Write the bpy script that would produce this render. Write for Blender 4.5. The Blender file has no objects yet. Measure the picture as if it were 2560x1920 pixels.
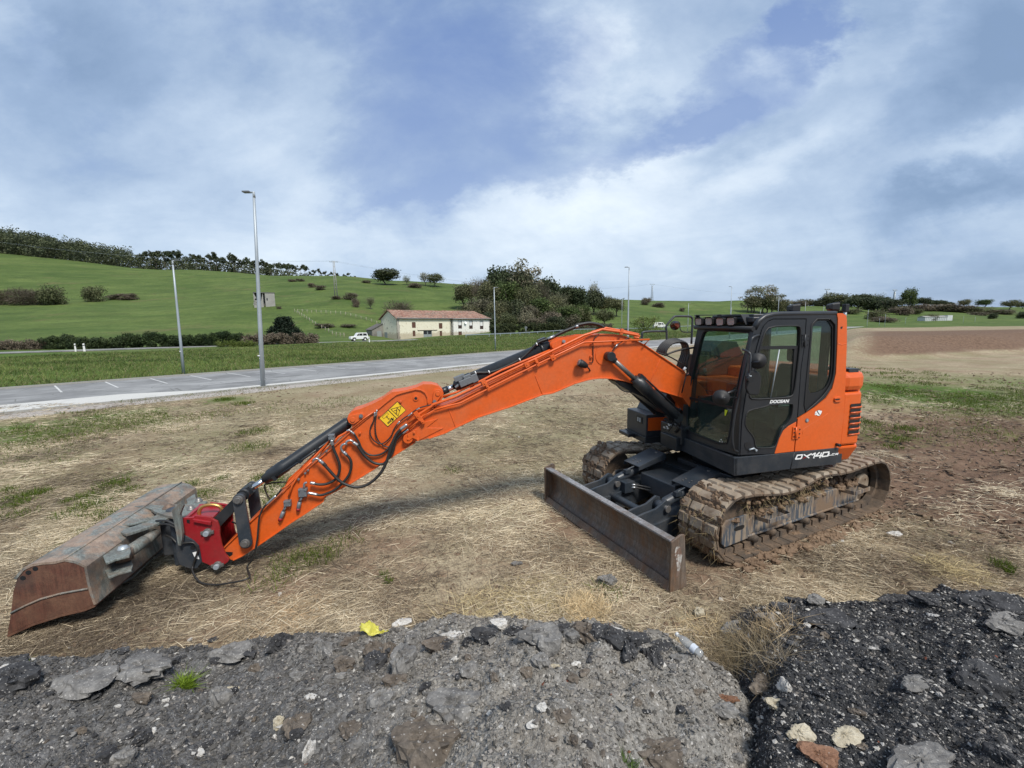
import bpy, math, random
import numpy as np
from mathutils import Vector, Matrix
R = math.radians
SC = bpy.context.scene
COL = SC.collection

# ---------------------------------------------------------------- camera
# world frame: origin on the ground under the excavator, x = towards its dozer blade, y = its left, z = up
CAM = np.array([5.719, 4.342, 2.768]); YAW, PIT, ROL = -2.009, 0.132, -0.017
FPX = 1059.0                       # focal length in pixels of a 2560 wide picture
def _axes():
    f = np.array([math.cos(YAW)*math.cos(PIT), math.sin(YAW)*math.cos(PIT), -math.sin(PIT)])
    r = np.array([math.sin(YAW), -math.cos(YAW), 0.0]); u = np.cross(r, f)
    return (math.cos(ROL)*r+math.sin(ROL)*u, -math.sin(ROL)*r+math.cos(ROL)*u, f)
CR, CU, CF = _axes()
cd = bpy.data.cameras.new('camera'); cam = bpy.data.objects.new('camera', cd); COL.objects.link(cam)
cd.sensor_width = 36.0; cd.lens = 36.0*FPX/2560.0; cd.clip_start = 0.05; cd.clip_end = 6000
m3 = Matrix((CR, CU, -CF)).transposed()
cam.matrix_world = Matrix.Translation(Vector(CAM)) @ m3.to_4x4()
SC.camera = cam

# ---------------------------------------------------------------- view transform, exposure
SC.view_settings.view_transform = 'Standard'; SC.view_settings.look = 'None'
SC.view_settings.exposure = 0.5; SC.view_settings.gamma = 1.0
SC.view_settings.use_curve_mapping = False
SC.render.film_transparent = False

# ---------------------------------------------------------------- sun and sky
SUN_EL = R(53); _sd = np.array([-0.12, 1.0]); _sd /= np.linalg.norm(_sd)
SUNDIR = np.array([_sd[0]*math.cos(SUN_EL), _sd[1]*math.cos(SUN_EL), math.sin(SUN_EL)])
sl = bpy.data.lights.new('sun', 'SUN'); sl.energy = 3.0; sl.angle = R(13); sl.color = (1.0, 0.95, 0.87)
so = bpy.data.objects.new('sun', sl); COL.objects.link(so)
so.rotation_euler = Vector(SUNDIR).to_track_quat('Z', 'Y').to_euler(); so.location = (0, 0, 40)

HX = np.array([CF[0], CF[1], 0.0]); HX /= np.linalg.norm(HX)      # horizontal view direction
SX = np.array([HX[1], -HX[0], 0.0])                                # horizontal, to the right

W = bpy.data.worlds.new('World'); SC.world = W; W.use_nodes = True
def build_world():
    nt = W.node_tree; nt.nodes.clear(); N = nt.nodes.new; L = nt.links.new
    def val(x, s):
        if isinstance(x, (int, float)): s.default_value = x
        else: L(x, s)
    def mth(op, a, b=0.0, c=0.0, cl=False):
        n = N('ShaderNodeMath'); n.operation = op; n.use_clamp = cl
        val(a, n.inputs[0]); val(b, n.inputs[1]); val(c, n.inputs[2]); return n.outputs[0]
    def ramp(f, stops):
        n = N('ShaderNodeValToRGB'); e = n.color_ramp.elements
        while len(e) < len(stops): e.new(0.5)
        for i, (p, c) in enumerate(stops):
            e[i].position = p; e[i].color = c if len(c) == 4 else (*c, 1)
        L(f, n.inputs[0]); return n.outputs[0]
    def mix(f, a, b):
        n = N('ShaderNodeMix'); n.data_type = 'RGBA'; val(f, n.inputs[0])
        for s, v in ((n.inputs[6], a), (n.inputs[7], b)):
            if isinstance(v, tuple): s.default_value = (*v, 1)
            else: L(v, s)
        return n.outputs[2]
    tc = N('ShaderNodeTexCoord'); D = tc.outputs['Generated']
    def dot(v):
        n = N('ShaderNodeVectorMath'); n.operation = 'DOT_PRODUCT'; L(D, n.inputs[0]); n.inputs[1].default_value = tuple(v); return n.outputs['Value']
    f = dot(HX); s = dot(SX); sep = N('ShaderNodeSeparateXYZ'); L(D, sep.inputs[0]); z = sep.outputs[2]
    # cloud deck seen as a flat layer high above: project the direction on a plane
    zz = mth('ADD', mth('MAXIMUM', z, 0.0), 0.10)
    px = mth('DIVIDE', s, zz); py = mth('DIVIDE', f, zz)
    cb = N('ShaderNodeCombineXYZ'); L(px, cb.inputs[0]); L(py, cb.inputs[1])
    def noise(scale, det, rough, off=(0, 0, 0), dist=0.0, sx=1.0, sy=1.0):
        mp = N('ShaderNodeMapping'); mp.inputs['Location'].default_value = off; mp.inputs['Scale'].default_value = (sx, sy, 1)
        mp.inputs['Rotation'].default_value = (0, 0, 0.5)
        L(cb.outputs[0], mp.inputs[0])
        n = N('ShaderNodeTexNoise'); n.inputs['Scale'].default_value = scale; n.inputs['Detail'].default_value = det
        n.inputs['Roughness'].default_value = rough; n.inputs['Distortion'].default_value = dist
        L(mp.outputs[0], n.inputs[0]); return n.outputs[0]
    # azimuth-like and elevation-like angles for placing the thin spots
    az = mth('DIVIDE', s, mth('MAXIMUM', f, 0.05)); el = mth('DIVIDE', z, mth('MAXIMUM', f, 0.05))
    cw = N('ShaderNodeCombineXYZ'); L(az, cw.inputs[0]); L(mth('MULTIPLY', el, 1.7), cw.inputs[1])
    def anoise(scale, det, rough, off, out=0, dist=0.0):
        mp = N('ShaderNodeMapping'); mp.inputs['Location'].default_value = off; mp.inputs['Rotation'].default_value = (0, 0, -.35); L(cw.outputs[0], mp.inputs[0])
        n = N('ShaderNodeTexNoise'); n.inputs['Scale'].default_value = scale; n.inputs['Detail'].default_value = det; n.inputs['Roughness'].default_value = rough; n.inputs['Distortion'].default_value = dist; L(mp.outputs[0], n.inputs[0]); return n.outputs[out]
    wsep = N('ShaderNodeSeparateColor'); L(anoise(3.2, 6, .62, (4.2, 1.1, 0), 1), wsep.inputs[0])
    azw = mth('ADD', az, mth('MULTIPLY', mth('SUBTRACT', wsep.outputs[0], .5), .42)); elw = mth('ADD', el, mth('MULTIPLY', mth('SUBTRACT', wsep.outputs[1], .5), .26))
    def blob(ax, ey, rx, ry, rot=0.0):
        c, sn = math.cos(rot), math.sin(rot)
        dx = mth('SUBTRACT', azw, ax); dy = mth('SUBTRACT', elw, ey)
        u = mth('DIVIDE', mth('ADD', mth('MULTIPLY', dx, c), mth('MULTIPLY', dy, sn)), rx)
        v = mth('DIVIDE', mth('SUBTRACT', mth('MULTIPLY', dy, c), mth('MULTIPLY', dx, sn)), ry)
        d2 = mth('ADD', mth('MULTIPLY', u, u), mth('MULTIPLY', v, v))
        return mth('EXPONENT', mth('MULTIPLY', d2, -1.0))
    def pxa(x): return (x-1280)/FPX
    def pye(y): return (819-y)/FPX
    n1 = noise(0.55, 7, 0.62, (3.1, 7.7, 0), 0.6)
    n2 = noise(1.7, 6, 0.6, (11.3, 2.2, 0), 0.3)
    n4 = anoise(2.0, 8, .60, (1.3, 6.1, 0), 0, .3); n5 = anoise(5.5, 7, .60, (8.3, 2.1, 0), 0, .2)
    cov = mth('ADD', mth('MULTIPLY', n1, 0.30), mth('ADD', mth('MULTIPLY', n4, 0.60), mth('MULTIPLY', n5, 0.18)))
    blue = None
    for (x, y, rx, ry, rot, amp) in SKYBLUE:
        b = mth('MULTIPLY', blob(pxa(x), pye(y), rx/FPX, ry/FPX, rot), amp)
        blue = b if blue is None else mth('ADD', blue, b)
    dens = mth('SUBTRACT', mth('ADD', cov, 0.16), blue)
    mask = ramp(dens, [(0.30, (.10, .10, .10)), (0.45, (.45, .45, .45)), (0.60, (1, 1, 1))])
    # cloud brightness: bright wisps, grey bases
    n3 = noise(0.9, 8, 0.66, (5.5, 1.3, 0), 0.5)
    bright = None
    for (x, y, rx, ry, rot, amp) in SKYBRIGHT:
        b = mth('MULTIPLY', blob(pxa(x), pye(y), rx/FPX, ry/FPX, rot), amp)
        bright = b if bright is None else mth('ADD', bright, b)
    g = mth('ADD', mth('ADD', mth('MULTIPLY', n3, 0.22), mth('ADD', mth('MULTIPLY', n4, 0.50), mth('MULTIPLY', n5, .16))), bright)
    ccol = ramp(g, [(0.20, (.19, .275, .42)), (0.36, (.27, .365, .52)), (0.54, (.43, .525, .655)), (0.74, (.66, .735, .81)), (0.95, (.90, .94, .98))])
    sky = N('ShaderNodeTexSky'); sky.sky_type = 'NISHITA'; sky.sun_disc = False
    sky.sun_elevation = SUN_EL; sky.sun_rotation = math.atan2(SUNDIR[0], SUNDIR[1]); sky.altitude = 50
    sky.air_density = 1.2; sky.dust_density = 1.0; sky.ozone_density = 2.0
    bg1 = N('ShaderNodeBackground'); L(sky.outputs[0], bg1.inputs[0]); bg1.inputs[1].default_value = 0.075
    bg2 = N('ShaderNodeBackground'); bg2.inputs[1].default_value = 0.98
    deep = mix(ramp(mth('MULTIPLY', z, 1.0), [(0.0, (0, 0, 0)), (0.6, (1, 1, 1))]), (0.34, 0.44, 0.62), (0.125, 0.205, 0.43))
    L(mix(mask, deep, ccol), bg2.inputs[0])
    ms = N('ShaderNodeMixShader'); ms.inputs[0].default_value = 0.88; L(bg1.outputs[0], ms.inputs[1]); L(bg2.outputs[0], ms.inputs[2])
    out = N('ShaderNodeOutputWorld'); L(ms.outputs[0], out.inputs[0])
# thin spots in the cloud where blue shows, and brighter / greyer banks (picture direction, radii, tilt, amount)
SKYBLUE = [(1120, 330, 280, 170, .5, .33), (1640, 390, 260, 50, .30, .36), (2000, 150, 130, 45, .85, .40), (1830, 230, 170, 40, .35, .26),
           (1040, 505, 240, 26, .10, .26), (850, 130, 420, 170, -.2, .19), (250, 420, 300, 90, 0, .10), (2420, 640, 420, 60, .1, .12), (1340, 400, 110, 70, .6, .22), (1740, 340, 120, 60, .2, .25)]
SKYBRIGHT = [(1430, 190, 110, 110, .5, .27), (1500, 510, 420, 80, .1, .20), (620, 330, 260, 130, -.7, .13), (1800, 330, 260, 60, .5, .15), (150, 150, 200, 50, -.7, .12), (1500, 300, 120, 50, .1, .14), (1950, 430, 200, 60, .5, .14),
             (2330, 520, 240, 55, .45, -.22), (2420, 250, 240, 120, .5, -.20), (2250, 60, 320, 120, 0, -.12), (380, 190, 300, 120, 0, -.17), (850, 180, 260, 200, .4, -.10), (1300, 30, 240, 50, 0, -.06), (1800, 420, 110, 60, .3, -.10),
             (2200, 150, 260, 40, .5, .08), (500, 600, 900, 110, 0, .12), (1500, 660, 900, 110, 0, .10), (2500, 720, 400, 60, 0, -.10), (2400, 400, 200, 40, .5, .12)]
build_world()

# ---------------------------------------------------------------- sight lines: a picture point of the photograph to a point of the place
def ray(x, y): return CF+CR*(x-1280)/FPX-CU*(y-960)/FPX
def onax(x, y, ax, v):
    d = ray(x, y); return CAM+d*((v-CAM[ax])/d[ax])
def ground(x, y, z=0.0): return onax(x, y, 2, z)
def far(x, y, D):
    d = ray(x, y); return CAM+d*(D/(d@HX))
def ad(P):
    v = np.asarray(P)-CAM; return v@SX, v@HX
def fromad(a, b, z=0.0):
    p = CAM+a*SX+b*HX; return np.array([p[0], p[1], z])
SW = -0.208                        # swing of the upper body on its tracks
_c, _s = math.cos(SW), math.sin(SW)
def U2M(P): x, y, z = P; return np.array([_c*x-_s*y, _s*x+_c*y, z])
def M2U(P): x, y, z = P; return np.array([_c*x+_s*y, -_s*x+_c*y, z])
ZW = dict(A=(540, 1080, 4.88), B=(800, 930, 5.184), C=(1060, 790, 5.185), D=(1380, 780, 4.1475), E=(0, 1180, 3.95),
          F=(240, 1190, 5.72), G=(1360, 1100, 4.148), H=(1820, 1060, 4.148), I=(1680, 740, 4.148), S=(0, 0, 1.0),
          J=(600, 620, 3.16), K=(1200, 620, 3.16), L=(1860, 620, 3.16), M=(920, 740, 6.506), N=(0, 450, 2.572), O=(0, 1500, 1.728), P=(1280, 1400, 1.728))
def Z(o, x, y): w = ZW[o]; return w[0]+x/w[2], w[1]+y/w[2]
def onU(o, x, y, ax, v):
    X, Y = Z(o, x, y); c = M2U(CAM); d = M2U(ray(X, Y)); return c+d*((v-c[ax])/d[ax])
def onUpl(o, x, y, p0, n):
    X, Y = Z(o, x, y); c = M2U(CAM); d = M2U(ray(X, Y)); n = np.array(n, float); return c+d*(((np.array(p0)-c)@n)/(d@n))
def onM(o, x, y, ax, v):
    X, Y = Z(o, x, y); return onax(X, Y, ax, v)

# ---------------------------------------------------------------- helpers
def tag(o, label=None, cat=None, group=None, kind=None):
    if label: o['label'] = label
    if cat: o['category'] = cat
    if group: o['group'] = group
    if kind: o['kind'] = kind
    return o
def empty(name, loc=(0, 0, 0), rz=0, **k):
    o = bpy.data.objects.new(name, None); COL.objects.link(o); o.location = tuple(loc); o.rotation_euler = (0, 0, rz); o.empty_display_size = .2
    return tag(o, **k)
def children(o): return [c for c in list(COL.objects) if c.parent == o]
def copy_tree(o, parent=None):
    c = o.copy(); COL.objects.link(c); c.parent = parent
    for ch in KIDS.get(o.name, []):
        copy_tree(ch, c)
    return c
KIDS = {}
def mesh_obj(name, me, parent=None):
    o = bpy.data.objects.new(name, me); COL.objects.link(o)
    if parent is not None: o.parent = parent; KIDS.setdefault(parent.name, []).append(o)
    return o
def norm(v): v = np.asarray(v, float); return v/(np.linalg.norm(v)+1e-12)
def frame_for(d):
    d = norm(d); a = np.array([0, 0, 1.0]) if abs(d[2]) < .9 else np.array([1.0, 0, 0])
    s = norm(np.cross(d, a)); return s, np.cross(s, d)
class MB:
    def __init__(s): s.v = []; s.f = []; s.m = []; s.sm = []
    def add(s, vs, fs, m=0, smooth=False):
        b = len(s.v); s.v += [tuple(map(float, p)) for p in vs]
        for f in fs: s.f.append(tuple(b+i for i in f)); s.m.append(m); s.sm.append(smooth)
        return s
    def box(s, c, h, rot=None, m=0):
        P = []
        for dx in (-1, 1):
            for dy in (-1, 1):
                for dz in (-1, 1):
                    q = np.array([dx*h[0], dy*h[1], dz*h[2]], float)
                    if rot is not None: q = rot @ q
                    P.append(np.asarray(c)+q)
        return s.add(P, [(0, 1, 3, 2), (4, 6, 7, 5), (0, 4, 5, 1), (2, 3, 7, 6), (0, 2, 6, 4), (1, 5, 7, 3)], m)
    def bx(s, a, b, m=0):
        a = np.minimum(a, b)*1.0; b2 = np.maximum(a, b); return s.box((a+np.asarray(b2))/2, (np.asarray(b2)-a)/2, None, m)
    def prism(s, poly, ext, m=0, mside=None, smooth=False):
        n = len(poly); P = [np.asarray(p, float) for p in poly]; Q = [p+np.asarray(ext, float) for p in P]
        nn = np.zeros(3)
        for i in range(n): nn += np.cross(P[i], P[(i+1) % n])
        fl = nn@np.asarray(ext, float) > 0
        top = tuple(range(n, 2*n)); bot = tuple(range(n-1, -1, -1))
        sides = [(i, (i+1) % n, n+(i+1) % n, n+i) for i in range(n)]
        if not fl:
            top = top[::-1]; bot = bot[::-1]; sides = [t[::-1] for t in sides]
        s.add(P+Q, [top, bot], m); b = len(s.v)-2*n
        for t in sides: s.f.append(tuple(b+i for i in t)); s.m.append(m if mside is None else mside); s.sm.append(smooth)
        return s
    def tube(s, pts, r, seg=10, m=0, cap=True, smooth=True):
        pts = [np.asarray(p, float) for p in pts]; n = len(pts); rr = r if hasattr(r, '__len__') else [r]*n
        vs = []; sd = None
        for i, p in enumerate(pts):
            d = pts[min(i+1, n-1)]-pts[max(i-1, 0)]
            if sd is None: sd, up = frame_for(d)
            else:
                dn = norm(d); sd = norm(sd-dn*(sd@dn)); up = np.cross(sd, dn)
            for k in range(seg):
                t = 2*math.pi*k/seg; vs.append(p+rr[i]*(math.cos(t)*sd+math.sin(t)*up))
        fs = [(i*seg+k, i*seg+(k+1) % seg, (i+1)*seg+(k+1) % seg, (i+1)*seg+k) for i in range(n-1) for k in range(seg)]
        s.add(vs, fs, m, smooth)
        if cap:
            b = len(s.v)-n*seg
            s.f.append(tuple(b+k for k in range(seg-1, -1, -1))); s.m.append(m); s.sm.append(False)
            s.f.append(tuple(b+(n-1)*seg+k for k in range(seg))); s.m.append(m); s.sm.append(False)
        return s
    def cyl(s, a, b, r, seg=16, m=0, r2=None): return s.tube([a, b], [r, r if r2 is None else r2], seg, m)
    def lathe(s, c, ax, prof, seg=20, m=0, smooth=True):
        sd, up = frame_for(ax); ax = norm(ax); vs = []
        for (h, r) in prof:
            for k in range(seg):
                t = 2*math.pi*k/seg; vs.append(np.asarray(c)+ax*h+r*(math.cos(t)*sd+math.sin(t)*up))
        n = len(prof)
        return s.add(vs, [(i*seg+k, i*seg+(k+1) % seg, (i+1)*seg+(k+1) % seg, (i+1)*seg+k) for i in range(n-1) for k in range(seg)], m, smooth)
    def strip(s, path, ext, th, m=0):
        """a thin bar following a path; ext = its width vector, th = thickness vector"""
        for i in range(len(path)-1):
            a, b = np.asarray(path[i], float), np.asarray(path[i+1], float)
            th_ = norm(np.cross(b-a, ext))*th
            s.prism([a-th_/2, b-th_/2, b+th_/2, a+th_/2], ext, m)
        return s
    def build(s, name, mats, parent=None, fr=None, bevel=0, loc=None):
        me = bpy.data.meshes.new(name); vs = s.v if fr is None else [tuple(fr(p)) for p in s.v]
        me.from_pydata(vs, [], s.f)
        if not isinstance(mats, (list, tuple)): mats = [mats]
        for mt in mats: me.materials.append(mt)
        me.polygons.foreach_set('material_index', s.m); me.polygons.foreach_set('use_smooth', s.sm); me.update()
        o = mesh_obj(name, me, parent)
        if loc is not None: o.location = tuple(loc)
        if bevel:
            b = o.modifiers.new('bevel', 'BEVEL'); b.width = bevel; b.segments = 2; b.limit_method = 'ANGLE'; b.angle_limit = R(40); b.harden_normals = False
        return o
def np_mesh(name, V, F, mat, col=None, smooth=False, parent=None, link=True):
    """V (n,3), F (m,k) arrays; col = per-face value colours (m,3)"""
    me = bpy.data.meshes.new(name); V = np.asarray(V, np.float32); F = np.asarray(F, np.int32); k = F.shape[1]
    me.vertices.add(len(V)); me.vertices.foreach_set('co', V.ravel()); me.loops.add(F.size); me.loops.foreach_set('vertex_index', F.ravel())
    me.polygons.add(len(F)); me.polygons.foreach_set('loop_start', np.arange(0, F.size, k, dtype=np.int32)); me.polygons.foreach_set('loop_total', np.full(len(F), k, np.int32))
    me.polygons.foreach_set('use_smooth', np.full(len(F), smooth)); me.materials.append(mat); me.update(calc_edges=True)
    if col is not None:
        at = me.color_attributes.new('Col', 'FLOAT_COLOR', 'CORNER'); c = np.ones((len(F), 4), np.float32); c[:, :3] = col
        at.data.foreach_set('color', np.repeat(c, k, axis=0).ravel())
    me.validate()
    return mesh_obj(name, me, parent) if link else me

def vnoise(x, y, seed=0):
    xi = np.floor(x).astype(np.int64); yi = np.floor(y).astype(np.int64); fx = x-xi; fy = y-yi
    fx = fx*fx*(3-2*fx); fy = fy*fy*(3-2*fy)
    def h(a, b):
        n = (a*374761393+b*668265263+seed*974711) & 0xffffffff; n = ((n ^ (n >> 13))*1274126177) & 0xffffffff
        return ((n ^ (n >> 16)) & 0xffff)/65535.0
    return (h(xi, yi)*(1-fx)+h(xi+1, yi)*fx)*(1-fy)+(h(xi, yi+1)*(1-fx)+h(xi+1, yi+1)*fx)*fy
def fbm(x, y, o=4, seed=0, g=.5):
    t = 0; a = 1; n = 0
    for i in range(o): t = t+a*(vnoise(x*2**i+17*i, y*2**i-9*i, seed+i)-.5); n += a; a *= g
    return t/n*2
def sst(x, a, b):
    t = np.clip((x-a)/(b-a), 0, 1); return t*t*(3-2*t)
# ---------------------------------------------------------------- materials
class NT:
    def __init__(s, name):
        s.m = bpy.data.materials.new(name); s.m.use_nodes = True; s.t = s.m.node_tree; s.t.nodes.clear()
        s.out = s.N('ShaderNodeOutputMaterial'); s.b = s.N('ShaderNodeBsdfPrincipled'); s.L(s.b.outputs[0], s.out.inputs[0])
        s.tc = s.N('ShaderNodeTexCoord'); s.geo = s.N('ShaderNodeNewGeometry')
    def N(s, t): return s.t.nodes.new(t)
    def L(s, a, b): s.t.links.new(a, b)
    def put(s, v, k):
        if isinstance(v, (int, float)): k.default_value = v
        elif isinstance(v, tuple): k.default_value = (*v, 1) if len(v) == 3 and k.type == 'RGBA' else v
        else: s.L(v, k)
    def noise(s, scale, det=4, rough=.55, co=None, sc=None, dist=0, out=0, loc=None):
        n = s.N('ShaderNodeTexNoise'); n.inputs['Scale'].default_value = scale; n.inputs['Detail'].default_value = det; n.inputs['Roughness'].default_value = rough; n.inputs['Distortion'].default_value = dist
        co = co or s.geo.outputs['Position']
        if sc or loc:
            mp = s.N('ShaderNodeMapping')
            if sc: mp.inputs['Scale'].default_value = sc
            if loc: mp.inputs['Location'].default_value = loc
            s.L(co, mp.inputs[0]); co = mp.outputs[0]
        s.L(co, n.inputs[0]); return n.outputs[out]
    def vor(s, scale, co=None, feat='F1', out=0, rnd=1.0):
        n = s.N('ShaderNodeTexVoronoi'); n.feature = feat; n.inputs['Scale'].default_value = scale; n.inputs['Randomness'].default_value = rnd
        s.L(co or s.geo.outputs['Position'], n.inputs['Vector']); return n.outputs[out]
    def ramp(s, f, stops, interp='LINEAR'):
        n = s.N('ShaderNodeValToRGB'); n.color_ramp.interpolation = interp; e = n.color_ramp.elements
        while len(e) < len(stops): e.new(.5)
        for i, (p, c) in enumerate(stops):
            e[i].position = p; e[i].color = (c, c, c, 1) if isinstance(c, (int, float)) else (*c, 1)
        s.L(f, n.inputs[0]); return n.outputs[0]
    def mix(s, f, a, b, mode='MIX'):
        n = s.N('ShaderNodeMix'); n.data_type = 'RGBA'; n.blend_type = mode; s.put(f, n.inputs[0]); s.put(a, n.inputs[6]); s.put(b, n.inputs[7]); return n.outputs[2]
    def mth(s, op, a, b=0.0, c=0.0, cl=False):
        n = s.N('ShaderNodeMath'); n.operation = op; n.use_clamp = cl; s.put(a, n.inputs[0]); s.put(b, n.inputs[1]); s.put(c, n.inputs[2]); return n.outputs[0]
    def attr(s, name, out='Color'):
        n = s.N('ShaderNodeAttribute'); n.attribute_name = name; return n.outputs[out]
    def obj_rand(s): return s.N('ShaderNodeObjectInfo').outputs['Random']
    def bump(s, h, strength=.3, dist=.01, nrm=None):
        n = s.N('ShaderNodeBump'); n.inputs['Strength'].default_value = strength; n.inputs['Distance'].default_value = dist; s.L(h, n.inputs['Height'])
        if nrm is not None: s.L(nrm, n.inputs['Normal'])
        s.L(n.outputs[0], s.b.inputs['Normal']); return n.outputs[0]
    def set(s, **k):
        names = dict(col='Base Color', rough='Roughness', metal='Metallic', spec='Specular IOR Level', coat='Coat Weight', coatr='Coat Roughness', alpha='Alpha', trans='Transmission Weight', ior='IOR', sss='Subsurface Weight')
        for a, v in k.items(): s.put(v, s.b.inputs[names[a]])
        return s.m
def paint(name, col, rough=.38, dust=(.30, .22, .15), amt=.35, coat=.15, var=.12, nscale=3.0, low=True, bumpy=.06):
    """worn machine paint: slight hue variation, dust film, fine orange peel"""
    t = NT(name); n = t.noise(nscale, 5, .6); n2 = t.noise(nscale*9, 4, .6)
    c = t.mix(t.ramp(n2, [(.3, 0.0), (.7, 1.0)]), tuple(x*(1-var) for x in col), tuple(min(1, x*(1+var)) for x in col))
    d = t.mth('MULTIPLY', t.ramp(n, [(.42, 0.0), (.75, 1.0)]), amt)
    if low:
        sp = t.N('ShaderNodeSeparateXYZ'); t.L(t.geo.outputs['Position'], sp.inputs[0])
        lo = t.ramp(sp.outputs[2], [(0.0, 1.0), (1.0, 0.0)]); d = t.mth('ADD', d, t.mth('MULTIPLY', lo, t.mth('MULTIPLY', n2, amt*1.3)), cl=True)
    spl = t.ramp(t.noise(nscale*16, 3, .8, loc=(7, 3, 1)), [(.63, 0.0), (.67, 1.0)]); d = t.mth('ADD', d, t.mth('MULTIPLY', spl, amt*1.1), cl=True)
    c = t.mix(d, c, dust)
    t.bump(t.noise(90, 3, .5), bumpy, .004)
    return t.set(col=c, rough=t.mth('ADD', t.mth('MULTIPLY', d, .4), rough), coat=coat, coatr=.2)
def plain(name, col, rough=.5, metal=0.0, var=.1, scale=12.0, bump=0.0, spec=.5):
    t = NT(name); n = t.noise(scale, 4, .6)
    c = t.mix(n, tuple(x*(1-var) for x in col), tuple(min(1, x*(1+var)) for x in col))
    if bump: t.bump(t.noise(scale*3, 4, .6), bump, .01)
    return t.set(col=c, rough=t.mth('ADD', t.mth('MULTIPLY', n, .15), rough-.07), metal=metal, spec=spec)
def rusty(name, base, r1=(.16, .06, .03), r2=(.28, .13, .07), grime=(.10, .085, .07), lo=.45, hi=.6, scale=2.2, rough=.75, metal=.0, seedloc=(0, 0, 0), streak=(1, 1, 1)):
    t = NT(name); a = t.noise(scale, 7, .68, sc=streak, loc=seedloc, dist=.4); b = t.noise(scale*4.5, 6, .65, loc=seedloc); c = t.noise(scale*.7, 5, .6, loc=(3, 5, 1))
    st = t.noise(scale*5, 6, .75, sc=(1.6, 1.6, .10), loc=seedloc); rust = t.mix(b, r1, r2); base = t.mix(t.ramp(st, [(.40, 0.0), (.62, 1.0)]), tuple(x*.55 for x in base), tuple(min(1, x*1.25) for x in base)); col = t.mix(t.ramp(a, [(lo, 0.0), (hi, 1.0)]), base, rust)
    col = t.mix(t.mth('MULTIPLY', t.ramp(c, [(.5, 0.0), (.68, 1.0)]), .65), col, grime)
    col = t.mix(t.mth('MULTIPLY', t.ramp(t.noise(scale*22, 3, .6), [(.45, 0.0), (.7, 1.0)]), .35), col, tuple(x*.5 for x in grime))
    t.bump(b, .35, .006)
    return t.set(col=col, rough=t.mth('ADD', t.mth('MULTIPLY', b, .3), rough-.15), metal=metal)
ORANGE = paint('orange_paint', (.62, .096, .009), rough=.44, dust=(.38, .19, .10), amt=.22, coat=.12, var=.09, low=False)
ORANGE2 = paint('orange_body_paint', (.64, .102, .011), rough=.40, dust=(.40, .19, .10), amt=.14, coat=.16, var=.06, low=False)
DARKRED = paint('red_paint', (.27, .008, .013), rough=.4, dust=(.16, .08, .06), amt=.3, coat=.2, low=False)
BLACKP = paint('charcoal_cab_paint', (.014, .016, .020), rough=.45, dust=(.07, .063, .056), amt=.14, coat=.1, low=False)
SKIRT = paint('charcoal_skirt_paint', (.020, .025, .032), rough=.45, dust=(.13, .115, .10), amt=.30, coat=.05, low=False, nscale=4)
STEELP = paint('slate_grey_paint', (.026, .034, .044), rough=.42, dust=(.20, .17, .14), amt=.22, coat=.1, low=False)
CYLP = paint('black_cylinder_paint', (.011, .014, .018), rough=.38, dust=(.09, .08, .07), amt=.25, coat=.1, low=False)
RUBBER = plain('black_rubber', (.011, .011, .012), .6, var=.3)
HOSE = plain('hose_rubber', (.020, .019, .018), .5, var=.4, scale=60)
BLACK = plain('black_plastic', (.012, .012, .013), .5)
INNER = plain('dark_interior', (.018, .019, .02), .8)
CHROME = plain('chromed_rod', (.62, .63, .64), .14, 1.0, var=.05)
ZINC = plain('zinc_fitting', (.42, .43, .44), .35, .85, var=.2, scale=60)
IRON = plain('grey_cast_fitting', (.17, .18, .19), .5, .4, var=.25, scale=40)
PINM = plain('worn_pin_steel', (.20, .19, .18), .45, .6, var=.3, scale=40)
GOLD = plain('yellow_passivated_ring', (.55, .30, .10), .32, .8, var=.35, scale=14)
WHITEP = plain('white_marking', (.80, .80, .78), .5, var=.03)
YELLOW = plain('yellow_label', (.80, .50, .02), .5, var=.04)
LIME = plain('lime_label', (.62, .72, .03), .5, var=.04)
GALV = plain('galvanised_steel', (.36, .40, .43), .5, .35, var=.12, scale=3)
def glass(name, tint, refl=.9, body=0.0, bodycol=(.02, .03, .03)):
    t = NT(name); tr = t.N('ShaderNodeBsdfTransparent'); tr.inputs[0].default_value = (*tint, 1)
    gl = t.N('ShaderNodeBsdfGlossy'); gl.inputs['Roughness'].default_value = .03; gl.inputs['Color'].default_value = (refl, refl, refl, 1)
    lw = t.N('ShaderNodeLayerWeight'); lw.inputs[0].default_value = .5
    fz = t.mth('ADD', t.mth('MULTIPLY', t.mth('POWER', lw.outputs['Facing'], 5.0), .9), .045)
    df = t.N('ShaderNodeBsdfDiffuse'); df.inputs[0].default_value = (*bodycol, 1)
    m0 = t.N('ShaderNodeMixShader'); m0.inputs[0].default_value = body; t.L(tr.outputs[0], m0.inputs[1]); t.L(df.outputs[0], m0.inputs[2])
    m1 = t.N('ShaderNodeMixShader'); t.L(fz, m1.inputs[0]); t.L(m0.outputs[0], m1.inputs[1]); t.L(gl.outputs[0], m1.inputs[2])
    t.L(m1.outputs[0], t.out.inputs[0]); return t.m
GLASS = glass('green_tinted_glass', (.74, .84, .80), body=.05, bodycol=(.12, .14, .13))
LENS = glass('lamp_lens', (.85, .85, .85), body=.25, bodycol=(.5, .5, .5))
RUSTB = rusty('worn_blade_steel', (.17, .135, .108), (.090, .054, .038), (.24, .125, .062), (.068, .054, .044), .44, .62, 4.2, .55, .1, streak=(1, 1.6, .35))
RUSTTOP = rusty('scraped_blade_edge', (.30, .30, .31), (.16, .10, .075), (.24, .18, .14), (.14, .13, .12), .48, .66, 6, .5, .1)
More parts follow.
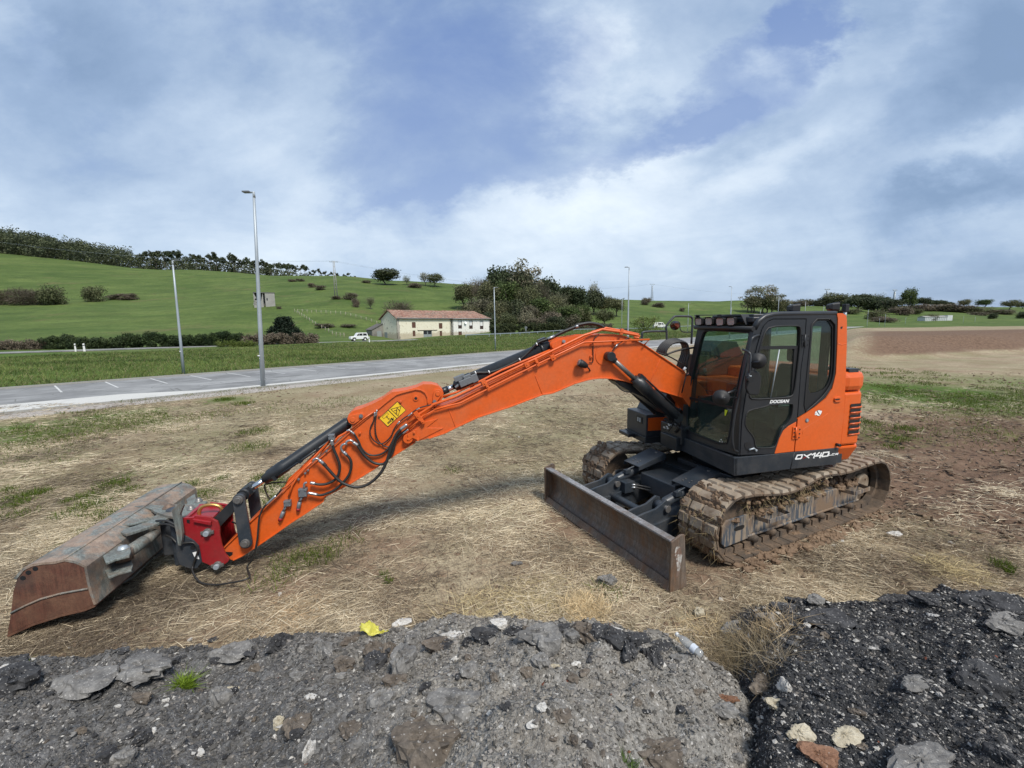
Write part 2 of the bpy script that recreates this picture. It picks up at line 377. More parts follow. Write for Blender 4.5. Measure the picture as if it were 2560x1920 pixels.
BUCKETR = rusty('rust_brown_plate', (.125, .048, .030), (.070, .033, .025), (.23, .115, .065), (.050, .040, .036), .38, .60, 4.5, .62)
BUCKETS = rusty('scuffed_grey_bucket_shell', (.20, .215, .20), (.12, .070, .048), (.44, .34, .26), (.065, .055, .047), .42, .55, 4.0, .68, seedloc=(2, 1, 0))
YOKE = rusty('weathered_grey_plate', (.18, .20, .185), (.14, .10, .075), (.22, .18, .14), (.07, .062, .055), .48, .66, 6, .65)
TRACKM = None
def mud_mat(name, a, b, c, scale=9, bump=.8, wetr=.8):
    t = NT(name); n = t.noise(scale, 7, .68); n2 = t.noise(scale*5, 5, .7); n3 = t.noise(scale*.35, 4, .6)
    col = t.mix(t.ramp(n, [(.35, 0.0), (.62, 1.0)]), a, b); col = t.mix(t.ramp(n3, [(.45, 0.0), (.62, 1.0)]), col, c)
    col = t.mix(t.mth('MULTIPLY', n2, .35), col, tuple(x*.45 for x in a)); t.bump(t.mth('ADD', n, t.mth('MULTIPLY', n2, .4)), bump, .02)
    return t.set(col=col, rough=wetr)
MUD = mud_mat('caked_mud', (.13, .082, .048), (.25, .165, .10), (.18, .115, .07))
SHOE = mud_mat('muddy_track_pad', (.31, .25, .185), (.15, .10, .062), (.35, .29, .22), 7, .45, .72)
SHOED = mud_mat('muddy_track_link', (.105, .074, .050), (.19, .130, .085), (.085, .066, .05), 12, .6, .8)
FRAMEM = (lambda: None)
def frame_mat():
    t = NT('mud_streaked_frame'); w = t.noise(22, 4, .6, sc=(1, 1, .12)); n = t.noise(2.2, 4, .6); n2 = t.noise(30, 4, .7)
    col = t.mix(t.ramp(w, [(.46, 0.0), (.56, 1.0)]), (.060, .072, .088), (.27, .215, .16)); col = t.mix(t.ramp(n, [(.5, 0.0), (.62, 1.0)]), col, (.19, .13, .085))
    t.bump(n2, .4, .006); return t.set(col=col, rough=.65)
FRAMEM = frame_mat()
def soil_mat():
    """dry field: straw litter, brown soil, red mud, green growth; the zones are stored on the sheet"""
    t = NT('field_and_meadow'); z = t.attr('zone'); sp = t.N('ShaderNodeSeparateColor'); t.L(z, sp.inputs[0])
    gr, mu, gv = sp.outputs[0], sp.outputs[1], sp.outputs[2]; hi = t.attr('zone', 'Alpha')
    P = t.geo.outputs['Position']
    n1 = t.noise(.55, 6, .62); n2 = t.noise(4.5, 6, .66); n3 = t.noise(38, 5, .7); n4 = t.noise(.16, 4, .6, loc=(9, 4, 0)); fib = t.noise(26, 5, .75, sc=(1, .22, 1), dist=1.5); fib2 = t.noise(24, 5, .75, sc=(.2, 1, 1), dist=1.2)
    straw = t.mix(t.ramp(t.mth('MULTIPLY', t.mth('ADD', fib, fib2), .5), [(.38, 0.0), (.60, 1.0)]), (.155, .115, .075), (.50, .42, .285))
    soil = t.mix(n2, (.195, .135, .088), (.305, .215, .145))
    dry = t.mix(t.ramp(t.mth('ADD', t.mth('MULTIPLY', n1, .6), t.mth('MULTIPLY', n2, .4)), [(.44, 0.0), (.60, 1.0)]), straw, soil)
    dry = t.mix(t.mth('MULTIPLY', t.ramp(n3, [(.5, 0.0), (.68, 1.0)]), .5), dry, (.055, .040, .026))
    olive = t.mix(n3, (.115, .115, .052), (.25, .24, .125)); dry = t.mix(t.mth('MULTIPLY', t.ramp(n4, [(.42, 0.0), (.62, 1.0)]), .50), dry, olive)
    mud = t.mix(t.ramp(n2, [(.35, 0.0), (.65, 1.0)]), (.115, .072, .048), (.215, .142, .097))
    gravel = t.mix(t.ramp(n3, [(.4, 0.0), (.6, 1.0)]), (.24, .21, .185), (.50, .46, .42))
    grn = t.mix(t.ramp(t.mth('ADD', t.mth('MULTIPLY', n2, .5), t.mth('MULTIPLY', n3, .5)), [(.38, 0.0), (.62, 1.0)]), (.040, .075, .013), (.105, .160, .030))
    big = t.noise(.03, 7, .68, sc=(1, 1.6, 3), dist=.6); big2 = t.noise(.09, 6, .65, sc=(1, 1, 4)); bn = t.noise(.6, 6, .7)
    hg = t.mix(t.ramp(big, [(.36, 0.0), (.64, 1.0)]), (.060, .098, .022), (.112, .150, .040))
    hg = t.mix(t.mth('MULTIPLY', t.ramp(big2, [(.50, 0.0), (.66, 1.0)]), .45), hg, (.042, .064, .018)); hg = t.mix(t.mth('MULTIPLY', t.ramp(bn, [(.42, 0.0), (.68, 1.0)]), .40), hg, (.032, .050, .014))
    hg = t.mix(t.ramp(t.noise(.045, 6, .7, loc=(31, 7, 2)), [(.58, 0.0), (.68, .65)]), hg, (.13, .115, .050)); hg = t.mix(t.ramp(t.noise(.12, 5, .7, sc=(.35, 1.6, 5), loc=(3, 17, 2)), [(.55, 0.0), (.64, .5)]), hg, (.135, .185, .050)); hg = t.mix(t.ramp(t.noise(1.1, 5, .85, loc=(5, 2, 2)), [(.54, 0.0), (.66, .75)]), hg, (.034, .050, .016))
    def edge(m, lo=.35, hi=.65, k=.55): return t.ramp(t.mth('ADD', m, t.mth('MULTIPLY', t.mth('SUBTRACT', n2, .5), k)), [(lo, 0.0), (hi, 1.0)])
    col = t.mix(edge(gv), dry, gravel); col = t.mix(edge(mu, .3, .7, .8), col, t.mix(t.mth('MULTIPLY', t.ramp(n3, [(.45, 0.0), (.62, 1.0)]), .5), mud, (.06, .036, .024))); col = t.mix(edge(gr, .25, .75, 1.1), col, grn); col = t.mix(edge(hi, .4, .6, .2), col, hg)
    t.bump(t.mth('ADD', t.mth('MULTIPLY', n3, .5), n2), .7, .05)
    return t.set(col=col, rough=.92, spec=.15)
SOIL = soil_mat()
def asphalt_mat():
    t = NT('pale_worn_asphalt'); n = t.noise(.35, 6, .65); n2 = t.noise(60, 3, .7); n3 = t.noise(.09, 4, .6, sc=(1, 3, 1)); s = t.noise(.8, 5, .6, sc=(.25, 1, 1))
    c = t.mix(t.ramp(n, [(.4, 0.0), (.6, 1.0)]), (.20, .20, .197), (.34, .34, .335)); c = t.mix(t.ramp(s, [(.42, 0.0), (.7, .7)]), c, (.17, .17, .175)); c = t.mix(t.mth('MULTIPLY', n2, .35), c, (.10, .10, .10))
    cr = t.vor(.45, feat='DISTANCE_TO_EDGE'); c = t.mix(t.ramp(cr, [(.0, .6), (.012, 0.0)]), c, (.07, .07, .06))
    t.bump(n2, .3, .01); return t.set(col=c, rough=.85, spec=.2)
ASPH = asphalt_mat()
def conc_mat(name, a=(.40, .39, .36), b=(.52, .51, .48)):
    t = NT(name); n = t.noise(.8, 6, .65); n2 = t.noise(25, 4, .7); c = t.mix(n, a, b); c = t.mix(t.mth('MULTIPLY', t.ramp(n2, [(.45, 0.0), (.7, 1.0)]), .35), c, tuple(x*.5 for x in a))
    c = t.mix(t.ramp(t.noise(.35, 6, .7, loc=(5, 5, 5)), [(.56, 0.0), (.68, .6)]), c, tuple(x*.62 for x in a)); t.bump(n2, .3, .01); return t.set(col=c, rough=.85, spec=.2)
CONC = conc_mat('pale_concrete', (.46, .45, .42), (.60, .59, .56)); CONC2 = conc_mat('weathered_concrete', (.24, .235, .22), (.38, .37, .34))
LINEP = conc_mat('worn_white_paint', (.42, .42, .41), (.64, .64, .62))
def leaf_mat(name='leaves', tr=.25, rough=.6):
    t = NT(name); c = t.attr('Col'); n = t.obj_rand(); c = t.mix(.999, c, t.mix(n, (.86, .92, .85), (1.16, 1.05, 1.1)), 'MULTIPLY')
    tb = t.N('ShaderNodeBsdfTranslucent'); t.L(c, tb.inputs[0]); ms = t.N('ShaderNodeMixShader'); ms.inputs[0].default_value = tr
    t.set(col=c, rough=rough, spec=.2); t.L(t.b.outputs[0], ms.inputs[1]); t.L(tb.outputs[0], ms.inputs[2]); t.L(ms.outputs[0], t.out.inputs[0]); return t.m
LEAF = leaf_mat(); STRAW = leaf_mat('dry_straw', .12, .7)
BARK = plain('bark', (.10, .085, .065), .9, var=.3, bump=.4)
def stone_attr(name):
    t = NT(name); c = t.attr('Col'); n = t.noise(60, 4, .7); c = t.mix(t.mth('MULTIPLY', n, .6), c, t.mix(.999, c, (.35, .33, .31), 'MULTIPLY')); t.bump(n, .5, .006); return t.set(col=c, rough=.85, spec=.3)
GRAVEL = stone_attr('gravel_stones')
# ---------------------------------------------------------------- land
# land profile: for bearings (given by picture column) a list of (distance, height)
PROF = {-900: [(60, 0), (95, 1.5), (200, 26), (340, 78), (520, 100)],
        0: [(66, 0), (90, .5), (120, 4.6), (200, 21), (335, 66.5), (520, 84)],
        430: [(70, 0), (95, .6), (130, 5.4), (200, 18.5), (330, 51), (520, 64)],
        860: [(82, 0), (100, .6), (115, 1.3), (130, 4.2), (180, 16.2), (300, 40.5), (520, 50)],
        1000: [(100, 0), (122, .1), (134, .8), (150, 6), (180, 12), (215, 20), (300, 36.8), (520, 44)],
        1160: [(60, 0), (95, .7), (135, .9), (165, 6), (215, 16), (300, 32.6), (520, 38)],
        1560: [(70, 0), (125, 1.0), (185, 1.4), (240, 9), (350, 25.3), (560, 22)],
        1860: [(130, 0), (200, .8), (270, 7), (380, 23.6), (600, 20)],
        2080: [(160, -.6), (250, .5), (330, 5), (520, 24.0), (900, 22)],
        2300: [(160, -1.2), (290, -.2), (400, 6.5), (600, 25.0), (1200, 24)],
        2560: [(160, -1.2), (300, .4), (420, 6), (640, 20), (1300, 22)],
        3400: [(160, -1), (300, 0), (700, 15), (1300, 18)]}
_pc = sorted(PROF); _pu = np.array([(x-1280)/FPX for x in _pc]); _db = np.array([0, 40, 60, 66, 70, 76, 82, 90, 95, 100, 108, 115, 122, 130, 140, 150, 165, 180, 200, 215, 240, 270, 300, 335, 380, 420, 520, 640, 900, 1300, 6000.])
_ptab = np.array([np.interp(_db, [0]+[d for d, z in PROF[x]], [0]+[z for d, z in PROF[x]]) for x in _pc])
def mound(a, b):
    # earth bank on the right: its foot and its crest as lines in (a,b)
    f0 = np.array(ad(ground(2060, 906))); f1 = np.array(ad(ground(2700, 868)))
    d = (f1-f0)/np.linalg.norm(f1-f0); n = np.array([-d[1], d[0]])
    if n[1] < 0: n = -n
    t = (a-f0[0])*d[0]+(b-f0[1])*d[1]; q = (a-f0[0])*n[0]+(b-f0[1])*n[1]
    q = q+fbm(a*.15, b*.15, 3, 5)*1.6
    h = 1.7*sst(q, 0, 5.5)*sst(t, 0.5, 9)*(1-sst(q, 60, 100))
    return h*sst(a/np.maximum(b, 1), .725, .83)
_c18 = (1.85, 1.2)
MUDZ = [(2350, 1180, 1.6), (2500, 1130, 2.0), (2440, 1240, 1.2), (2400, 1110, 2.2), (2300, 1110, 1.4), (2540, 1190, 1.6), (2480, 1290, 1.2), (2560, 1070, 3)]
_mudz = [(ground(x, y), r) for x, y, r in MUDZ]
def mudmask(x, y):
    m = 0*x
    for q, r in _mudz: m = np.maximum(m, np.exp(-((x-q[0])**2+(y-q[1])**2)/(r*r)))
    return m
def field_h(a, b):
    x = CAM[0]+a*SX[0]+b*HX[0]; y = CAM[1]+a*SX[1]+b*HX[1]
    h = fbm(x*.5, y*.5, 4, 3)*.045+fbm(x*2.3, y*2.3, 3, 8)*.022
    m = np.exp(-(((x-3.5)/6.5)**2+((y)/2.2)**2)**2)              # trodden flat under the machine
    h = h*(1-.75*m)-.012*m
    rut = np.exp(-((np.abs(y)-1.0)/.5)**2)*sst(-x, 1.2, 2.5)*(1-sst(-x, 9, 13))   # ruts behind the tracks
    h = h-rut*.06+rut*fbm(x*5, y*2, 3, 12)*.10
    h = h+mudmask(x, y)*(fbm(x*1.6, y*4.5, 4, 13, .6)*.13+np.abs(fbm(x*3.1, y*7, 3, 14))*.06)
    return h
def land(a, b, fine=True):
    a = np.asarray(a, float); b = np.asarray(b, float); bb = np.maximum(b, 1e-3); u = np.clip(a/bb, _pu[0], _pu[-1])
    j = np.clip(np.searchsorted(_pu, u)-1, 0, len(_pu)-2); tu = (u-_pu[j])/(_pu[j+1]-_pu[j]); tu = tu*tu*(3-2*tu)*.5+tu*.5
    D = np.clip(b, 0, 5999); i = np.clip(np.searchsorted(_db, D, side='right')-1, 0, len(_db)-2); td = (D-_db[i])/(_db[i+1]-_db[i])
    z = (_ptab[j, i]*(1-td)+_ptab[j, i+1]*td)*(1-tu)+(_ptab[j+1, i]*(1-td)+_ptab[j+1, i+1]*td)*tu
    z = np.where(b > 1, z, 0); z = z+mound(a, b)
    far_n = fbm(a*.012, b*.012, 4, 21)*1.6*sst(b, 150, 300)+fbm(a*.05, b*.05, 3, 22)*.5*sst(b, 90, 140)
    z = z+far_n
    if fine: z = z+field_h(a, b)*(1-sst(b, 50, 70))
    return z
# lot (car park) edges: straight lines on the level ground
LN0 = np.array(ad(ground(0, 1033))); LN1 = np.array(ad(ground(1216, 911))); LF0 = np.array(ad(ground(0, 969))); LF1 = np.array(ad(ground(1300, 879)))
lotd = (LN1-LN0)/np.linalg.norm(LN1-LN0); lotn = np.array([-lotd[1], lotd[0]]); lotn = lotn if lotn[1] > 0 else -lotn
LOTW = float((LF0-LN0)@lotn*.5+(LF1-LN0)@lotn*.5)
def lotc(a, b): return (a-LN0[0])*lotd[0]+(b-LN0[1])*lotd[1], (a-LN0[0])*lotn[0]+(b-LN0[1])*lotn[1]
UN0 = np.array(ad(ground(0, 886.5))); UN1 = np.array(ad(ground(860, 858))); upd = (UN1-UN0)/np.linalg.norm(UN1-UN0); upn = np.array([-upd[1], upd[0]])
def upc(a, b): return (a-UN0[0])*upd[0]+(b-UN0[1])*upd[1], (a-UN0[0])*upn[0]+(b-UN0[1])*upn[1]

def build_land():
    def sp(n, k, L): t = np.linspace(-1, 1, n); return np.sinh(t*k)/np.sinh(k)*L
    A = sp(321, 6.6, 2200.); t = np.linspace(0, 1, 340); B = np.concatenate([np.linspace(-60, -2, 14), np.sinh(t*6.1)/np.sinh(6.1)*2600.-1.5])
    a, b = np.meshgrid(A, B); a = a.ravel(); b = b.ravel()
    # fan out: far columns follow the bearings better
    z = land(a, b)
    t_, q = lotc(a, b); inl = sst(q, -.6, .3)*(1-sst(q, LOTW+.1, LOTW+.9))*(b < 260); z = z*(1-inl)-0.10*inl
    t2, q2 = upc(a, b); inu = sst(q2, -1.0, 0)*(1-sst(q2, 5.6, 6.6))*(t2 > -80)*(t2 < 60)*(b < 110); z = z*(1-inu)+(0.1)*inu
    V = np.stack([CAM[0]+a*SX[0]+b*HX[0], CAM[1]+a*SX[1]+b*HX[1], z], 1)
    nA, nB = len(A), len(B); ii, jj = np.meshgrid(np.arange(nB-1), np.arange(nA-1), indexing='ij'); k = (ii*nA+jj).ravel()
    F = np.stack([k, k+nA, k+nA+1, k+1], 1)
    o = np_mesh('ground', V, F, SOIL, smooth=True); tag(o, kind='structure')
    x, y = V[:, 0], V[:, 1]
    hill = sst(b, 66, 74)*(1-0*a); hill = np.where(a/np.maximum(b, 1) > .6, sst(b, 120, 160), hill)
    verge = sst(q, LOTW-.2, LOTW+.4)*(1-hill)*(b > 1)*(b < 180)*(a/np.maximum(b, 1) < .62)
    gr = verge*1.0
    for (px, py, r, k) in GREENS:
        g = ground(px, py); d2 = ((x-g[0])**2+(y-g[1])**2)/(r*r); gr = np.maximum(gr, k*np.exp(-d2))
    band = np.exp(-((q+4.2)/1.3)**2)*.75*(b > 5)*(1-sst(a/np.maximum(b, 1), -.95, -.65)); gr = np.maximum(gr, band)
    gr = gr*(1-sst(-x, 1, 2)*0)
    mud = mudmask(x, y)*.95; mud = np.maximum(mud, np.exp(-((np.abs(y)-1.0)/.75)**2)*sst(-x, .5, 3.0)*(1-sst(-x, 9, 14))); mud = np.maximum(mud, .9*np.exp(-(((x)/2.6)**2+((np.abs(y)-1.1)/.55)**2)))
    mud = np.maximum(mud, .85*sst(mound(a, b), .06, .45)*(1-sst(b, 55, 80))*sst(a/np.maximum(b, 1), .75, .90))
    for (px, py, r, k) in MUDS:
        g = ground(px, py); d2 = ((x-g[0])**2+(y-g[1])**2)/(r*r); mud = np.maximum(mud, k*np.exp(-d2))
    gv = sst(q, -2.6, -1.0)*(1-sst(q, 0, .3))*(b > 3)*(b < 70)*(1-.0*a)
    c = np.stack([gr, mud, gv, hill], 1).astype(np.float32)
    at = o.data.color_attributes.new('zone', 'FLOAT_COLOR', 'POINT'); at.data.foreach_set('color', c.ravel())
    return o
GREENS = [(60, 1080, 3.0, .7), (330, 1060, 2.5, .45), (40, 1250, .5, .9), (230, 1250, .55, .95), (300, 1190, .4, .7), (270, 1330, .7, .6), (690, 1230, .8, .6), (2300, 975, 5, .9), (2500, 1000, 4, .7), (2180, 940, 3, .5), (2200, 1080, 1.6, .45),
          (600, 1080, 1.2, .35), (620, 1120, .8, .4), (770, 1400, .5, .5), (480, 1240, .7, .5), (2480, 1070, 2, .35), (130, 1130, 1.6, .4), (560, 1000, 1.2, .7), (1000, 1010, 1.5, .3), (40, 1150, 1.5, .4), (2560, 950, 6, .5)]
MUDS = [(2350, 1180, 1.2, .9), (2500, 1130, 1.6, .8), (2440, 1240, .9, .6), (2400, 1110, 1.8, .7), (700, 1450, .5, .5), (900, 1310, .7, .6), (1480, 1320, .6, .5), (1280, 1290, .4, .4), (2300, 1290, .8, .5), (1420, 1280, .5, .6), (1900, 1400, .5, .5), (2300, 1110, 1.0, .9), (2540, 1190, 1.2, .7)]
GROUND = build_land()

def sheet(name, pts, mat, z, n=1, kind='structure', thick=.06):
    """flat slab following polyline edges; pts = list of ((a,b) near, (a,b) far) cross sections"""
    m = MB(); L = []
    for p, q in pts: L.append((fromad(p[0], p[1], z), fromad(q[0], q[1], z)))
    vs = []; fs = []
    for p, q in L: vs += [p, q, p-np.array([0, 0, thick]), q-np.array([0, 0, thick])]
    for i in range(len(L)-1):
        k = 4*i; fs += [(k, k+1, k+5, k+4), (k+2, k+6, k+7, k+3), (k, k+4, k+6, k+2), (k+1, k+3, k+7, k+5)]
    m.add(vs, fs); o = m.build(name, mat); tag(o, kind=kind); return o
def lp(t, q): return tuple(LN0+lotd*t+lotn*q)
def lt(x, y): a, b = ad(ground(x, y)); return lotc(a, b)
TE = 330.0
sheet('car_park', [(lp(-40, .0), lp(-40, LOTW)), (lp(TE, 0), lp(TE, LOTW))], ASPH, 0.0)
# concrete strip along its near edge, wide ramp of concrete on the left, and the kerbs
kw = .95
sheet('pavement', [(lp(-40, .14), lp(-40, kw)), (lp(TE, .14), lp(TE, kw))], CONC, .012, thick=.01)
r0 = lt(0, 995); r1 = lt(380, 975)
sheet('concrete_apron', [(lp(-40, kw+.002), lp(-40, 2.9)), (lp(r1[0]-1.2, kw+.002), lp(r1[0]-1.2, 2.7)), (lp(r1[0]+1.8, kw+.002), lp(r1[0]+1.8, kw+.01))], CONC, .014, thick=.012)
sheet('kerb', [(lp(-40, -.03), lp(-40, .13)), (lp(TE, -.03), lp(TE, .13))], CONC2, .03, thick=.2)
sheet('far_kerb', [(lp(-40, LOTW+.004), lp(-40, LOTW+.16)), (lp(TE, LOTW+.004), lp(TE, LOTW+.16))], CONC2, .10, thick=.22)
# painted bay lines along the far side, and the long edge line
def lot_lines():
    m = MB(); w = .04; q0, q1 = LOTW*.60, LOTW-.15; ts = []
    t0, _ = lt(415/2.572*1+0, 450+1360/2.572); 
    P = [Z('N', 397, 1358), Z('N', 765, 1332), Z('N', 1100, 1306), Z('N', 1385, 1285), Z('N', 1632, 1265), Z('N', 1846, 1245), Z('N', 2045, 1230)]
    T = [lt(*p) for p in P]; step = (T[-1][0]-T[0][0])/(len(T)-1)
    qn = float(np.mean([q for _, q in T])); tops = [lt(*Z('N', 352, 1322))[0]-T[0][0]]
    sh = tops[0]
    for k in range(-6, 46):
        t = T[0][0]+k*step; a0, a1 = np.array(lp(t, qn)), np.array(lp(t+sh, LOTW-.2)); d = norm(np.append(a1-a0, 0))[:2]; n = np.array([-d[1], d[0]])*w
        m.add([fromad(*(a0-n), .004), fromad(*(a1-n), .004), fromad(*(a1+n), .004), fromad(*(a0+n), .004)], [(0, 1, 2, 3)])
    l0 = lt(*Z('N', 1285, 1320)); l1 = lt(*Z('N', 1930, 1255))
    for (ta, tb) in ((l0[0], l1[0]), (l1[0]+14, l1[0]+44), (l1[0]+60, l1[0]+120)):
        q = l0[1]; m.add([fromad(*lp(ta, q-.05), .004), fromad(*lp(tb, q-.05), .004), fromad(*lp(tb, q+.05), .004), fromad(*lp(ta, q+.05), .004)], [(0, 1, 2, 3)])
    tag(m.build('painted_bay_lines', LINEP), kind='structure')
lot_lines()
# country road beyond the verge
def up(t, q): return tuple(UN0+upd*t+upn*q)
sheet('road', [(up(-90, 0), up(-90, 5.5)), (up(70, 0), up(70, 5.5))], ASPH, .26, thick=.14)
sheet('road_edge_line', [(up(-90, .25), up(-90, .40)), (up(70, .25), up(70, .40))], LINEP, .2655, thick=.004)
sheet('road_far_edge_line', [(up(-90, 5.1), up(-90, 5.25)), (up(70, 5.1), up(70, 5.25))], LINEP, .2655, thick=.004)

# ---------------------------------------------------------------- vegetation meshes
rng = np.random.default_rng(7)
def leaf_cloud(cent, rad, n, size, cols, seed=0, flat=1.0, shell=.55, up=.25, jit=.25):
    """n small leaf faces spread through a set of clumps; every clump has its own tone"""
    g = np.random.default_rng(seed); cent = np.asarray(cent, float); rad = np.asarray(rad, float); K = len(cent)
    w = rad**2; k = g.choice(K, n, p=w/w.sum()); d = g.normal(size=(n, 3)); d /= np.linalg.norm(d, axis=1)[:, None]
    r = rad[k]*(shell+(1-shell)*g.random(n))*(1+.22*g.normal(size=n)); P = cent[k]+d*r[:, None]*np.array([1, 1, flat])
    nn = d*.6+g.normal(size=(n, 3))*.7; nn[:, 2] += up; nn /= np.linalg.norm(nn, axis=1)[:, None]
    t1 = np.cross(nn, g.normal(size=(n, 3))); t1 /= np.linalg.norm(t1, axis=1)[:, None]; t2 = np.cross(nn, t1)
    s = (size*(.5+g.random(n)))[:, None]
    V = np.stack([P-t1*s*.5, P+t2*s*.32, P+t1*s*.55, P-t2*s*.32], 1).reshape(-1, 3); F = np.arange(4*n).reshape(n, 4)
    cols = np.asarray(cols, float); ct = g.random(K); base = cols[0]*(1-ct[k, None])+cols[1]*ct[k, None]
    c = base*(1+jit*g.normal(size=n))[:, None].clip(.35, 1.8)
    return V, F, np.clip(c, .003, 1)
def twig_cloud(cent, rad, n, length, width, col, seed=0, root=None):
    g = np.random.default_rng(seed); cent = np.asarray(cent, float); rad = np.asarray(rad, float); K = len(cent); k = g.integers(0, K, n)
    root = np.array([0, 0, 0.]) if root is None else np.asarray(root, float)
    d = g.normal(size=(n, 3)); d /= np.linalg.norm(d, axis=1)[:, None]; P = cent[k]+d*rad[k, None]*g.random(n)[:, None]**.5
    o = P-root; o /= np.linalg.norm(o, axis=1)[:, None]+1e-6; o = o+g.normal(size=(n, 3))*.35; o /= np.linalg.norm(o, axis=1)[:, None]
    t = np.cross(o, g.normal(size=(n, 3))); t /= np.linalg.norm(t, axis=1)[:, None]
    L = length*(.5+g.random(n))[:, None]; w = width*(.6+.8*g.random(n))[:, None]
    V = np.stack([P-o*L*.5-t*w, P-o*L*.5+t*w, P+o*L*.5], 1).reshape(-1, 3); F = np.arange(3*n).reshape(n, 3)
    c = np.array(col)*(1+.25*g.normal(size=n))[:, None].clip(.4, 1.7); return V, F, np.clip(c, .003, 1)
def clumps(kind, seed):
    g = np.random.default_rng(seed)
    if kind == 'round':   # unit tree: height 1, crown wide .95
        C = [(.30*math.cos(a)*r, .30*math.sin(a)*r, z) for a, r, z in [(g.random()*6.28, .3+.8*g.random(), .42+.38*g.random()) for _ in range(34)]]; Rr = [.13+.09*g.random() for _ in C]
    elif kind == 'bush':
        C = [(.36*math.cos(a)*r, .36*math.sin(a)*r, z) for a, r, z in [(g.random()*6.28, g.random()**.5, .10+.60*g.random()) for _ in range(32)]]; Rr = [.14+.10*g.random() for _ in C]
    elif kind == 'tall':
        C = []; Rr = []
        for _ in range(26):
            z = .28+.68*g.random(); w = .20*math.sin(math.pi*min(1, (z-.15)/.9))+.05; a = g.random()*6.28; C.append((w*math.cos(a)*g.random()**.4, w*math.sin(a)*g.random()**.4, z)); Rr.append(.05+.06*g.random())
    elif kind == 'pine':
        C = [(.10*g.normal(), .10*g.normal(), .72+.25*g.random()) for _ in range(9)]; Rr = [.05+.05*g.random() for _ in C]
    elif kind == 'hedge':
        C = [((g.random()-.5), (g.random()-.5)*.3, .1+.7*g.random()**.8) for _ in range(46)]; Rr = [.09+.09*g.random() for _ in C]
    else:  # cone
        C = []; Rr = []
        for _ in range(60):
            z = .08+.86*g.random(); w = .42*(1-z)**.55; a = g.random()*6.28; C.append((w*math.cos(a)*g.random()**.35, w*math.sin(a)*g.random()**.35, z)); Rr.append(.10+.09*(1-z))
    return np.array(C), np.array(Rr)
def trunk_mb(h=.5, r=.025, seed=0, limbs=5, spread=.22, lean=.02, top=.75):
    g = random.Random(seed); m = MB(); pts = [(g.uniform(-lean, lean)*i, g.uniform(-lean, lean)*i, h*i/4) for i in range(5)]; pts[0] = (0, 0, -.03)
    m.tube(pts, [r*1.35, r, r*.9, r*.8, r*.6], 7)
    for k in range(limbs):
        a = 6.28*k/limbs+g.uniform(-.4, .4); i = g.choice([2, 3, 4]); p = np.array(pts[i]); q = p+np.array([math.cos(a)*spread*.5, math.sin(a)*spread*.5, (top-h)*.5]); e = q+np.array([math.cos(a)*spread*.6, math.sin(a)*spread*.6, (top-h)*.5])
        m.tube([p, q, e], [r*.55, r*.38, r*.14], 5)
    return m
TREE = {}
def tree_proto(key, kind, n, size, cols, trunk=True, bare=False, seed=1, **kw):
    C, Rr = clumps(kind, seed)
    if bare: V, F, c = twig_cloud(C, Rr*1.15, n, size*2.2, size*.10, cols[0], seed, root=(0, 0, .25)); 
    else: V, F, c = leaf_cloud(C, Rr, n, size, cols, seed, **kw)
    me = np_mesh('crown', V, F, LEAF, c, link=False)
    tm = None
    if trunk:
        h = {'round': .42, 'bush': .15, 'tall': .6, 'pine': .78, 'cone': .5}.get(kind, .3)
        o = trunk_mb(h, {'pine': .010, 'tall': .016, 'bush': .02}.get(kind, .026), seed, 6, {'pine': .08, 'tall': .16}.get(kind, .26), top=.9 if kind == 'tall' else .8).build('trunk', BARK); tm = o.data; bpy.data.objects.remove(o)
    TREE.setdefault(key, []).append((me, tm))
DK = [(.040, .054, .030), (.086, .104, .052)]; OL = [(.085, .092, .045), (.155, .16, .082)]; BR = [(.115, .10, .072), (.175, .155, .108)]; PALE = [(.17, .165, .105), (.27, .26, .17)]; YG = [(.085, .12, .025), (.16, .19, .05)]; GN = [(.050, .078, .024), (.105, .142, .048)]  # DK is lightened: distance haze on far trees is put into the leaf colour
for sd in (1, 2, 3):
    tree_proto('oak', 'round', 6500, .050, DK, seed=sd); tree_proto('green', 'round', 5000, .045, GN, seed=10+sd); tree_proto('olive', 'round', 5000, .042, OL, seed=20+sd)
    tree_proto('bushg', 'bush', 4200, .055, GN, seed=30+sd); tree_proto('busho', 'bush', 4200, .05, OL, seed=40+sd); tree_proto('bushd', 'bush', 4200, .055, DK, seed=50+sd)
    tree_proto('bushb', 'bush', 3600, .055, BR, seed=60+sd); tree_proto('tall', 'tall', 1050, .034, PALE, seed=70+sd); tree_proto('pine', 'pine', 420, .06, DK, seed=80+sd)
tree_proto('bare', 'round', 2600, .045, BR, bare=True, seed=91); tree_proto('bare', 'round', 2600, .045, PALE, bare=True, seed=92); tree_proto('pale', 'round', 1500, .042, PALE, seed=93); tree_proto('pale', 'round', 1500, .042, PALE, seed=94)
tree_proto('cone', 'cone', 12000, .045, [(.010, .020, .012), (.025, .040, .022)], seed=95); tree_proto('yellow', 'bush', 2400, .035, YG, seed=96, shell=.2)
tree_proto('twigbush', 'bush', 3600, .05, BR, bare=True, seed=97); tree_proto('twigbush', 'bush', 3600, .05, [(.10, .085, .055)], bare=True, seed=98)
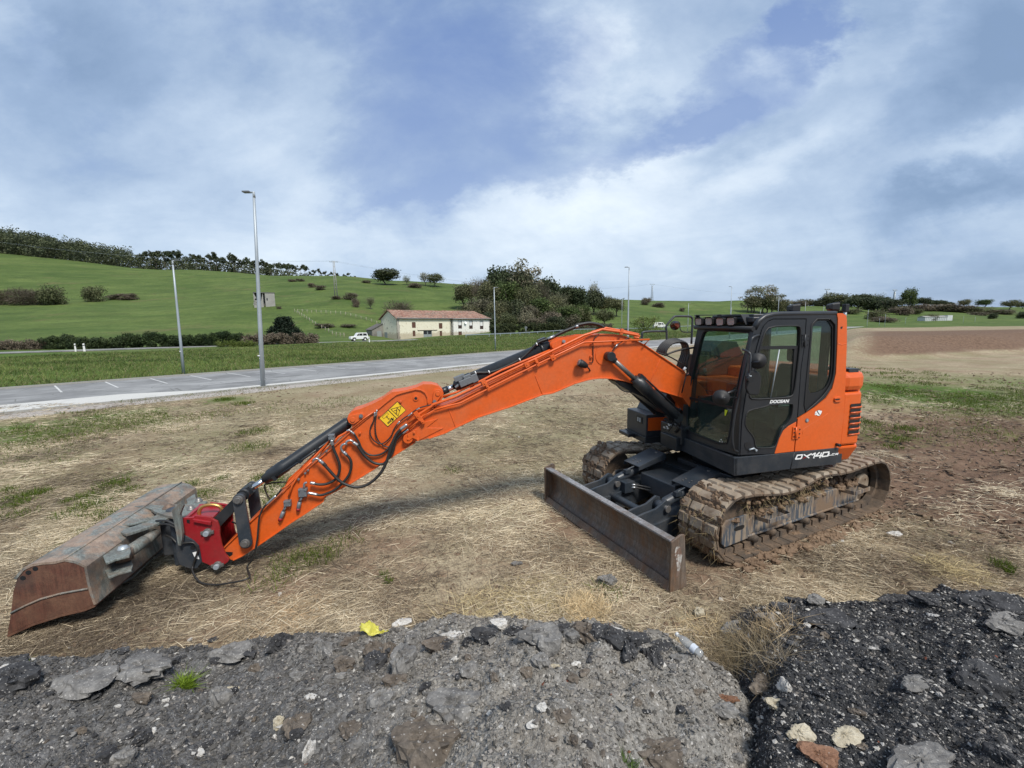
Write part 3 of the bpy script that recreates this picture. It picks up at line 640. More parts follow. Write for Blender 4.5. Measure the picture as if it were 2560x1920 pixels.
def plant(key, x, y, hpx, wpx, D, label, name='tree', cat='tree', group=None, k=None, sink=0.0, z=None):
    """a tree standing at picture column x, distance D; hpx,wpx = its size in picture points"""
    P = far(x, y, D); a, b = ad(P); zz = float(land(a, b, False)) if z is None else z
    H = hpx*D/FPX; Wd = wpx*D/FPX; L = TREE[key]; k = (int(x*7+y*3) if k is None else k) % len(L); me, tm = L[k]
    e = empty(name, (P[0], P[1], zz-sink*H), (x*.37) % 6.28, label=label, cat=cat, group=group)
    wid = {'oak': .86, 'green': .86, 'olive': .86, 'pale': .86, 'bare': .86, 'tall': .48, 'pine': .34, 'cone': .86}.get(key, 1.0)
    c = mesh_obj('crown', me, e); c.scale = (Wd/wid, Wd/wid, H)
    if tm: t = mesh_obj('trunk', tm, e); t.scale = (Wd/wid, Wd/wid, H)
    return e
# ================================================================ EXCAVATOR (frame: its tracks; the upper body is built in its own swung frame U)
ZW.update(Q=(930, 1000, 22.12), T=(1900, 980, 7.9), V=(1680, 760, 9.217), X=(1960, 750, 7.9))
from mathutils.geometry import tessellate_polygon
EX = empty('excavator', label='orange tracked excavator parked on the dry field with its long boom lowered to the left', cat='excavator')
def tr(o, pts, y): return [onU(o, px, py, 1, y) for px, py in pts]
def trm(segs, y):
    r = []
    for o, pts in segs: r += tr(o, pts, y)
    return r
def plate(mb, outer, holes, ext, m=0):
    loops = [[Vector(p) for p in outer]]+[[Vector(p) for p in h] for h in holes]
    flat = [p for l in loops for p in l]; tris = tessellate_polygon(loops); n = len(flat); e = np.asarray(ext, float)
    P = [np.array(p) for p in flat]; nn = sum((np.cross(P[t[1]]-P[t[0]], P[t[2]]-P[t[0]]) for t in tris), np.zeros(3)); f = nn@e > 0
    fs = [(tuple(reversed(t)) if f else tuple(t)) for t in tris]+[(tuple(i+n for i in t) if f else tuple(i+n for i in reversed(t))) for t in tris]
    k = 0
    for l in loops:
        c = len(l)
        for i in range(c): a, b = k+i, k+(i+1) % c; fs.append((a, b, b+n, a+n))
        k += c
    b0 = len(mb.v); mb.add(P+[p+e for p in P], fs, m); return mb
def smooth_path(pts, n=5):
    P = [np.asarray(p, float) for p in pts]; out = []
    for i in range(len(P)-1):
        p0, p1, p2, p3 = P[max(i-1, 0)], P[i], P[i+1], P[min(i+2, len(P)-1)]
        for k in range(n):
            t = k/n; out.append(.5*((2*p1)+(-p0+p2)*t+(2*p0-5*p1+4*p2-p3)*t*t+(-p0+3*p1-3*p2+p3)*t**3))
    out.append(P[-1]); return out
def disc(mb, c, r, y0, y1, seg=20, m=0): c = np.array(c, float); a = c.copy(); a[1] = y0; b = c.copy(); b[1] = y1; mb.cyl(a, b, r, seg, m)
YH = np.array([0, 1.0, 0])
# ---- boom
YB = .165
BTOP = trm([('B', [(1130, 790), (1180, 740), (1300, 610), (1345, 560), (1450, 505)]), ('C', [(150, 1200), (330, 1140), (470, 1080), (840, 890), (1200, 712), (1650, 500), (1900, 395)]),
            ('D', [(300, 305), (345, 270), (400, 246), (480, 233), (560, 230), (640, 233), (750, 252), (870, 300), (960, 345), (1100, 440), (1375, 625)])], YB)
BBOT = trm([('D', [(1350, 885), (1200, 840), (1040, 790), (900, 755), (830, 735), (760, 715), (690, 700), (620, 690), (550, 685), (480, 685), (410, 694), (350, 706), (230, 742), (100, 798), (0, 840)]),
            ('C', [(1530, 1018), (1100, 1180), (700, 1310), (400, 1450), (270, 1515), (60, 1585)]), ('B', [(1290, 892), (1250, 884)])], YB)
nose = tr('B', [(1150, 915), (1100, 905), (1072, 870), (1083, 825)], YB)
foot = [np.array([.78, YB, 2.0]), np.array([.62, YB, 1.86]), np.array([.52, YB, 1.71]), np.array([.40, YB, 1.55]), np.array([.36, YB, 1.44]), np.array([.42, YB, 1.34]), np.array([.55, YB, 1.33]), np.array([.68, YB, 1.42])]
bm = MB(); bm.prism(nose+BTOP+foot+BBOT, (0, -2*YB, 0))
bot = list(reversed(BBOT))[2:]; up_ = BTOP[5:]
bm.strip([p+np.array([0, .022, .0]) for p in bot], (0, -.374, 0), .016); bm.strip([p+np.array([0, .018, 0]) for p in up_], (0, -.366, 0), .014)
for a, b in (((1440, 770), (1533, 1012)), ((318, 1195), (410, 1440))): bm.tube(tr('C', [a, b], YB+.001), .007, 6)
bm.tube(tr('D', [(1120, 490), (1015, 730)], YB+.001), .007, 6)
c = onU('D', 545, 450, 1, YB); disc(bm, c, .135, YB, YB+.008, 32)
for pts in (((60, 1590), (250, 1450)), ): pass
bm.prism(tr('B', [(1160, 745), (1250, 735), (1330, 650), (1530, 600), (1380, 720), (1600, 725), (1290, 880), (1240, 900), (1170, 905), (1085, 860)], YB+.0), (0, .012, 0))
c = onU('B', 1140, 855, 1, YB); disc(bm, c, .058, -YB-.05, YB+.05, 24)
BOOM = bm.build('boom', ORANGE, EX, U2M, bevel=.004)
m = MB(); m.prism(tr('B', [(1130, 800), (1215, 755), (1285, 860), (1265, 880), (1200, 850), (1150, 890)], YB+.045), (0, .016, 0))
for p in ((1220, 765), (1268, 860)): disc(m, onU('B', *p, 1, YB), .014, YB+.04, YB+.085, 10)
disc(m, c, .014, YB+.04, YB+.062, 12); m.build('pin_keeper', ORANGE, BOOM, U2M, bevel=.003)
# arm-cylinder bracket on top of the boom: two ears
m = MB()
for y in (.10, -.13):
    m.prism(trm([('C', [(1625, 360), (1660, 315), (1710, 292)]), ('D', [(0, 280), (130, 262), (320, 235), (440, 170), (520, 168), (600, 240), (480, 300), (330, 340), (0, 500)]), ('C', [(1655, 440)])], .1)[0:0] +
            [np.array([q[0], y, q[2]]) for q in trm([('C', [(1628, 350), (1655, 315), (1710, 292), (1900, 262)]), ('D', [(130, 262), (320, 232), (470, 232), (480, 300), (330, 340), (0, 500)]), ('C', [(1655, 445)])], .115)], (0, .03, 0))
g0, g1 = onU('C', 1690, 385, 1, .13), onU('C', 1800, 330, 1, .13)
dd = norm(g1-g0); nn = norm(np.cross(dd, YH)); loop = []
for k in range(9): t = math.pi/2+math.pi*k/8; loop.append(g0-dd*0+(dd*math.cos(t)+nn*math.sin(t))*.042)
for k in range(9): t = -math.pi/2+math.pi*k/8; loop.append(g1+(dd*math.cos(t)+nn*math.sin(t))*.042)
m.prism(loop, (0, .02, 0)); m.build('cylinder_bracket', ORANGE, BOOM, U2M, bevel=.003)
m = MB(); disc(m, g1, .022, .14, .175, 12); disc(m, g1, .012, .175, .185, 8); m.build('bolt', ZINC, BOOM, U2M)
# hydraulic steel lines along the boom
def lines(name, specs, mat, parent, seg=8):
    for r, y, segs in specs:
        m = MB(); pts = trm(segs, y); m.tube(pts, r, seg); m.build(name, mat, parent, U2M)
lines('hydraulic_pipe', [
    (.017, .20, [('B', [(1140, 665), (1290, 545), (1450, 440)]), ('C', [(110, 1150), (400, 1050), (700, 905), (1300, 620), (1500, 530), (2074, 250)]), ('D', [(480, 195), (520, 180), (700, 205), (880, 240), (905, 250), (895, 268), (850, 262)])]),
    (.012, .215, [('B', [(1150, 740), (1290, 620), (1330, 570), (1480, 485)]), ('C', [(120, 1215), (330, 1160), (480, 1125), (840, 940), (1480, 620), (1650, 540), (2074, 340)]), ('D', [(335, 315), (640, 302), (1010, 284), (960, 338)])]),
    (.015, .10, [('C', [(230, 1050), (420, 990), (760, 830), (1010, 700), (1400, 540), (1640, 440)])]),
    (.015, .07, [('C', [(420, 1110), (800, 905), (1400, 600), (2000, 330)]), ('D', [(420, 205), (560, 165), (780, 205), (900, 232)])]),
    (.011, -.05, [('C', [(260, 1060), (700, 850), (1200, 640)])]),
], ORANGE, BOOM)
def clampbox(o, x, y, yy, L=.07, W=.05, T=.02, d=None, mat=None, name='pipe_clamp', parent=None):
    m = MB(); c = onU(o, x, y, 1, yy); c2 = onU(o, *(d or (x+50, y-25)), 1, yy); ax = norm(c2-c); n = norm(np.cross(ax, YH)); rot = np.stack([ax, YH, n], 1)
    m.box(c, (W/2, T, L/2), rot); m.cyl(c+YH*T, c+YH*(T+.012), .008, 6); m.build(name, mat or ORANGE, parent or BOOM, U2M, bevel=.003)
for x, y in ((820, 915), (1465, 605)): clampbox('C', x, y, .215, .10, .035, .018)
for x, y in ((1330, 630), (1670, 540), (780, 870)): clampbox('C', x, y, .21, .07, .06, .022)
clampbox('B', 1270, 570, .21, .12, .05, .022, (1330, 530)); clampbox('B', 1330, 640, .215, .06, .04, .02, (1390, 600)); clampbox('D', 720, 205, .205, .08, .04, .02, (800, 225)); clampbox('D', 650, 305, .2, .05, .03, .02, (720, 303))
# work lamp and its wire on the boom side
m = MB(); P = [onU('D', 265, 515, 1, .2), onU('D', 300, 505, 1, .3), onU('D', 350, 505, 1, .3), onU('D', 395, 565, 1, .24), onU('D', 380, 595, 1, .2), onU('D', 330, 575, 1, .2)]
cL = onU('D', 325, 545, 1, .24); dL = norm(onU('D', 265, 520, 1, .26)-onU('D', 390, 580, 1, .24)); m.lathe(cL-dL*.07, dL, [(0, .015), (.02, .035), (.09, .052), (.13, .050), (.15, .03), (.151, .0)], 16)
m.tube([cL-dL*.06, onU('D', 385, 590, 1, .20), onU('D', 395, 610, 1, .17)], .01, 6); LMP = m.build('work_lamp', RUBBER, BOOM, U2M)
m = MB(); m.lathe(cL+dL*.078, dL, [(0, .046), (.004, .044), (.005, 0)], 16); m.build('lens', LENS, BOOM, U2M)
m = MB(); m.tube(tr('D', [(490, 228), (440, 270), (425, 320), (427, 500), (420, 525), (385, 525)], .18), .006, 6); m.build('wire', BLACK, BOOM, U2M)
for x, y in ((408, 340), (405, 465)): clampbox('D', x, y, .18, .035, .03, .012, (x+30, y))
m = MB(); m.tube(smooth_path(tr('D', [(800, 262), (740, 300), (690, 330), (655, 360), (625, 405)], .21)), .007, 6, 0); m.build('hose', HOSE, BOOM, U2M)
m = MB(); m.cyl(onU('D', 680, 335, 1, .212), onU('D', 650, 370, 1, .212), .012, 8); m.build('hose_fitting', ZINC, BOOM, U2M)
# ---- arm cylinder
m = MB(); A0, A1, A2 = onU('C', 1625, 395, 1, -.02), onU('C', 560, 842, 1, -.02), onU('C', 400, 882, 1, -.02); E1 = onU('C', 175, 1005, 1, -.02)
ax = norm(E1-A0); L1 = np.linalg.norm(A1-A0); L2 = np.linalg.norm(A2-A0); LE = np.linalg.norm(E1-A0)
m.lathe(A0, ax, [(-.06, 0), (-.06, .05), (0, .07), (.0, .088), (L1-.06, .088), (L1-.06, .096), (L1, .096), (L1+.002, .075), (L2, .070), (L2+.02, .045)], 24)
ACY = m.build('arm_cylinder', CYLP, EX, U2M)
m = MB(); m.cyl(A0+ax*L2, A0+ax*(LE-.05), .034, 16); m.build('piston_rod', CHROME, ACY, U2M)
m = MB(); m.cyl(A0+ax*(L2+.10), A0+ax*(LE-.03), .047, 16); m.cyl(E1-YH*.07, E1+YH*.07, .062, 18); m.build('rod_end', CYLP, ACY, U2M)
m = MB(); c = onU('C', 540, 850, 1, .10); n = norm(np.cross(ax, YH)); rot = np.stack([ax, YH, n], 1)
m.box(c, (.085, .05, .04), rot); m.box(c-ax*.12+n*.0, (.04, .045, .05), rot); m.box(c+n*.055-ax*.04, (.05, .03, .02), rot); m.cyl(c+ax*.08, c+ax*.15+n*-.02, .018, 8)
m.box(onU('C', 460, 800, 1, .06), (.07, .04, .03), rot); m.build('valve_block', IRON, ACY, U2M, bevel=.005)
for k, (y, off) in enumerate(((.075, 0), (.055, 14), (-.02, -10))):
    m = MB(); m.tube(smooth_path(tr('C', [(560, 770+off), (660, 735+off), (850, 728+off), (1000, 680+off), (1230, 570+off), (1350, 470+off), (1450, 365+off), (1530, 320+off), (1640, 285+off), (1800, 205+off), (1970, 135+off)], y)+tr('D', [(250, 140+off*.8), (380, 115+off*.8), (480, 130+off*.8), (540, 160+off*.8)], y)), .013 if k < 2 else .010, 8); m.build('hose', HOSE, ACY, U2M)
for P in ([(1600, 300), (1690, 258)], [(1960, 142), (2000, 128)]):
    m = MB(); m.cyl(onU('C', *P[0], 1, .078), onU('C', *P[1], 1, .078), .019, 8); m.build('hose_fitting', ZINC, ACY, U2M)
for x, y in ((668, 735), (843, 725), (1240, 565), (1460, 365)):
    m = MB(); c0 = onU('C', x, y, 1, .075); m.cyl(c0-ax*.006, c0+ax*.006, .021, 10); m.build('cable_tie', WHITEP, ACY, U2M)
m = MB(); c0 = onU('C', 1560, 410, 1, 0); m.lathe(A0, ax, [(.10, .091), (.10, .10), (.14, .10), (.14, .091)], 20); m.box(c0+n*.11, (.05, .05, .02), rot); m.build('clamp_band', CYLP, ACY, U2M)
# ---- arm (dipper)
YA = .135
AO = trm([('A', [(85, 1425), (180, 1562), (212, 1558), (320, 1507), (500, 1390), (700, 1255), (920, 1100), (1100, 985), (1310, 842)]),
          ('B', [(60, 1612), (400, 1440), (750, 1222), (990, 1060), (1235, 905), (1330, 800), (1400, 690), (1440, 560), (1480, 460), (1545, 400), (1590, 340), (1602, 275), (1588, 228), (1530, 178), (1450, 157), (1340, 155), (1250, 198), (1120, 232), (1000, 252), (935, 258), (870, 300), (800, 350), (700, 402), (540, 470), (430, 502), (372, 548), (352, 605), (368, 650), (400, 672), (418, 700), (405, 765), (200, 950), (0, 1115)]),
          ('A', [(1100, 465), (870, 680), (830, 725), (540, 985), (415, 1100), (320, 1195)])], YA)
bm = MB(); bm.prism(AO, (0, -2*YA, 0))
lo = AO[2:14]; bm.strip([p+np.array([0, .02, 0]) for p in lo], (0, -2*YA-.04, 0), .014)
hi = AO[-9:]+[AO[0]]; bm.strip([p+np.array([0, .02, 0]) for p in hi], (0, -2*YA-.04, 0), .012)
rib = tr('B', [(415, 752), (600, 600), (755, 475), (870, 380), (990, 290), (1060, 268), (1240, 222), (1310, 232), (1365, 268), (1395, 330), (1400, 405)], YA+.002); bm.strip(rib, (0, .018, 0), .016)
for x, y, r in ((1242, 340, .034), (1045, 378, .015), (768, 560, .012), (520, 785, .014)): disc(bm, onU('B', x, y, 1, YA), r, YA, YA+.012 if r > .03 else YA+.03, 18)
c = onU('B', 1525, 275, 1, YA); c2 = onU('B', 1483, 378, 1, YA); c3 = onU('B', 428, 610, 1, YA); c4 = onU('B', 535, 565, 1, YA)
def capsule(mb, a, b, ra, rb, y0, y1):
    a = np.array(a); b = np.array(b); a[1] = b[1] = y0; d = norm(b-a); n = norm(np.cross(d, YH)); L = []
    for k in range(11): t = math.pi/2+math.pi*k/10; L.append(a+(d*math.cos(t)+n*math.sin(t))*ra)
    for k in range(9): t = -math.pi/2+math.pi*k/8; L.append(b+(d*math.cos(t)+n*math.sin(t))*rb)
    mb.prism(L, (0, y1-y0, 0))
capsule(bm, c, c2, .055, .026, YA, YA+.028); capsule(bm, c3, c4, .055, .036, YA, YA+.028)
for q, r in ((c, .03), (c3, .03)): disc(bm, q, r, YA+.028, YA+.04, 18)
ARM = bm.build('arm', ORANGE, EX, U2M, bevel=.003)
m = MB(); disc(m, onU('B', 1242, 340, 1, YA), .018, YA+.012, YA+.014, 14); m.build('socket', CYLP, ARM, U2M)
for q in (c2, c4):
    m = MB(); disc(m, q, .023, YA+.028, YA+.05, 12); disc(m, q, .011, YA+.05, YA+.06, 8); m.build('bolt', IRON, ARM, U2M)
m = MB(); m.prism(tr('A', [(105, 1460), (205, 1465), (200, 1500), (165, 1520)], YA+.0015), (0, .001, 0)); m.build('grease_patch', BLACK, ARM, U2M)
# warning label with its two pictures
def lab(name, pts, y, mat, th=.0012): m = MB(); m.prism(tr('Q', pts, y), (0, th, 0)); return m.build(name, mat, ARM, U2M)
lab('warning_label', [(1400, 60), (1890, 560), (875, 1500), (385, 1010)], YA+.002, BLACK)
lab('label_field', [(1400, 112), (1862, 562), (1375, 1000), (925, 552)], YA+.0035, YELLOW); lab('label_field', [(893, 590), (1340, 1028), (872, 1452), (415, 1012)], YA+.0035, YELLOW)
def line(pts, w, closed=True):
    m = MB(); P = pts+[pts[0]] if closed else pts
    for i in range(len(P)-1):
        a, b = np.array(P[i], float), np.array(P[i+1], float); d = (b-a)/np.linalg.norm(b-a); n = np.array([-d[1], d[0]])*w/2; a = a-d*w*.4; b = b+d*w*.4
        m.prism(tr('Q', [tuple(a-n), tuple(b-n), tuple(b+n), tuple(a+n)], YA+.005), (0, .001, 0))
    m.build('pictogram', BLACK, ARM, U2M)
line([(1045, 510), (1605, 355), (1440, 890)], 30); line([(830, 690), (920, 780), (655, 1035), (560, 940)], 16)
line([(1365, 430), (1420, 490)], 44, False); line([(1455, 520), (1510, 580)], 44, False); line([(1235, 590), (1340, 580), (1380, 640), (1340, 700), (1390, 780)], 34, False); line([(1350, 520), (1365, 580)], 40, False); line([(1300, 715), (1350, 700)], 26, False)
line([(820, 940), (935, 1055)], 34, False); line([(790, 985), (805, 925), (880, 915)], 22, False); line([(895, 1070), (950, 1060), (965, 1000)], 22, False)
line([(1080, 1030), (1160, 1100)], 95, False); line([(1030, 1110), (860, 1270)], 44, False); line([(1070, 1150), (900, 1310)], 36, False); line([(1175, 985), (1190, 1010)], 44, False); line([(985, 1100), (1060, 1020)], 26, False); line([(1180, 1110), (1100, 1200)], 26, False)
# lines on the arm
lines('hydraulic_pipe', [
    (.014, .12, [('B', [(395, 752), (330, 790), (240, 840), (180, 910), (0, 1070)]), ('A', [(1390, 110), (1060, 455), (960, 545), (870, 645), (850, 660)])]),
    (.011, .165, [('A', [(1165, 365), (1090, 440), (1000, 540), (930, 650), (885, 800)])]),
    (.010, .155, [('A', [(1165, 375), (1040, 490), (870, 655), (800, 700)])]),
    (.012, .02, [('A', [(1420, 60), (1100, 380), (1020, 460), (900, 570), (860, 640)])]),
    (.009, .16, [('B', [(690, 520), (560, 610), (400, 748)])]),
], ORANGE, ARM)
for o, x, y in (('A', 1090, 500), ('A', 1125, 465), ('A', 1010, 575), ('A', 1350, 230)):
    m = MB(); disc(m, onU(o, x, y, 1, .16), .012, .135, .175, 10); m.build('bolt', ZINC, ARM, U2M)
def hoses(specs, parent, mat=HOSE):
    for r, y, segs in specs:
        m = MB(); m.tube(smooth_path(trm(segs, y), 5), r, 8); m.build('hose', mat, parent, U2M)
hoses([
    (.0185, .235, [('B', [(1100, 700), (1010, 780), (955, 880), (915, 990), (890, 1080), (860, 1170), (800, 1290), (700, 1400), (600, 1465), (500, 1492), (400, 1480), (280, 1430), (180, 1340), (90, 1240), (30, 1180)]), ('A', [(1340, 410), (1290, 365)])]),
    (.0165, .20, [('B', [(160, 890), (178, 1000), (225, 1110), (255, 1210), (248, 1300), (200, 1390), (100, 1445), (0, 1458)]), ('A', [(1170, 625)])]),
    (.0165, .20, [('B', [(330, 1060), (385, 1120), (407, 1200), (385, 1310), (320, 1410), (200, 1520), (100, 1570), (0, 1595)]), ('A', [(1130, 745)])]),
    (.017, .19, [('B', [(475, 935), (560, 1060), (640, 1140), (720, 1185), (820, 1190), (880, 1130), (940, 1040), (962, 960), (985, 880), (1060, 800), (1130, 745)])]),
    (.012, .17, [('B', [(440, 800), (500, 900), (540, 990), (610, 1060), (700, 1082), (800, 1060), (880, 1000), (940, 900), (1000, 800), (1060, 730)])]),
    (.008, .17, [('B', [(705, 560), (695, 630), (655, 720), (652, 810), (700, 890), (780, 930), (850, 905), (920, 830), (955, 750), (1000, 680), (1080, 605), (1170, 545), (1260, 480), (1320, 455), (1450, 420), (1500, 405)])]),
    (.008, .165, [('B', [(725, 560), (715, 700), (730, 830), (780, 920), (850, 965), (900, 970)])]),
], ARM)
def fits(specs, parent, mat=ZINC, name='hose_fitting'):
    for r, y, o, pts in specs:
        m = MB(); m.tube(smooth_path(tr(o, pts, y), 4), r, 10); m.build(name, mat, parent, U2M)
fits([(.022, .235, 'B', [(1130, 680), (1040, 745)]), (.021, .235, 'A', [(1310, 385), (1262, 345)]), (.012, .22, 'A', [(1270, 350), (1225, 322), (1185, 345)]), (.020, .20, 'B', [(152, 880), (165, 950)]), (.014, .19, 'A', [(1110, 615), (1080, 630), (1075, 680)]),
      (.019, .20, 'A', [(1210, 628), (1150, 620)]), (.018, .20, 'A', [(1240, 765), (1120, 742)]), (.021, .19, 'B', [(490, 950), (430, 910)]), (.014, .185, 'B', [(430, 905), (395, 885), (345, 905), (340, 945)]), (.014, .2, 'B', [(330, 930), (285, 950), (275, 1000), (310, 1050)]),
      (.020, .2, 'B', [(305, 1035), (345, 1075)]), (.014, .17, 'B', [(395, 765), (445, 805)]), (.010, .16, 'B', [(345, 765), (375, 752), (400, 770)]), (.012, .2, 'B', [(1150, 740), (1070, 800)]), (.010, .175, 'B', [(1035, 640), (1000, 680)]), (.010, .175, 'B', [(1195, 530), (1140, 575)]), (.010, .17, 'B', [(1290, 468), (1250, 490)]), (.010, .17, 'B', [(712, 520), (706, 580)]), (.009, .165, 'B', [(738, 490), (730, 570)])], ARM)
for o, x, y, sx_, sz, yy in (('A', 1060, 735, .045, .05, .17), ('A', 875, 865, .038, .034, .165), ('B', 152, 838, .035, .03, .17), ('A', 1062, 700, .05, .012, .165)):
    m = MB(); cc = onU(o, x, y, 1, yy); m.box(cc, (sx_, .03, sz)); 
    for dx in (-.7, .7):
        for dz in (-.7, .7): m.cyl(cc+np.array([dx*sx_, .03, dz*sz]), cc+np.array([dx*sx_, .042, dz*sz]), .008, 6)
    m.build('valve_block', IRON, ARM, U2M, bevel=.005)
for a, b, c_ in (((1050, 790), (1020, 850), (1000, 955)), ((850, 905), (825, 965), (780, 1075))):
    m = MB(); q = tr('A', [a, b, c_], .17); m.tube([q[0], q[1]], .016, 10); m.tube([q[1], (q[1]+q[2])/2, q[2]], [.022, .023, .019], 10); m.build('quick_coupling', IRON, ARM, U2M)
    m = MB(); m.tube([(q[1]+3*q[2])/4, q[2]+(q[2]-q[1])*.08], [.025, .02], 10); m.build('coupling_cap', DARKRED, ARM, U2M)
m = MB(); m.tube(smooth_path(tr('A', [(800, 700), (740, 770), (640, 860), (570, 940), (530, 1040), (515, 1180), (505, 1300), (480, 1430), (440, 1560), (380, 1650)], .2)+[ground(640, 1435, .1)*0+M2U(ground(622, 1445, .10)), M2U(ground(570, 1458, .06)), M2U(ground(535, 1462, .03)), M2U(ground(500, 1455, .05)), M2U(ground(482, 1430, .12))]+tr('F', [(1385, 1290), (1420, 1180), (1455, 1060), (1400, 960), (1300, 955), (1200, 975)], .24), 5), .0105, 8); m.build('hose', HOSE, ARM, U2M)
fits([(.014, .2, 'A', [(735, 775), (610, 890)])], ARM)
m = MB(); m.tube(smooth_path(tr('A', [(595, 640), (600, 700), (630, 780), (660, 820)], -.05)), .009, 6); m.build('hose', HOSE, ARM, U2M); m = MB(); m.tube(smooth_path(tr('A', [(190, 1095), (250, 1120), (320, 1160)], -.05)), .009, 6); m.build('hose', HOSE, ARM, U2M); m = MB(); m.tube(smooth_path(tr('A', [(600, 635), (700, 620), (860, 610)], -.02)), .009, 6); m.build('hose', HOSE, ARM, U2M)
# ---- bucket cylinder, links
m = MB(); b0, b1 = onU('B', 428, 610, 1, 0), onU('A', 590, 575, 1, 0); rp = np.array([6.70, 0, .88]); ax = norm(rp-b0); L1 = (b1-b0)@ax; LE = np.linalg.norm(rp-b0)
m.lathe(b0, ax, [(.0, 0), (.0, .055), (.06, .058), (.08, .072), (L1-.30, .072), (L1-.29, .080), (L1-.08, .080), (L1-.06, .066), (L1, .058), (L1+.01, .035)], 22)
m.cyl(b0-YH*.09, b0+YH*.09, .06, 18); BCY = m.build('bucket_cylinder', CYLP, EX, U2M)
m = MB(); n = norm(np.cross(ax, YH)); m.tube([b0+ax*.35+YH*.07-n*.05, b0+ax*(L1-.35)+YH*.07-n*.05, b0+ax*(L1-.12)+YH*.065-n*.04], .014, 8)
for t in (.42, .62, .9): m.box(b0+ax*L1*t+YH*.06-n*.045, (.02, .025, .03), np.stack([ax, YH, n], 1))
m.build('oil_line', CYLP, BCY, U2M)
m = MB(); m.cyl(b0+ax*L1, rp, .032, 16); m.build('piston_rod', CHROME, BCY, U2M)
m = MB(); m.cyl(rp-YH*.10, rp+YH*.10, .068, 18); m.box(rp-ax*.05, (.05, .06, .045), np.stack([ax, YH, n], 1)); m.build('rod_end', CYLP, BCY, U2M)
lp_ = np.array([6.675, 0, .352])
for s in (1, -1):
    m = MB(); capsule(m, rp, lp_, .062, .068, s*.205-.016, s*.205+.016); m.build('link', STEELP, EX, U2M, bevel=.003)
    for q in (rp, lp_):
        m = MB(); disc(m, q, .05, s*.16, s*.245, 18); disc(m, q, .034, s*.16, s*.262, 16); m.build('link_pin', PINM, EX, U2M, bevel=.003)
m = MB(); disc(m, lp_, .045, -.2, .2, 14); m.build('link_pin', PINM, EX, U2M)
cp = onU('F', 1600, 800, 1, .2); cp2 = onU('F', 1745, 1270, 1, .2)
m = MB()
for s in (1, -1): capsule(m, rp, cp, .05, .06, s*.13-.02, s*.13+.02)
m.build('bucket_link', CYLP, EX, U2M, bevel=.003)
# ---- red quick coupler
m = MB(); PO = [(1235, 600), (1400, 592), (1412, 565), (1640, 590), (1672, 618), (1735, 650), (1765, 740), (1770, 860), (1800, 1000), (1850, 1120), (1905, 1200), (1880, 1235), (1790, 1300), (1650, 1290), (1510, 1228), (1475, 1000), (1385, 930), (1250, 830)]
pl = tr('F', PO, .2)
for y in (.20, -.17): m.prism([np.array([p[0], y, p[2]]) for p in pl], (0, -.028, 0))
fa = tr('F', [(1760, 405), (1880, 410), (1930, 500), (1935, 760), (1990, 1000), (1900, 1050), (1800, 800)], -.17)
m.prism(fa, (0, -.028, 0)); t0 = onU('F', 1240, 610, 1, .17); t1 = onU('F', 1660, 600, 1, .17)
m.prism([t0, t1, t1-np.array([0, 0, .05]), t0-np.array([0, 0, .05])], (0, -.34, 0)); m.prism([pl[0]+np.array([-.01, -.03, 0]), pl[17]+np.array([-.01, -.03, 0]), pl[17]+np.array([-.05, -.03, 0]), pl[0]+np.array([-.05, -.03, 0])], (0, -.34, 0))
m.prism(tr('F', [(1405, 600), (1660, 640), (1660, 690), (1405, 640)], .204), (0, .035, 0))
QC = m.build('quick_coupler', DARKRED, EX, U2M, bevel=.005)
m = MB(); m.prism(tr('F', [(1295, 622), (1340, 625), (1342, 680), (1300, 668)], .2015), (0, .002, 0)); m.build('slot', BLACK, QC, U2M)
for q in (cp, cp2):
    m = MB(); disc(m, q, .045, -.21, .225, 20); m.box(q*[1, 0, 1]+YH*.215, (.065, .012, .018)); m.build('pin_collar', PINM, QC, U2M, bevel=.003)
    m = MB(); disc(m, q, .030, .225, .262, 18); m.build('coupler_pin', GALV, QC, U2M, bevel=.004)
m = MB(); q = tr('F', [(1480, 575), (1475, 520), (1500, 460), (1560, 425), (1650, 412), (1740, 425), (1790, 460), (1800, 510), (1790, 545)], .06); m.tube(smooth_path(q, 3), .020, 10); m.build('lifting_ring', GOLD, QC, U2M)
# ---- grey adapter, yoke and tilt cylinder between coupler and bucket
def flat(name, o, pts, ax_, v, ext, mat=YOKE, parent=None, bev=.004):
    m = MB(); m.prism([onU(o, *p, ax_, v) for p in pts], ext); return m.build(name, mat, parent, U2M, bevel=bev)
ADP = flat('bucket_hitch', 'F', [(1135, 1000), (1150, 850), (1215, 830), (1300, 870), (1400, 930), (1465, 1000), (1490, 1110), (1510, 1230), (1440, 1325), (1340, 1325), (1200, 1275), (1150, 1150)], 1, .215, (0, -.03, 0), mat=STEELP, parent=EX)
m = MB(); disc(m, onU('F', 1385, 1025, 1, .215), .026, .214, .2165, 18); m.build('hole', BLACK, ADP, U2M)
m = MB(); m.prism(tr('F', [(1380, 1095), (1440, 1080), (1480, 1190), (1420, 1180)], .2165), (0, .001, 0)); m.build('white_sticker', WHITEP, ADP, U2M)
flat('stop_bar', 'F', [(1080, 490), (1210, 365), (1245, 430), (1195, 560), (1235, 830), (1215, 1000), (1170, 995), (1140, 800), (1095, 590)], 1, .29, (0, -.05, 0), parent=ADP)
zq = .70
yk = [onU('F', *p, 2, zq) for p in [(1200, 595), (1400, 540), (1460, 500), (1590, 360), (1440, 345), (1290, 395), (1080, 405), (900, 440), (780, 470), (860, 515), (1000, 560)]]
m = MB(); m.prism(yk, (0, 0, -.035)); m.build('yoke_plate', YOKE, ADP, U2M, bevel=.005)
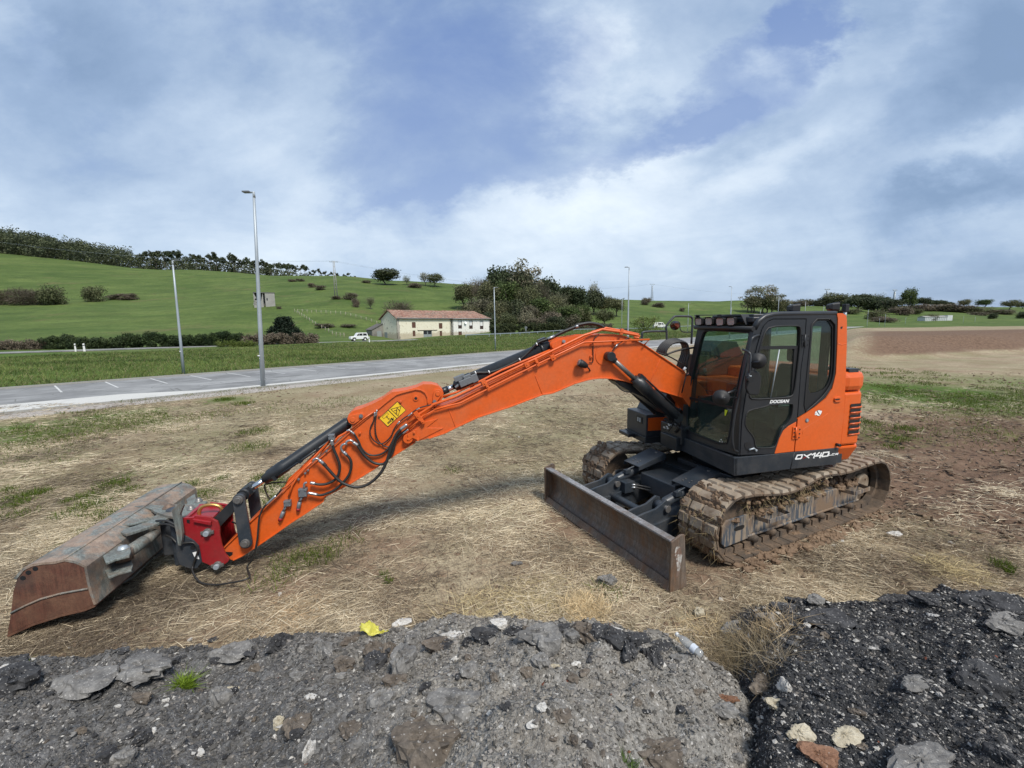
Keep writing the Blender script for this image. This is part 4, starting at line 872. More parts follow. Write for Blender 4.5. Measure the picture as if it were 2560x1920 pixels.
for p, r in (((1040, 455), .05), ((1360, 475), .035), ((1470, 365), .035)):
    m = MB(); c = onU('F', *p, 2, zq); m.lathe(c, (0, 0, 1), [(0, r*1.25), (.012, r*1.25), (.014, r), (.035, r*.8), (.05, r*.3), (.052, 0)], 14); m.build('swivel_pin', PINM if r < .04 else RUSTB, ADP, U2M)
m = MB(); m.prism([onU('F', *p, 2, zq-.03) for p in [(350, 800), (400, 760), (620, 690), (760, 640), (900, 520), (1085, 530), (1080, 575), (830, 700), (430, 830)]], (0, 0, -.03)); m.build('hanger_plate', YOKE, ADP, U2M, bevel=.004)
m = MB(); m.prism([onU('F', *p, 2, zq-.01) for p in [(190, 660), (300, 630), (560, 615), (740, 630), (500, 690), (330, 700)]], (0, 0, -.02)); m.build('gusset', YOKE, ADP, U2M, bevel=.004)
m = MB(); m.prism([onU('F', *p, 2, zq+.0) for p in [(540, 430), (760, 410), (980, 420), (780, 465)]], (0, 0, -.02)); m.build('gusset', YOKE, ADP, U2M, bevel=.004)
m = MB(); m.prism([onU('F', *p, 2, zq+.0) for p in [(1290, 330), (1410, 250), (1440, 345), (1310, 395)]], (0, 0, -.03)); m.build('gusset', YOKE, ADP, U2M, bevel=.004)
m = MB(); m.bx((7.22, -.17, .12), (7.46, .12, .62)); m.bx((7.45, -.30, .20), (7.62, .0, .66)); m.cyl((7.54, -.15, .12), (7.54, -.15, .72), .07, 14); m.build('hitch_body', STEELP, ADP, U2M, bevel=.02)
# tilt cylinder
t0, t1 = onU('F', 400, 1130, 1, .52), onU('F', 860, 815, 1, .12); d = norm(t1-t0); L = np.linalg.norm(t1-t0)
m = MB(); m.lathe(t0, d, [(.06, 0), (.06, .048), (.09, .062), (L*.62, .062), (L*.62+.01, .05), (L*.66, .045), (L*.66, .055), (L, .05), (L, 0)], 20); TC = m.build('tilt_cylinder', YOKE, ADP, U2M)
m = MB(); m.cyl(t0-np.array([0, 0, .05]), t0+np.array([0, 0, .05]), .075, 20); m.build('cylinder_eye', RUSTB, ADP, U2M); 
m = MB(); m.lathe(t0+np.array([0, 0, .05]), (0, 0, 1), [(0, .055), (.02, .055), (.03, .04), (.045, .038), (.05, 0)], 16); m.build('eye_pin', GALV, ADP, U2M)
zt = t0[2]
for dz in (.075, -.075):
    P = [(110, 1240), (330, 1060), (480, 1090), (515, 1170), (490, 1240), (300, 1290), (160, 1350)]
    m = MB(); m.prism([onU('F', *p, 2, zt+.0)+np.array([0, 0, dz]) for p in P], (0, 0, -.022)); m.build('cylinder_lug', YOKE, ADP, U2M, bevel=.004)
m = MB(); m.prism([onU('F', *p, 2, .10) for p in [(160, 1480), (520, 1220), (800, 1150), (800, 1175), (640, 1330), (520, 1440), (200, 1600)]], (0, 0, -.025)); m.build('gusset', YOKE, ADP, U2M, bevel=.004)
m = MB(); m.prism([onU('F', *p, 2, .16) for p in [(780, 1120), (1000, 990), (1120, 990), (1120, 1020), (900, 1120), (810, 1165)]], (0, 0, -.03)); m.build('gusset', YOKE, ADP, U2M, bevel=.004)
for k, (a, b) in enumerate((((860, 640), (1140, 700)), ((880, 700), (1150, 740)), ((1000, 850), (1180, 990)))):
    m = MB(); q = [onU('F', *a, 1, .1), onU('F', (a[0]+b[0])/2, (a[1]+b[1])/2-30, 1, .16), onU('F', *b, 1, .2)]; m.tube(smooth_path(q), .011, 8); m.build('hose', HOSE, ADP, U2M)
# ---- bucket: wide ditching bucket lying across
YN, YF = .86, -1.18
prof = [onU('E', *p, 1, YN) for p in [(70, 1610), (108, 1380), (128, 1190), (165, 1060), (245, 965), (330, 928), (420, 912), (540, 905), (640, 880), (740, 898), (835, 940), (860, 1080), (890, 1200), (930, 1310), (830, 1352), (600, 1405), (330, 1492), (170, 1562)]]
prof = [np.array([p[0], YN, max(p[2], .012)]) for p in prof]
sh = lambda p, y: np.array([p[0]-(YN-y)*.012, y, p[2]])
m = MB(); m.prism(prof, (0, -.025, 0)); BK = m.build('bucket', BUCKETR, EX, U2M, bevel=.004); m = MB(); m.prism([sh(p, YF+.025) for p in prof], (0, -.025, 0)); m.build('side_plate', BUCKETR, BK, U2M, bevel=.004)
# the shell that wraps from the upper lip round the back to the cutting edge
cc = np.mean(prof, axis=0)
def shellpiece(idx, name, mat, off=.0, th=.022):
    m = MB(); P = [prof[i] for i in idx]; N = []
    for i, p in enumerate(P):
        a = P[max(i-1, 0)]; b = P[min(i+1, len(P)-1)]; t = norm(b-a); nn = np.array([-t[2], 0, t[0]]); 
        if nn@(p-cc) < 0: nn = -nn
        N.append(nn)
    for i in range(len(P)-1):
        ny = 12; 
        for k in range(ny):
            ya = YN+.006+(YF-YN-.012)*k/ny; yb = YN+.006+(YF-YN-.012)*(k+1)/ny; vs = []
            for (p, nn) in ((P[i], N[i]), (P[i+1], N[i+1])):
                for y in (ya, yb): q = sh(p, y); vs += [q+nn*(off+th), q+nn*off]
            m.add(vs, [(0, 2, 6, 4), (1, 5, 7, 3)], 0, True)
            if k == 0: m.add(vs, [(0, 4, 5, 1)], 0)
            if k == ny-1: m.add(vs, [(2, 3, 7, 6)], 0)
    for i in (0, len(P)-1):
        vs = [sh(P[i], YN+.006)+N[i]*(off+th), sh(P[i], YN+.006)+N[i]*off, sh(P[i], YF-.006)+N[i]*off, sh(P[i], YF-.006)+N[i]*(off+th)]; m.add(vs, [(0, 1, 2, 3)], 0)
    return m.build(name, mat, BK, U2M)
shellpiece([3, 4, 5, 6, 7, 8, 9, 10, 11, 12, 13], 'bucket_shell', BUCKETS)
shellpiece([13, 14, 15, 16, 17, 0], 'cutting_edge', BUCKETR)
m = MB(); q = [sh(prof[8], YN)+np.array([0, 0, .025]), sh(prof[8], YF)+np.array([0, 0, .025])]; m.tube(q, .009, 6); q = [onU('E', *p, 1, YN+.003) for p in [(110, 1392), (250, 1320), (400, 1255), (600, 1200), (870, 1152)]]; m.tube(q, .010, 6); m.build('weld_seam', BUCKETS, BK, U2M)
for x, y in ((350, 955), (282, 992), (228, 1046)):
    m = MB(); disc(m, onU('E', x, y, 1, YN), .021, YN+.001, YN+.003, 16); m.build('bolt_hole', BLACK, BK, U2M)
# ---------------------------------------------------------------- cab and upper body (frame U)
YS = 1.20
PALEREF = plain('lamp_reflector', (.50, .46, .44), .5, var=.3, scale=40)
def side(pts, y=YS): return tr('I', pts, y)
def sidep(name, outer, holes, mat, parent, y=YS, th=.05, bev=.006):
    m = MB(); plate(m, side(outer, y), [side(h, y) for h in holes], (0, -th, 0)); return m.build(name, mat, parent, U2M, bevel=bev)
def rounded(pts, k=2):
    P = [np.array(p, float) for p in pts]
    for _ in range(k):
        Q = []
        for i in range(len(P)): a, b = P[i], P[(i+1) % len(P)]; Q += [a*.78+b*.22, a*.22+b*.78]
        P = Q
    return [tuple(p) for p in P]
F_OUT = [(690, 1650), (700, 1300), (718, 1000), (765, 740), (815, 500), (850, 345), (895, 262), (960, 212), (1040, 190), (1120, 183), (1690, 178), (1710, 205), (1714, 240), (1708, 500), (1695, 800), (1680, 880), (1655, 960), (1592, 1058), (1480, 1150), (1304, 1262), (1340, 760), (1378, 500), (1396, 236),
         (1055, 238), (1000, 258), (950, 310), (930, 350), (880, 520), (820, 760), (760, 1040), (722, 1300), (706, 1650)]
RW = rounded([(1452, 238), (1692, 238), (1690, 500), (1680, 790), (1655, 900), (1610, 980), (1560, 1045), (1470, 1130), (1362, 1222), (1400, 800), (1430, 500)], 1)
CAB = sidep('cab', F_OUT, [RW], BLACKP, EX, th=.06)
D_OUT = [(710, 1648), (728, 1300), (766, 1045), (826, 765), (886, 524), (936, 352), (956, 314), (1004, 264), (1058, 245), (1388, 243), (1372, 500), (1334, 760), (1293, 1300), (1210, 1345), (1152, 1395), (1110, 1480), (1062, 1635)]
UWp = rounded([(1010, 318), (1290, 305), (1335, 325), (1328, 520), (1300, 760), (1270, 1000), (1235, 1048), (1130, 1058), (830, 1074), (800, 1040), (812, 990), (860, 780), (915, 520), (955, 385)], 1)
LWp = rounded([(800, 1185), (955, 1150), (1010, 1128), (1240, 1112), (1258, 1135), (1242, 1250), (1200, 1325), (1135, 1380), (1080, 1545), (1050, 1575), (890, 1580), (862, 1560), (850, 1470), (772, 1370), (755, 1320), (768, 1225)], 1)
DOOR = sidep('door', D_OUT, [UWp, LWp], BLACKP, CAB, y=YS+.012, th=.05)
sidep('door_lower_panel', [(1291, 1302), (1266, 1614), (1064, 1636), (1114, 1482), (1155, 1399), (1212, 1349)], [], ORANGE2, CAB, y=YS+.0125, th=.05)
def rubber_loop(pts, y, r=.011, mat=RUBBER, name='window_seal', par=None):
    m = MB(); q = side(pts, y); m.tube(q+[q[0], q[1]], r, 6, cap=False); m.build(name, mat, par or CAB, U2M)
rubber_loop(UWp, YS+.012); rubber_loop(LWp, YS+.012, .008); rubber_loop(RW, YS+.0, .010)
def pane(name, pts, y, th=.006, mat=GLASS, par=None): m = MB(); m.prism(side(pts, y), (0, -th, 0)); return m.build(name, mat, par or CAB, U2M)
pane('window', UWp, YS-.012); pane('window', LWp, YS-.012); pane('window', RW, YS-.022)
FRIT = MB(); plate(FRIT, side(RW, YS-.012), [side(rounded([(1466, 258), (1664, 258), (1660, 560), (1650, 780), (1630, 880), (1585, 960), (1500, 1000), (1412, 1008), (1424, 800), (1446, 500)], 1), YS-.012)], (0, -.004, 0)); FRIT.build('window_border', BLACK, CAB, U2M)
m = MB(); m.prism(side([(912, 522), (1325, 515), (1322, 548), (906, 555)], YS+.0), (0, -.02, 0)); m.prism(side([(1270, 548), (1305, 546), (1268, 990), (1245, 1030), (1238, 1030)], YS-.0), (0, -.02, 0)); m.build('window_bar', BLACK, CAB, U2M)
m = MB(); m.tube(side([(1113, 556), (1024, 1050)], YS+.008), .007, 8); m.build('gas_strut', GALV, CAB, U2M)
# hinges
def hinge(o, quad, pts, mat, base):
    m = MB(); m.prism(tr(o, quad, base), (0, .014, 0)); H = m.build('hinge', mat, CAB, U2M, bevel=.003)
    for p in pts: m = MB(); disc(m, onU(o, *p, 1, base), .0095, base+.013, base+.018, 8); m.build('bolt', BLACK, CAB, U2M)
hinge('T', [(640, 690), (780, 680), (765, 915), (620, 935)], [(665, 720), (655, 797), (648, 875), (765, 735), (758, 818), (748, 893)], ORANGE2, YS+.012)
hinge('X', [(345, 680), (480, 690), (455, 905), (325, 915)], [(360, 695), (352, 775), (345, 855), (470, 710), (462, 795), (450, 880)], BLACKP, YS+.012)
m = MB(); m.tube(tr('T', [(718, 700), (700, 915)], YS+.032), .010, 8); m.build('hinge_pin', ORANGE2, CAB, U2M)
m = MB(); m.tube(tr('X', [(422, 680), (395, 915)], YS+.032), .010, 8); m.build('hinge_pin', BLACKP, CAB, U2M)
# door handle recess and lock
m = MB(); m.prism(side(rounded([(745, 1530), (790, 1505), (832, 1540), (800, 1600), (765, 1600)], 2), YS+.013), (0, .003, 0)); m.build('door_handle', BLACK, CAB, U2M)
m = MB(); m.tube(side([(800, 1595), (850, 1580), (862, 1592)], YS+.03), .011, 8); disc(m, onU('I', 858, 1594, 1, YS), .014, YS+.012, YS+.03, 12); m.build('door_lock', GALV, CAB, U2M)
# orange side panel behind the door
SP = MB(); plate(SP, side([(1306, 1272), (1480, 1158), (1594, 1066), (1662, 964), (1702, 800), (1716, 500), (1722, 240), (1712, 178), (1770, 178), (1806, 200), (1814, 240), (1814, 480), (1806, 720), (1800, 900), (1780, 1250), (1740, 1572), (1274, 1612)], YS+.006), [], (0, -.06, 0)); SPO = SP.build('side_panel', ORANGE2, EX, U2M, bevel=.008)
m = MB(); m.tube(side([(1716, 492), (1760, 508), (1810, 490)], YS+.004), .006, 6); m.build('panel_seam', ORANGE2, SPO, U2M)
m = MB(); m.tube(tr('T', [(1330, 420), (1180, 530), (1000, 640), (880, 710), (840, 760), (830, 830)], YS+.001), .007, 6); m.build('panel_crease', ORANGE2, SPO, U2M)
m = MB(); q = onU('T', 1525, 145, 1, YS+.006); m.prism([onU('T', *p, 1, YS+.006) for p in rounded([(1450, 100), (1590, 85), (1600, 190), (1455, 205)], 2)], (0, .018, 0)); m.build('latch_bezel', ORANGE2, SPO, U2M, bevel=.004)
m = MB(); m.prism([onU('T', *p, 1, YS+.0245) for p in rounded([(1478, 138), (1580, 126), (1580, 155), (1480, 165)], 1)], (0, .001, 0)); m.build('latch_slot', BLACK, SPO, U2M)
m = MB(); q = onU('T', 925, 560, 1, YS+.006); disc(m, q, .026, YS+.006, YS+.012, 20); m.build('lock_ring', IRON, SPO, U2M); m = MB(); disc(m, q, .016, YS+.012, YS+.016, 16); m.build('lock_face', GALV, SPO, U2M)
m = MB(); q = onU('T', 1505, 1035, 1, YS+.006); disc(m, q, .020, YS+.006, YS+.06, 12); m.build('rubber_stop', RUBBER, SPO, U2M)
m = MB(); m.prism([onU('X', *p, 1, YS+.0065) for p in [(1115, 530), (1160, 520), (1150, 565), (1120, 575)]], (0, .001, 0)); m.build('hole', BLACK, SPO, U2M)
# round emblem sticker crossed by a bar
EMB = (('T', [(1085, 400), (1125, 375), (1150, 365), (1190, 375), (1225, 380), (1215, 410), (1190, 450), (1150, 465), (1085, 462)]),)
m = MB(); disc(m, onU('T', 1150, 412, 1, YS), .041, YS+.0062, YS+.0072, 24); m.build('emblem_ring', BLACK, SPO, U2M); m = MB(); disc(m, onU('T', 1150, 412, 1, YS), .036, YS+.0072, YS+.0082, 24)
m.prism(tr('T', [(1080, 455), (1090, 400), (1110, 372), (1130, 400), (1130, 455)], YS+.0074), (0, .001, 0)); m.prism(tr('T', [(1185, 375), (1225, 372), (1222, 392), (1195, 400), (1222, 404), (1212, 418), (1180, 440)], YS+.0074), (0, .001, 0)); m.build('emblem', WHITEP, SPO, U2M)
m = MB(); m.prism(tr('T', [(1118, 380), (1132, 372), (1182, 442), (1170, 452)], YS+.0086), (0, .001, 0)); m.prism(tr('T', [(1097, 440), (1103, 415), (1113, 440)], YS+.0086), (0, .001, 0)); m.build('emblem_bar', BLACK, SPO, U2M)
# lettering
def text(s, o, x0, y0, x1, y1, hpx, y, mat, shear=.25, bold=.0, name='lettering', par=None, wfit=True):
    cu = bpy.data.curves.new(name, 'FONT'); cu.body = s; cu.shear = shear; cu.extrude = .0006; cu.offset = bold; cu.size = 1; ob = bpy.data.objects.new(name, cu); COL.objects.link(ob); bpy.context.view_layer.update()
    dg = bpy.context.evaluated_depsgraph_get(); me = bpy.data.meshes.new_from_object(ob.evaluated_get(dg)); bpy.data.objects.remove(ob)
    n = len(me.vertices); co = np.empty(n*3); me.vertices.foreach_get('co', co); co = co.reshape(-1, 3); mn, mx = co.min(0), co.max(0)
    a = onU(o, x0, y0, 1, y); b = onU(o, x1, y1, 1, y); tp = onU(o, x0, y0-hpx, 1, y); u = b-a; v = (tp-a); v = np.array([0, 0, 1.0])*np.linalg.norm(v)
    q = a+np.outer((co[:, 0]-mn[0])/(mx[0]-mn[0]), u)+np.outer((co[:, 1]-mn[1])/(mx[1]-mn[1]), v)+np.outer(co[:, 2]/.0006*.0008, YH)
    q = np.array([U2M(p) for p in q]); me.vertices.foreach_set('co', q.ravel()); me.materials.clear(); me.materials.append(mat); me.update(); return mesh_obj(name, me, par)
text('DOOSAN', 'T', 190, 226, 575, 210, 66, YS+.0135, WHITEP, .28, .035, par=CAB)
# upper frame skirt
SK = MB(); yb0 = YS+.014
skp = tr('H', [(65, 350), (700, 290), (1152, 245), (1125, 420), (650, 470), (65, 541)], yb0)
SKT = SK.prism(skp, (0, -.05, 0)).build('skirt', SKIRT, EX, U2M, bevel=.008)
m = MB(); m.tube(tr('H', [(688, 293), (645, 470)], yb0+.0), .006, 6); m.build('panel_gap', BLACK, SKT, U2M)
def strokes(name, paths, w, y, mat, par, o='T', th=.0012):
    m = MB()
    for P in paths:
        for i in range(len(P)-1):
            a, b = np.array(P[i], float), np.array(P[i+1], float); d = (b-a)/np.linalg.norm(b-a); n = np.array([-d[1], d[0]])*w/2; a = a-d*w*.42; b = b+d*w*.42; m.prism([onU(o, *q, 1, y+.00005*i) for q in (a-n, b-n, b+n, a+n)], (0, th, 0))
    return m.build(name, mat, par, U2M)
for P in ([(703, 1324), (738, 1250), (835, 1240), (818, 1300), (796, 1316), (703, 1324)], [(872, 1238), (962, 1298)], [(1012, 1222), (935, 1262)], [(1028, 1240), (1090, 1208), (1060, 1300)], [(1170, 1196), (1098, 1266), (1228, 1252)], [(1212, 1205), (1180, 1296)], [(1252, 1196), (1362, 1184), (1336, 1262), (1226, 1276), (1252, 1196)]): strokes('model_lettering', [P], 23, yb0+.001, WHITEP, SKT)
strokes('red_accent', [[(905, 1282), (850, 1312)]], 14, yb0+.001, DARKRED, SKT)
for P in ([(1372, 1212), (1354, 1254), (1402, 1248)], [(1478, 1212), (1430, 1218), (1414, 1248), (1462, 1243)], [(1484, 1242), (1502, 1212), (1546, 1206), (1538, 1224), (1500, 1230), (1530, 1240)]): strokes('model_lettering', [P], 10, yb0+.001, WHITEP, SKT)
skn = onU('H', 65, 350, 1, yb0); skb = onU('H', 65, 541, 1, yb0); XF = skn[0]
nf = norm(np.array([1.0, 0, .0]))
fpt = [skn, skb, onUpl('G', 1410, 103, skb, (1, .0, 0)), onUpl('D', 1327, 1290, skb, (1, 0, 0))]
m = MB(); m.prism(fpt, (-.05, 0, 0)); m.build('front_skirt', SKIRT, EX, U2M, bevel=.008)
yfar = (fpt[2][1]+fpt[3][1])/2
# ---- front of the cab: leaning windscreen plane through the near A-pillar
pA, pB = onU('I', 690, 1640, 1, YS), onU('I', 858, 330, 1, YS)
pd = norm(pB-pA); NF = norm(np.cross(YH, pd)); NF = NF if NF[0] > 0 else -NF
def fr_(pts, off=0.0): return [onUpl('I', *p, pA+NF*off, NF) for p in pts]
W_OUT = [(85, 1455), (110, 1200), (160, 860), (210, 600), (262, 345), (285, 305), (330, 300), (858, 322), (800, 560), (735, 1040), (700, 1300), (690, 1650), (400, 1570), (200, 1500)]
W_IN = rounded([(350, 352), (795, 375), (805, 400), (790, 480), (720, 740), (665, 1000), (630, 1160), (600, 1420), (560, 1560), (190, 1415), (160, 1370), (150, 1250), (170, 1030), (230, 720), (310, 400)], 1)
m = MB(); plate(m, fr_(W_OUT), [fr_(W_IN)], NF*-.05); m.build('windscreen_frame', BLACKP, CAB, U2M, bevel=.006)
m = MB(); m.prism(fr_(W_IN, -.015), NF*-.006); m.build('windscreen', GLASS, CAB, U2M)
m = MB(); q = fr_(W_IN, .0); m.tube(q+[q[0], q[1]], .012, 6, cap=False); m.prism(fr_([(160, 1040), (640, 1150), (637, 1178), (158, 1066)], -.004), NF*-.02); m.build('windscreen_seal', RUBBER, CAB, U2M)
m = MB(); m.tube(fr_([(240, 325), (845, 340)], .03), .028, 8); m.build('header_bar', BLACK, CAB, U2M)
m = MB(); m.prism(fr_([(548, 1178), (578, 1185), (556, 1242), (546, 1238)], -.010), NF*.001); m.build('warning_sticker', LIME, CAB, U2M)
m = MB(); 
for a in ((495, 1508), (510, 1490), (520, 1512), (500, 1525)): q = fr_([a], -.01)[0]; m.cyl(q, q+NF*.001, .008, 8)
m.build('window_sticker', WHITEP, CAB, U2M)
YR = yfar+.0    # right wall of the cab
TOPZ = float(onU('I', 1300, 181, 1, YS)[2]); XR = float(onU('I', 1700, 178, 1, YS)[0]); XT = pB[0]
zb = skn[2]+.01
# right wall with a big window, rear wall with window
def wall_rect(mb, a, b, c, d, ext): mb.prism([a, b, c, d], ext)
def xfront(z): t = (z-pA[2])/(pB[2]-pA[2]); return pA[0]+(pB[0]-pA[0])*t
o_ = [np.array([xfront(zb)-.03, YR, zb]), np.array([xfront(TOPZ-.05)-.03, YR, TOPZ-.05]), np.array([XR, YR, TOPZ-.05]), np.array([XR, YR, zb])]
h_ = [np.array([xfront(1.65)-.10, YR, 1.65]), np.array([xfront(TOPZ-.18)-.08, YR, TOPZ-.18]), np.array([XR+.12, YR, TOPZ-.18]), np.array([XR+.12, YR, 1.65])]
m = MB(); plate(m, o_, [h_], (0, .04, 0)); m.build('cab_right_wall', BLACKP, CAB, U2M)
m = MB(); m.prism([p+np.array([0, .015, 0]) for p in h_], (0, .006, 0)); m.build('window', GLASS, CAB, U2M)
o_ = [np.array([XR+.02, YR, zb]), np.array([XR+.02, YS-.06, zb]), np.array([XR+.02, YS-.06, TOPZ-.05]), np.array([XR+.02, YR, TOPZ-.05])]
h_ = [np.array([XR+.02, YR+.1, 1.75]), np.array([XR+.02, YS-.16, 1.75]), np.array([XR+.02, YS-.16, TOPZ-.16]), np.array([XR+.02, YR+.1, TOPZ-.16])]
m = MB(); plate(m, o_, [h_], (-.04, 0, 0)); m.build('cab_rear_wall', BLACKP, CAB, U2M)
m = MB(); m.prism([p+np.array([-.015, 0, 0]) for p in h_], (-.006, 0, 0)); m.build('window', GLASS, CAB, U2M)
# roof
m = MB(); xf = XT-.04; rz = TOPZ
R_ = [(XR, YR+.02), (xf-.12, YR+.02), (xf+.0, YR+.08), (xf+.02, .5*(YR+YS)), (xf-.02, YS-.10), (xf-.25, YS-.03), (XR, YS-.03)]
m.prism([np.array([x, y, rz-.10]) for x, y in R_], (0, 0, .07)); m.prism([np.array([x*.93-.02, YR+.12+(y-YR)*.80, rz-.03]) for x, y in R_], (0, 0, .035)); m.build('roof', BLACKP, CAB, U2M, bevel=.015)
m = MB(); m.tube(side([(850, 345), (895, 262), (960, 214), (1040, 193), (1120, 187), (1400, 183), (1690, 181)], YS-.025), .032, 10); m.build('roof_rail', BLACKP, CAB, U2M)
# lamp bar with four work lamps
def lampbox(P, d, s, parent, name='work_lamp', back=.08):
    d = norm(d); sd = norm(np.cross(d, (0, 0, 1))); up = np.cross(sd, d); rot = np.stack([d, sd, up], 1); m = MB()
    def ring(off, k): return [P+d*off+sd*a*s*k+up*b*s*k for a, b in ((-1, -.5), (-.75, -.85), (.75, -.85), (1, -.5), (1, .6), (.75, .85), (-.75, .85), (-1, .6))]
    rs = [ring(-back, .45), ring(-back*.7, .8), ring(0, 1.0), ring(.012, 1.02)]; vs = [v for r in rs for v in r]; fs = [(i*8+k, i*8+(k+1) % 8, (i+1)*8+(k+1) % 8, (i+1)*8+k) for i in range(3) for k in range(8)]+[tuple(range(7, -1, -1))]
    m.add(vs, fs); q = ring(.012, 1.02); m.prism([q[6]+up*0, q[5], q[5]+d*.03+up*.004, q[6]+d*.03+up*.004], up*.006); m.box(P-up*s*.95-d*back*.4, (.02, .02, .02), rot); o = m.build(name, BLACK, parent, U2M)
    m = MB(); r1 = ring(.004, .80); m.add(r1, [tuple(range(8))]); m.build('reflector', PALEREF, parent, U2M); m = MB(); m.add(ring(.010, .86), [tuple(range(8))]); m.build('lens', LENS, parent, U2M)
XL = XT+.05
for p in ((615, 405), (850, 400), (1105, 410), (1360, 400)):
    q = onUpl('V', *p, (XL, 0, 0), (1, 0, .0)); lampbox(q, (1, .15, -.12), .062, CAB)
m = MB(); q0 = onUpl('V', 520, 250, (XL-.06, 0, 0), (1, 0, 0)); q1 = onUpl('V', 1600, 235, (XL-.06, 0, 0), (1, 0, 0))
q2 = onUpl('V', 1720, 480, (XL-.10, 0, 0), (1, 0, 0)); q3 = onUpl('V', 620, 470, (XL-.06, 0, 0), (1, 0, 0))
m.prism([q0, q1, q1+np.array([-.07, 0, .0]), q0+np.array([-.07, 0, 0])], (0, 0, -.012))
m.prism([q1+np.array([.02, 0, 0]), q1+np.array([-.09, .0, 0]), q2+np.array([-.09, 0, 0]), q2+np.array([.02, 0, 0])], (0, .012, 0)); m.prism([q0+np.array([.01, 0, 0]), q0+np.array([-.07, 0, 0]), q3+np.array([-.07, 0, 0]), q3+np.array([.01, 0, 0])], (0, .012, 0))
mid = onUpl('V', 1040, 240, (XL-.06, 0, 0), (1, 0, 0)); m.prism([mid, mid+np.array([0, .07, 0]), mid+np.array([0, .07, -.1]), mid+np.array([0, 0, -.1])], (-.012, 0, 0)); m.bx(q3+np.array([-.1, 0, -.05]), q2+np.array([.02, -.02, -.0]))
m.build('lamp_bar', BLACKP, CAB, U2M, bevel=.004)
# rear roof lamps, beacon and rack
m = MB(); a = onU('X', 60, 245, 1, .62); b = onU('X', 1090, 225, 1, .62); m.bx((a[0], .60, a[2]-.02), (b[0], .66, a[2]+.012)); m.build('roof_rack', BLACK, CAB, U2M)
for p, y in (((235, 170), .62), ((1010, 140), .62)): lampbox(onU('X', *p, 1, y), (-1, .2, 0), .07, CAB, back=.11)
m = MB(); q = onU('X', 1215, 155, 1, .9); m.bx(q-np.array([.03, .03, .05]), q+np.array([.03, .03, .05])); m.build('rear_camera', BLACK, CAB, U2M, bevel=.008); m = MB(); m.cyl(q-np.array([0, 0, .14]), q-np.array([0, 0, .05]), .02, 8); m.build('camera_post', GALV, CAB, U2M)
# grab rails and mirrors on the near pillar
def rail(pts, r, parent, mat=BLACKP, name='grab_rail', n=4): m = MB(); m.tube(smooth_path(pts, n), r, 8); return m.build(name, mat, parent, U2M)
rail([onU('I', 905, 405, 1, YS), onU('I', 880, 410, 1, YS+.07), onU('I', 835, 435, 1, YS+.10), onU('I', 812, 500, 1, YS+.10), onU('I', 770, 700, 1, YS+.1), onU('I', 700, 1000, 1, YS+.10), onU('I', 640, 1300, 1, YS+.09), onU('I', 625, 1480, 1, YS+.09), onU('I', 640, 1590, 1, YS+.08), onU('I', 680, 1612, 1, YS)], .014, CAB)
rail([onU('I', 735, 555, 1, YS+.05), onU('I', 790, 580, 1, YS+.15), onU('I', 815, 620, 1, YS+.18), onU('I', 812, 700, 1, YS+.2), onU('I', 800, 850, 1, YS+.2)], .014, CAB, name='mirror_arm')
def mirror_round(o, x, y, yy, r, d, name='round_mirror'):
    m = MB(); c = onU(o, x, y, 1, yy); d = norm(d); m.lathe(c, d, [(-.001, 0), (0, r*.96), (.012, r), (.03, r*.95), (.045, r*.72), (.055, r*.35), (.075, r*.2), (.076, 0)], 26); M = m.build(name, RUBBER, CAB, U2M); return c, d
c, d = mirror_round('I', 885, 672, YS+.20, .092, (.55, .83, 0)); m = MB(); m.tube([c+d*.07, c+d*.10, onU('I', 815, 690, 1, YS+.2)], .009, 6); m.build('mirror_arm', BLACKP, CAB, U2M)
c, d = mirror_round('I', 508, 1052, YS+.10, .092, (.55, .83, 0)); m = MB(); m.tube([c+d*.07, onU('I', 560, 1050, 1, YS+.16), onU('I', 690, 1052, 1, YS+.02)], .008, 6); m.tube([onU('I', 570, 1010, 1, YS+.1), onU('I', 620, 990, 1, YS+.05), onU('I', 665, 980, 1, YS)], .014, 6); m.build('mirror_arm', BLACKP, CAB, U2M)
mm = tr('I', rounded([(752, 775), (880, 772), (912, 850), (890, 1000), (870, 1028), (755, 1012)], 1), YS+.15); m = MB(); m.prism(mm, (.02, .05, 0)); MR = m.build('side_mirror', RUBBER, CAB, U2M, bevel=.012)
m = MB(); q = onU('I', 795, 862, 1, YS+.22); m.cyl(q, q+np.array([.01, .05, 0]), .035, 14); m.build('mirror_knob', BLACK, CAB, U2M); m = MB(); m.tube([onU('I', 800, 800, 1, YS+.2), q], .012, 6); m.build('mirror_arm', BLACKP, CAB, U2M)
m = MB(); m.cyl(onU('I', 815, 825, 1, YS+.24), onU('I', 815, 845, 1, YS+.24), .010, 8); m.build('bolt', GALV, CAB, U2M)
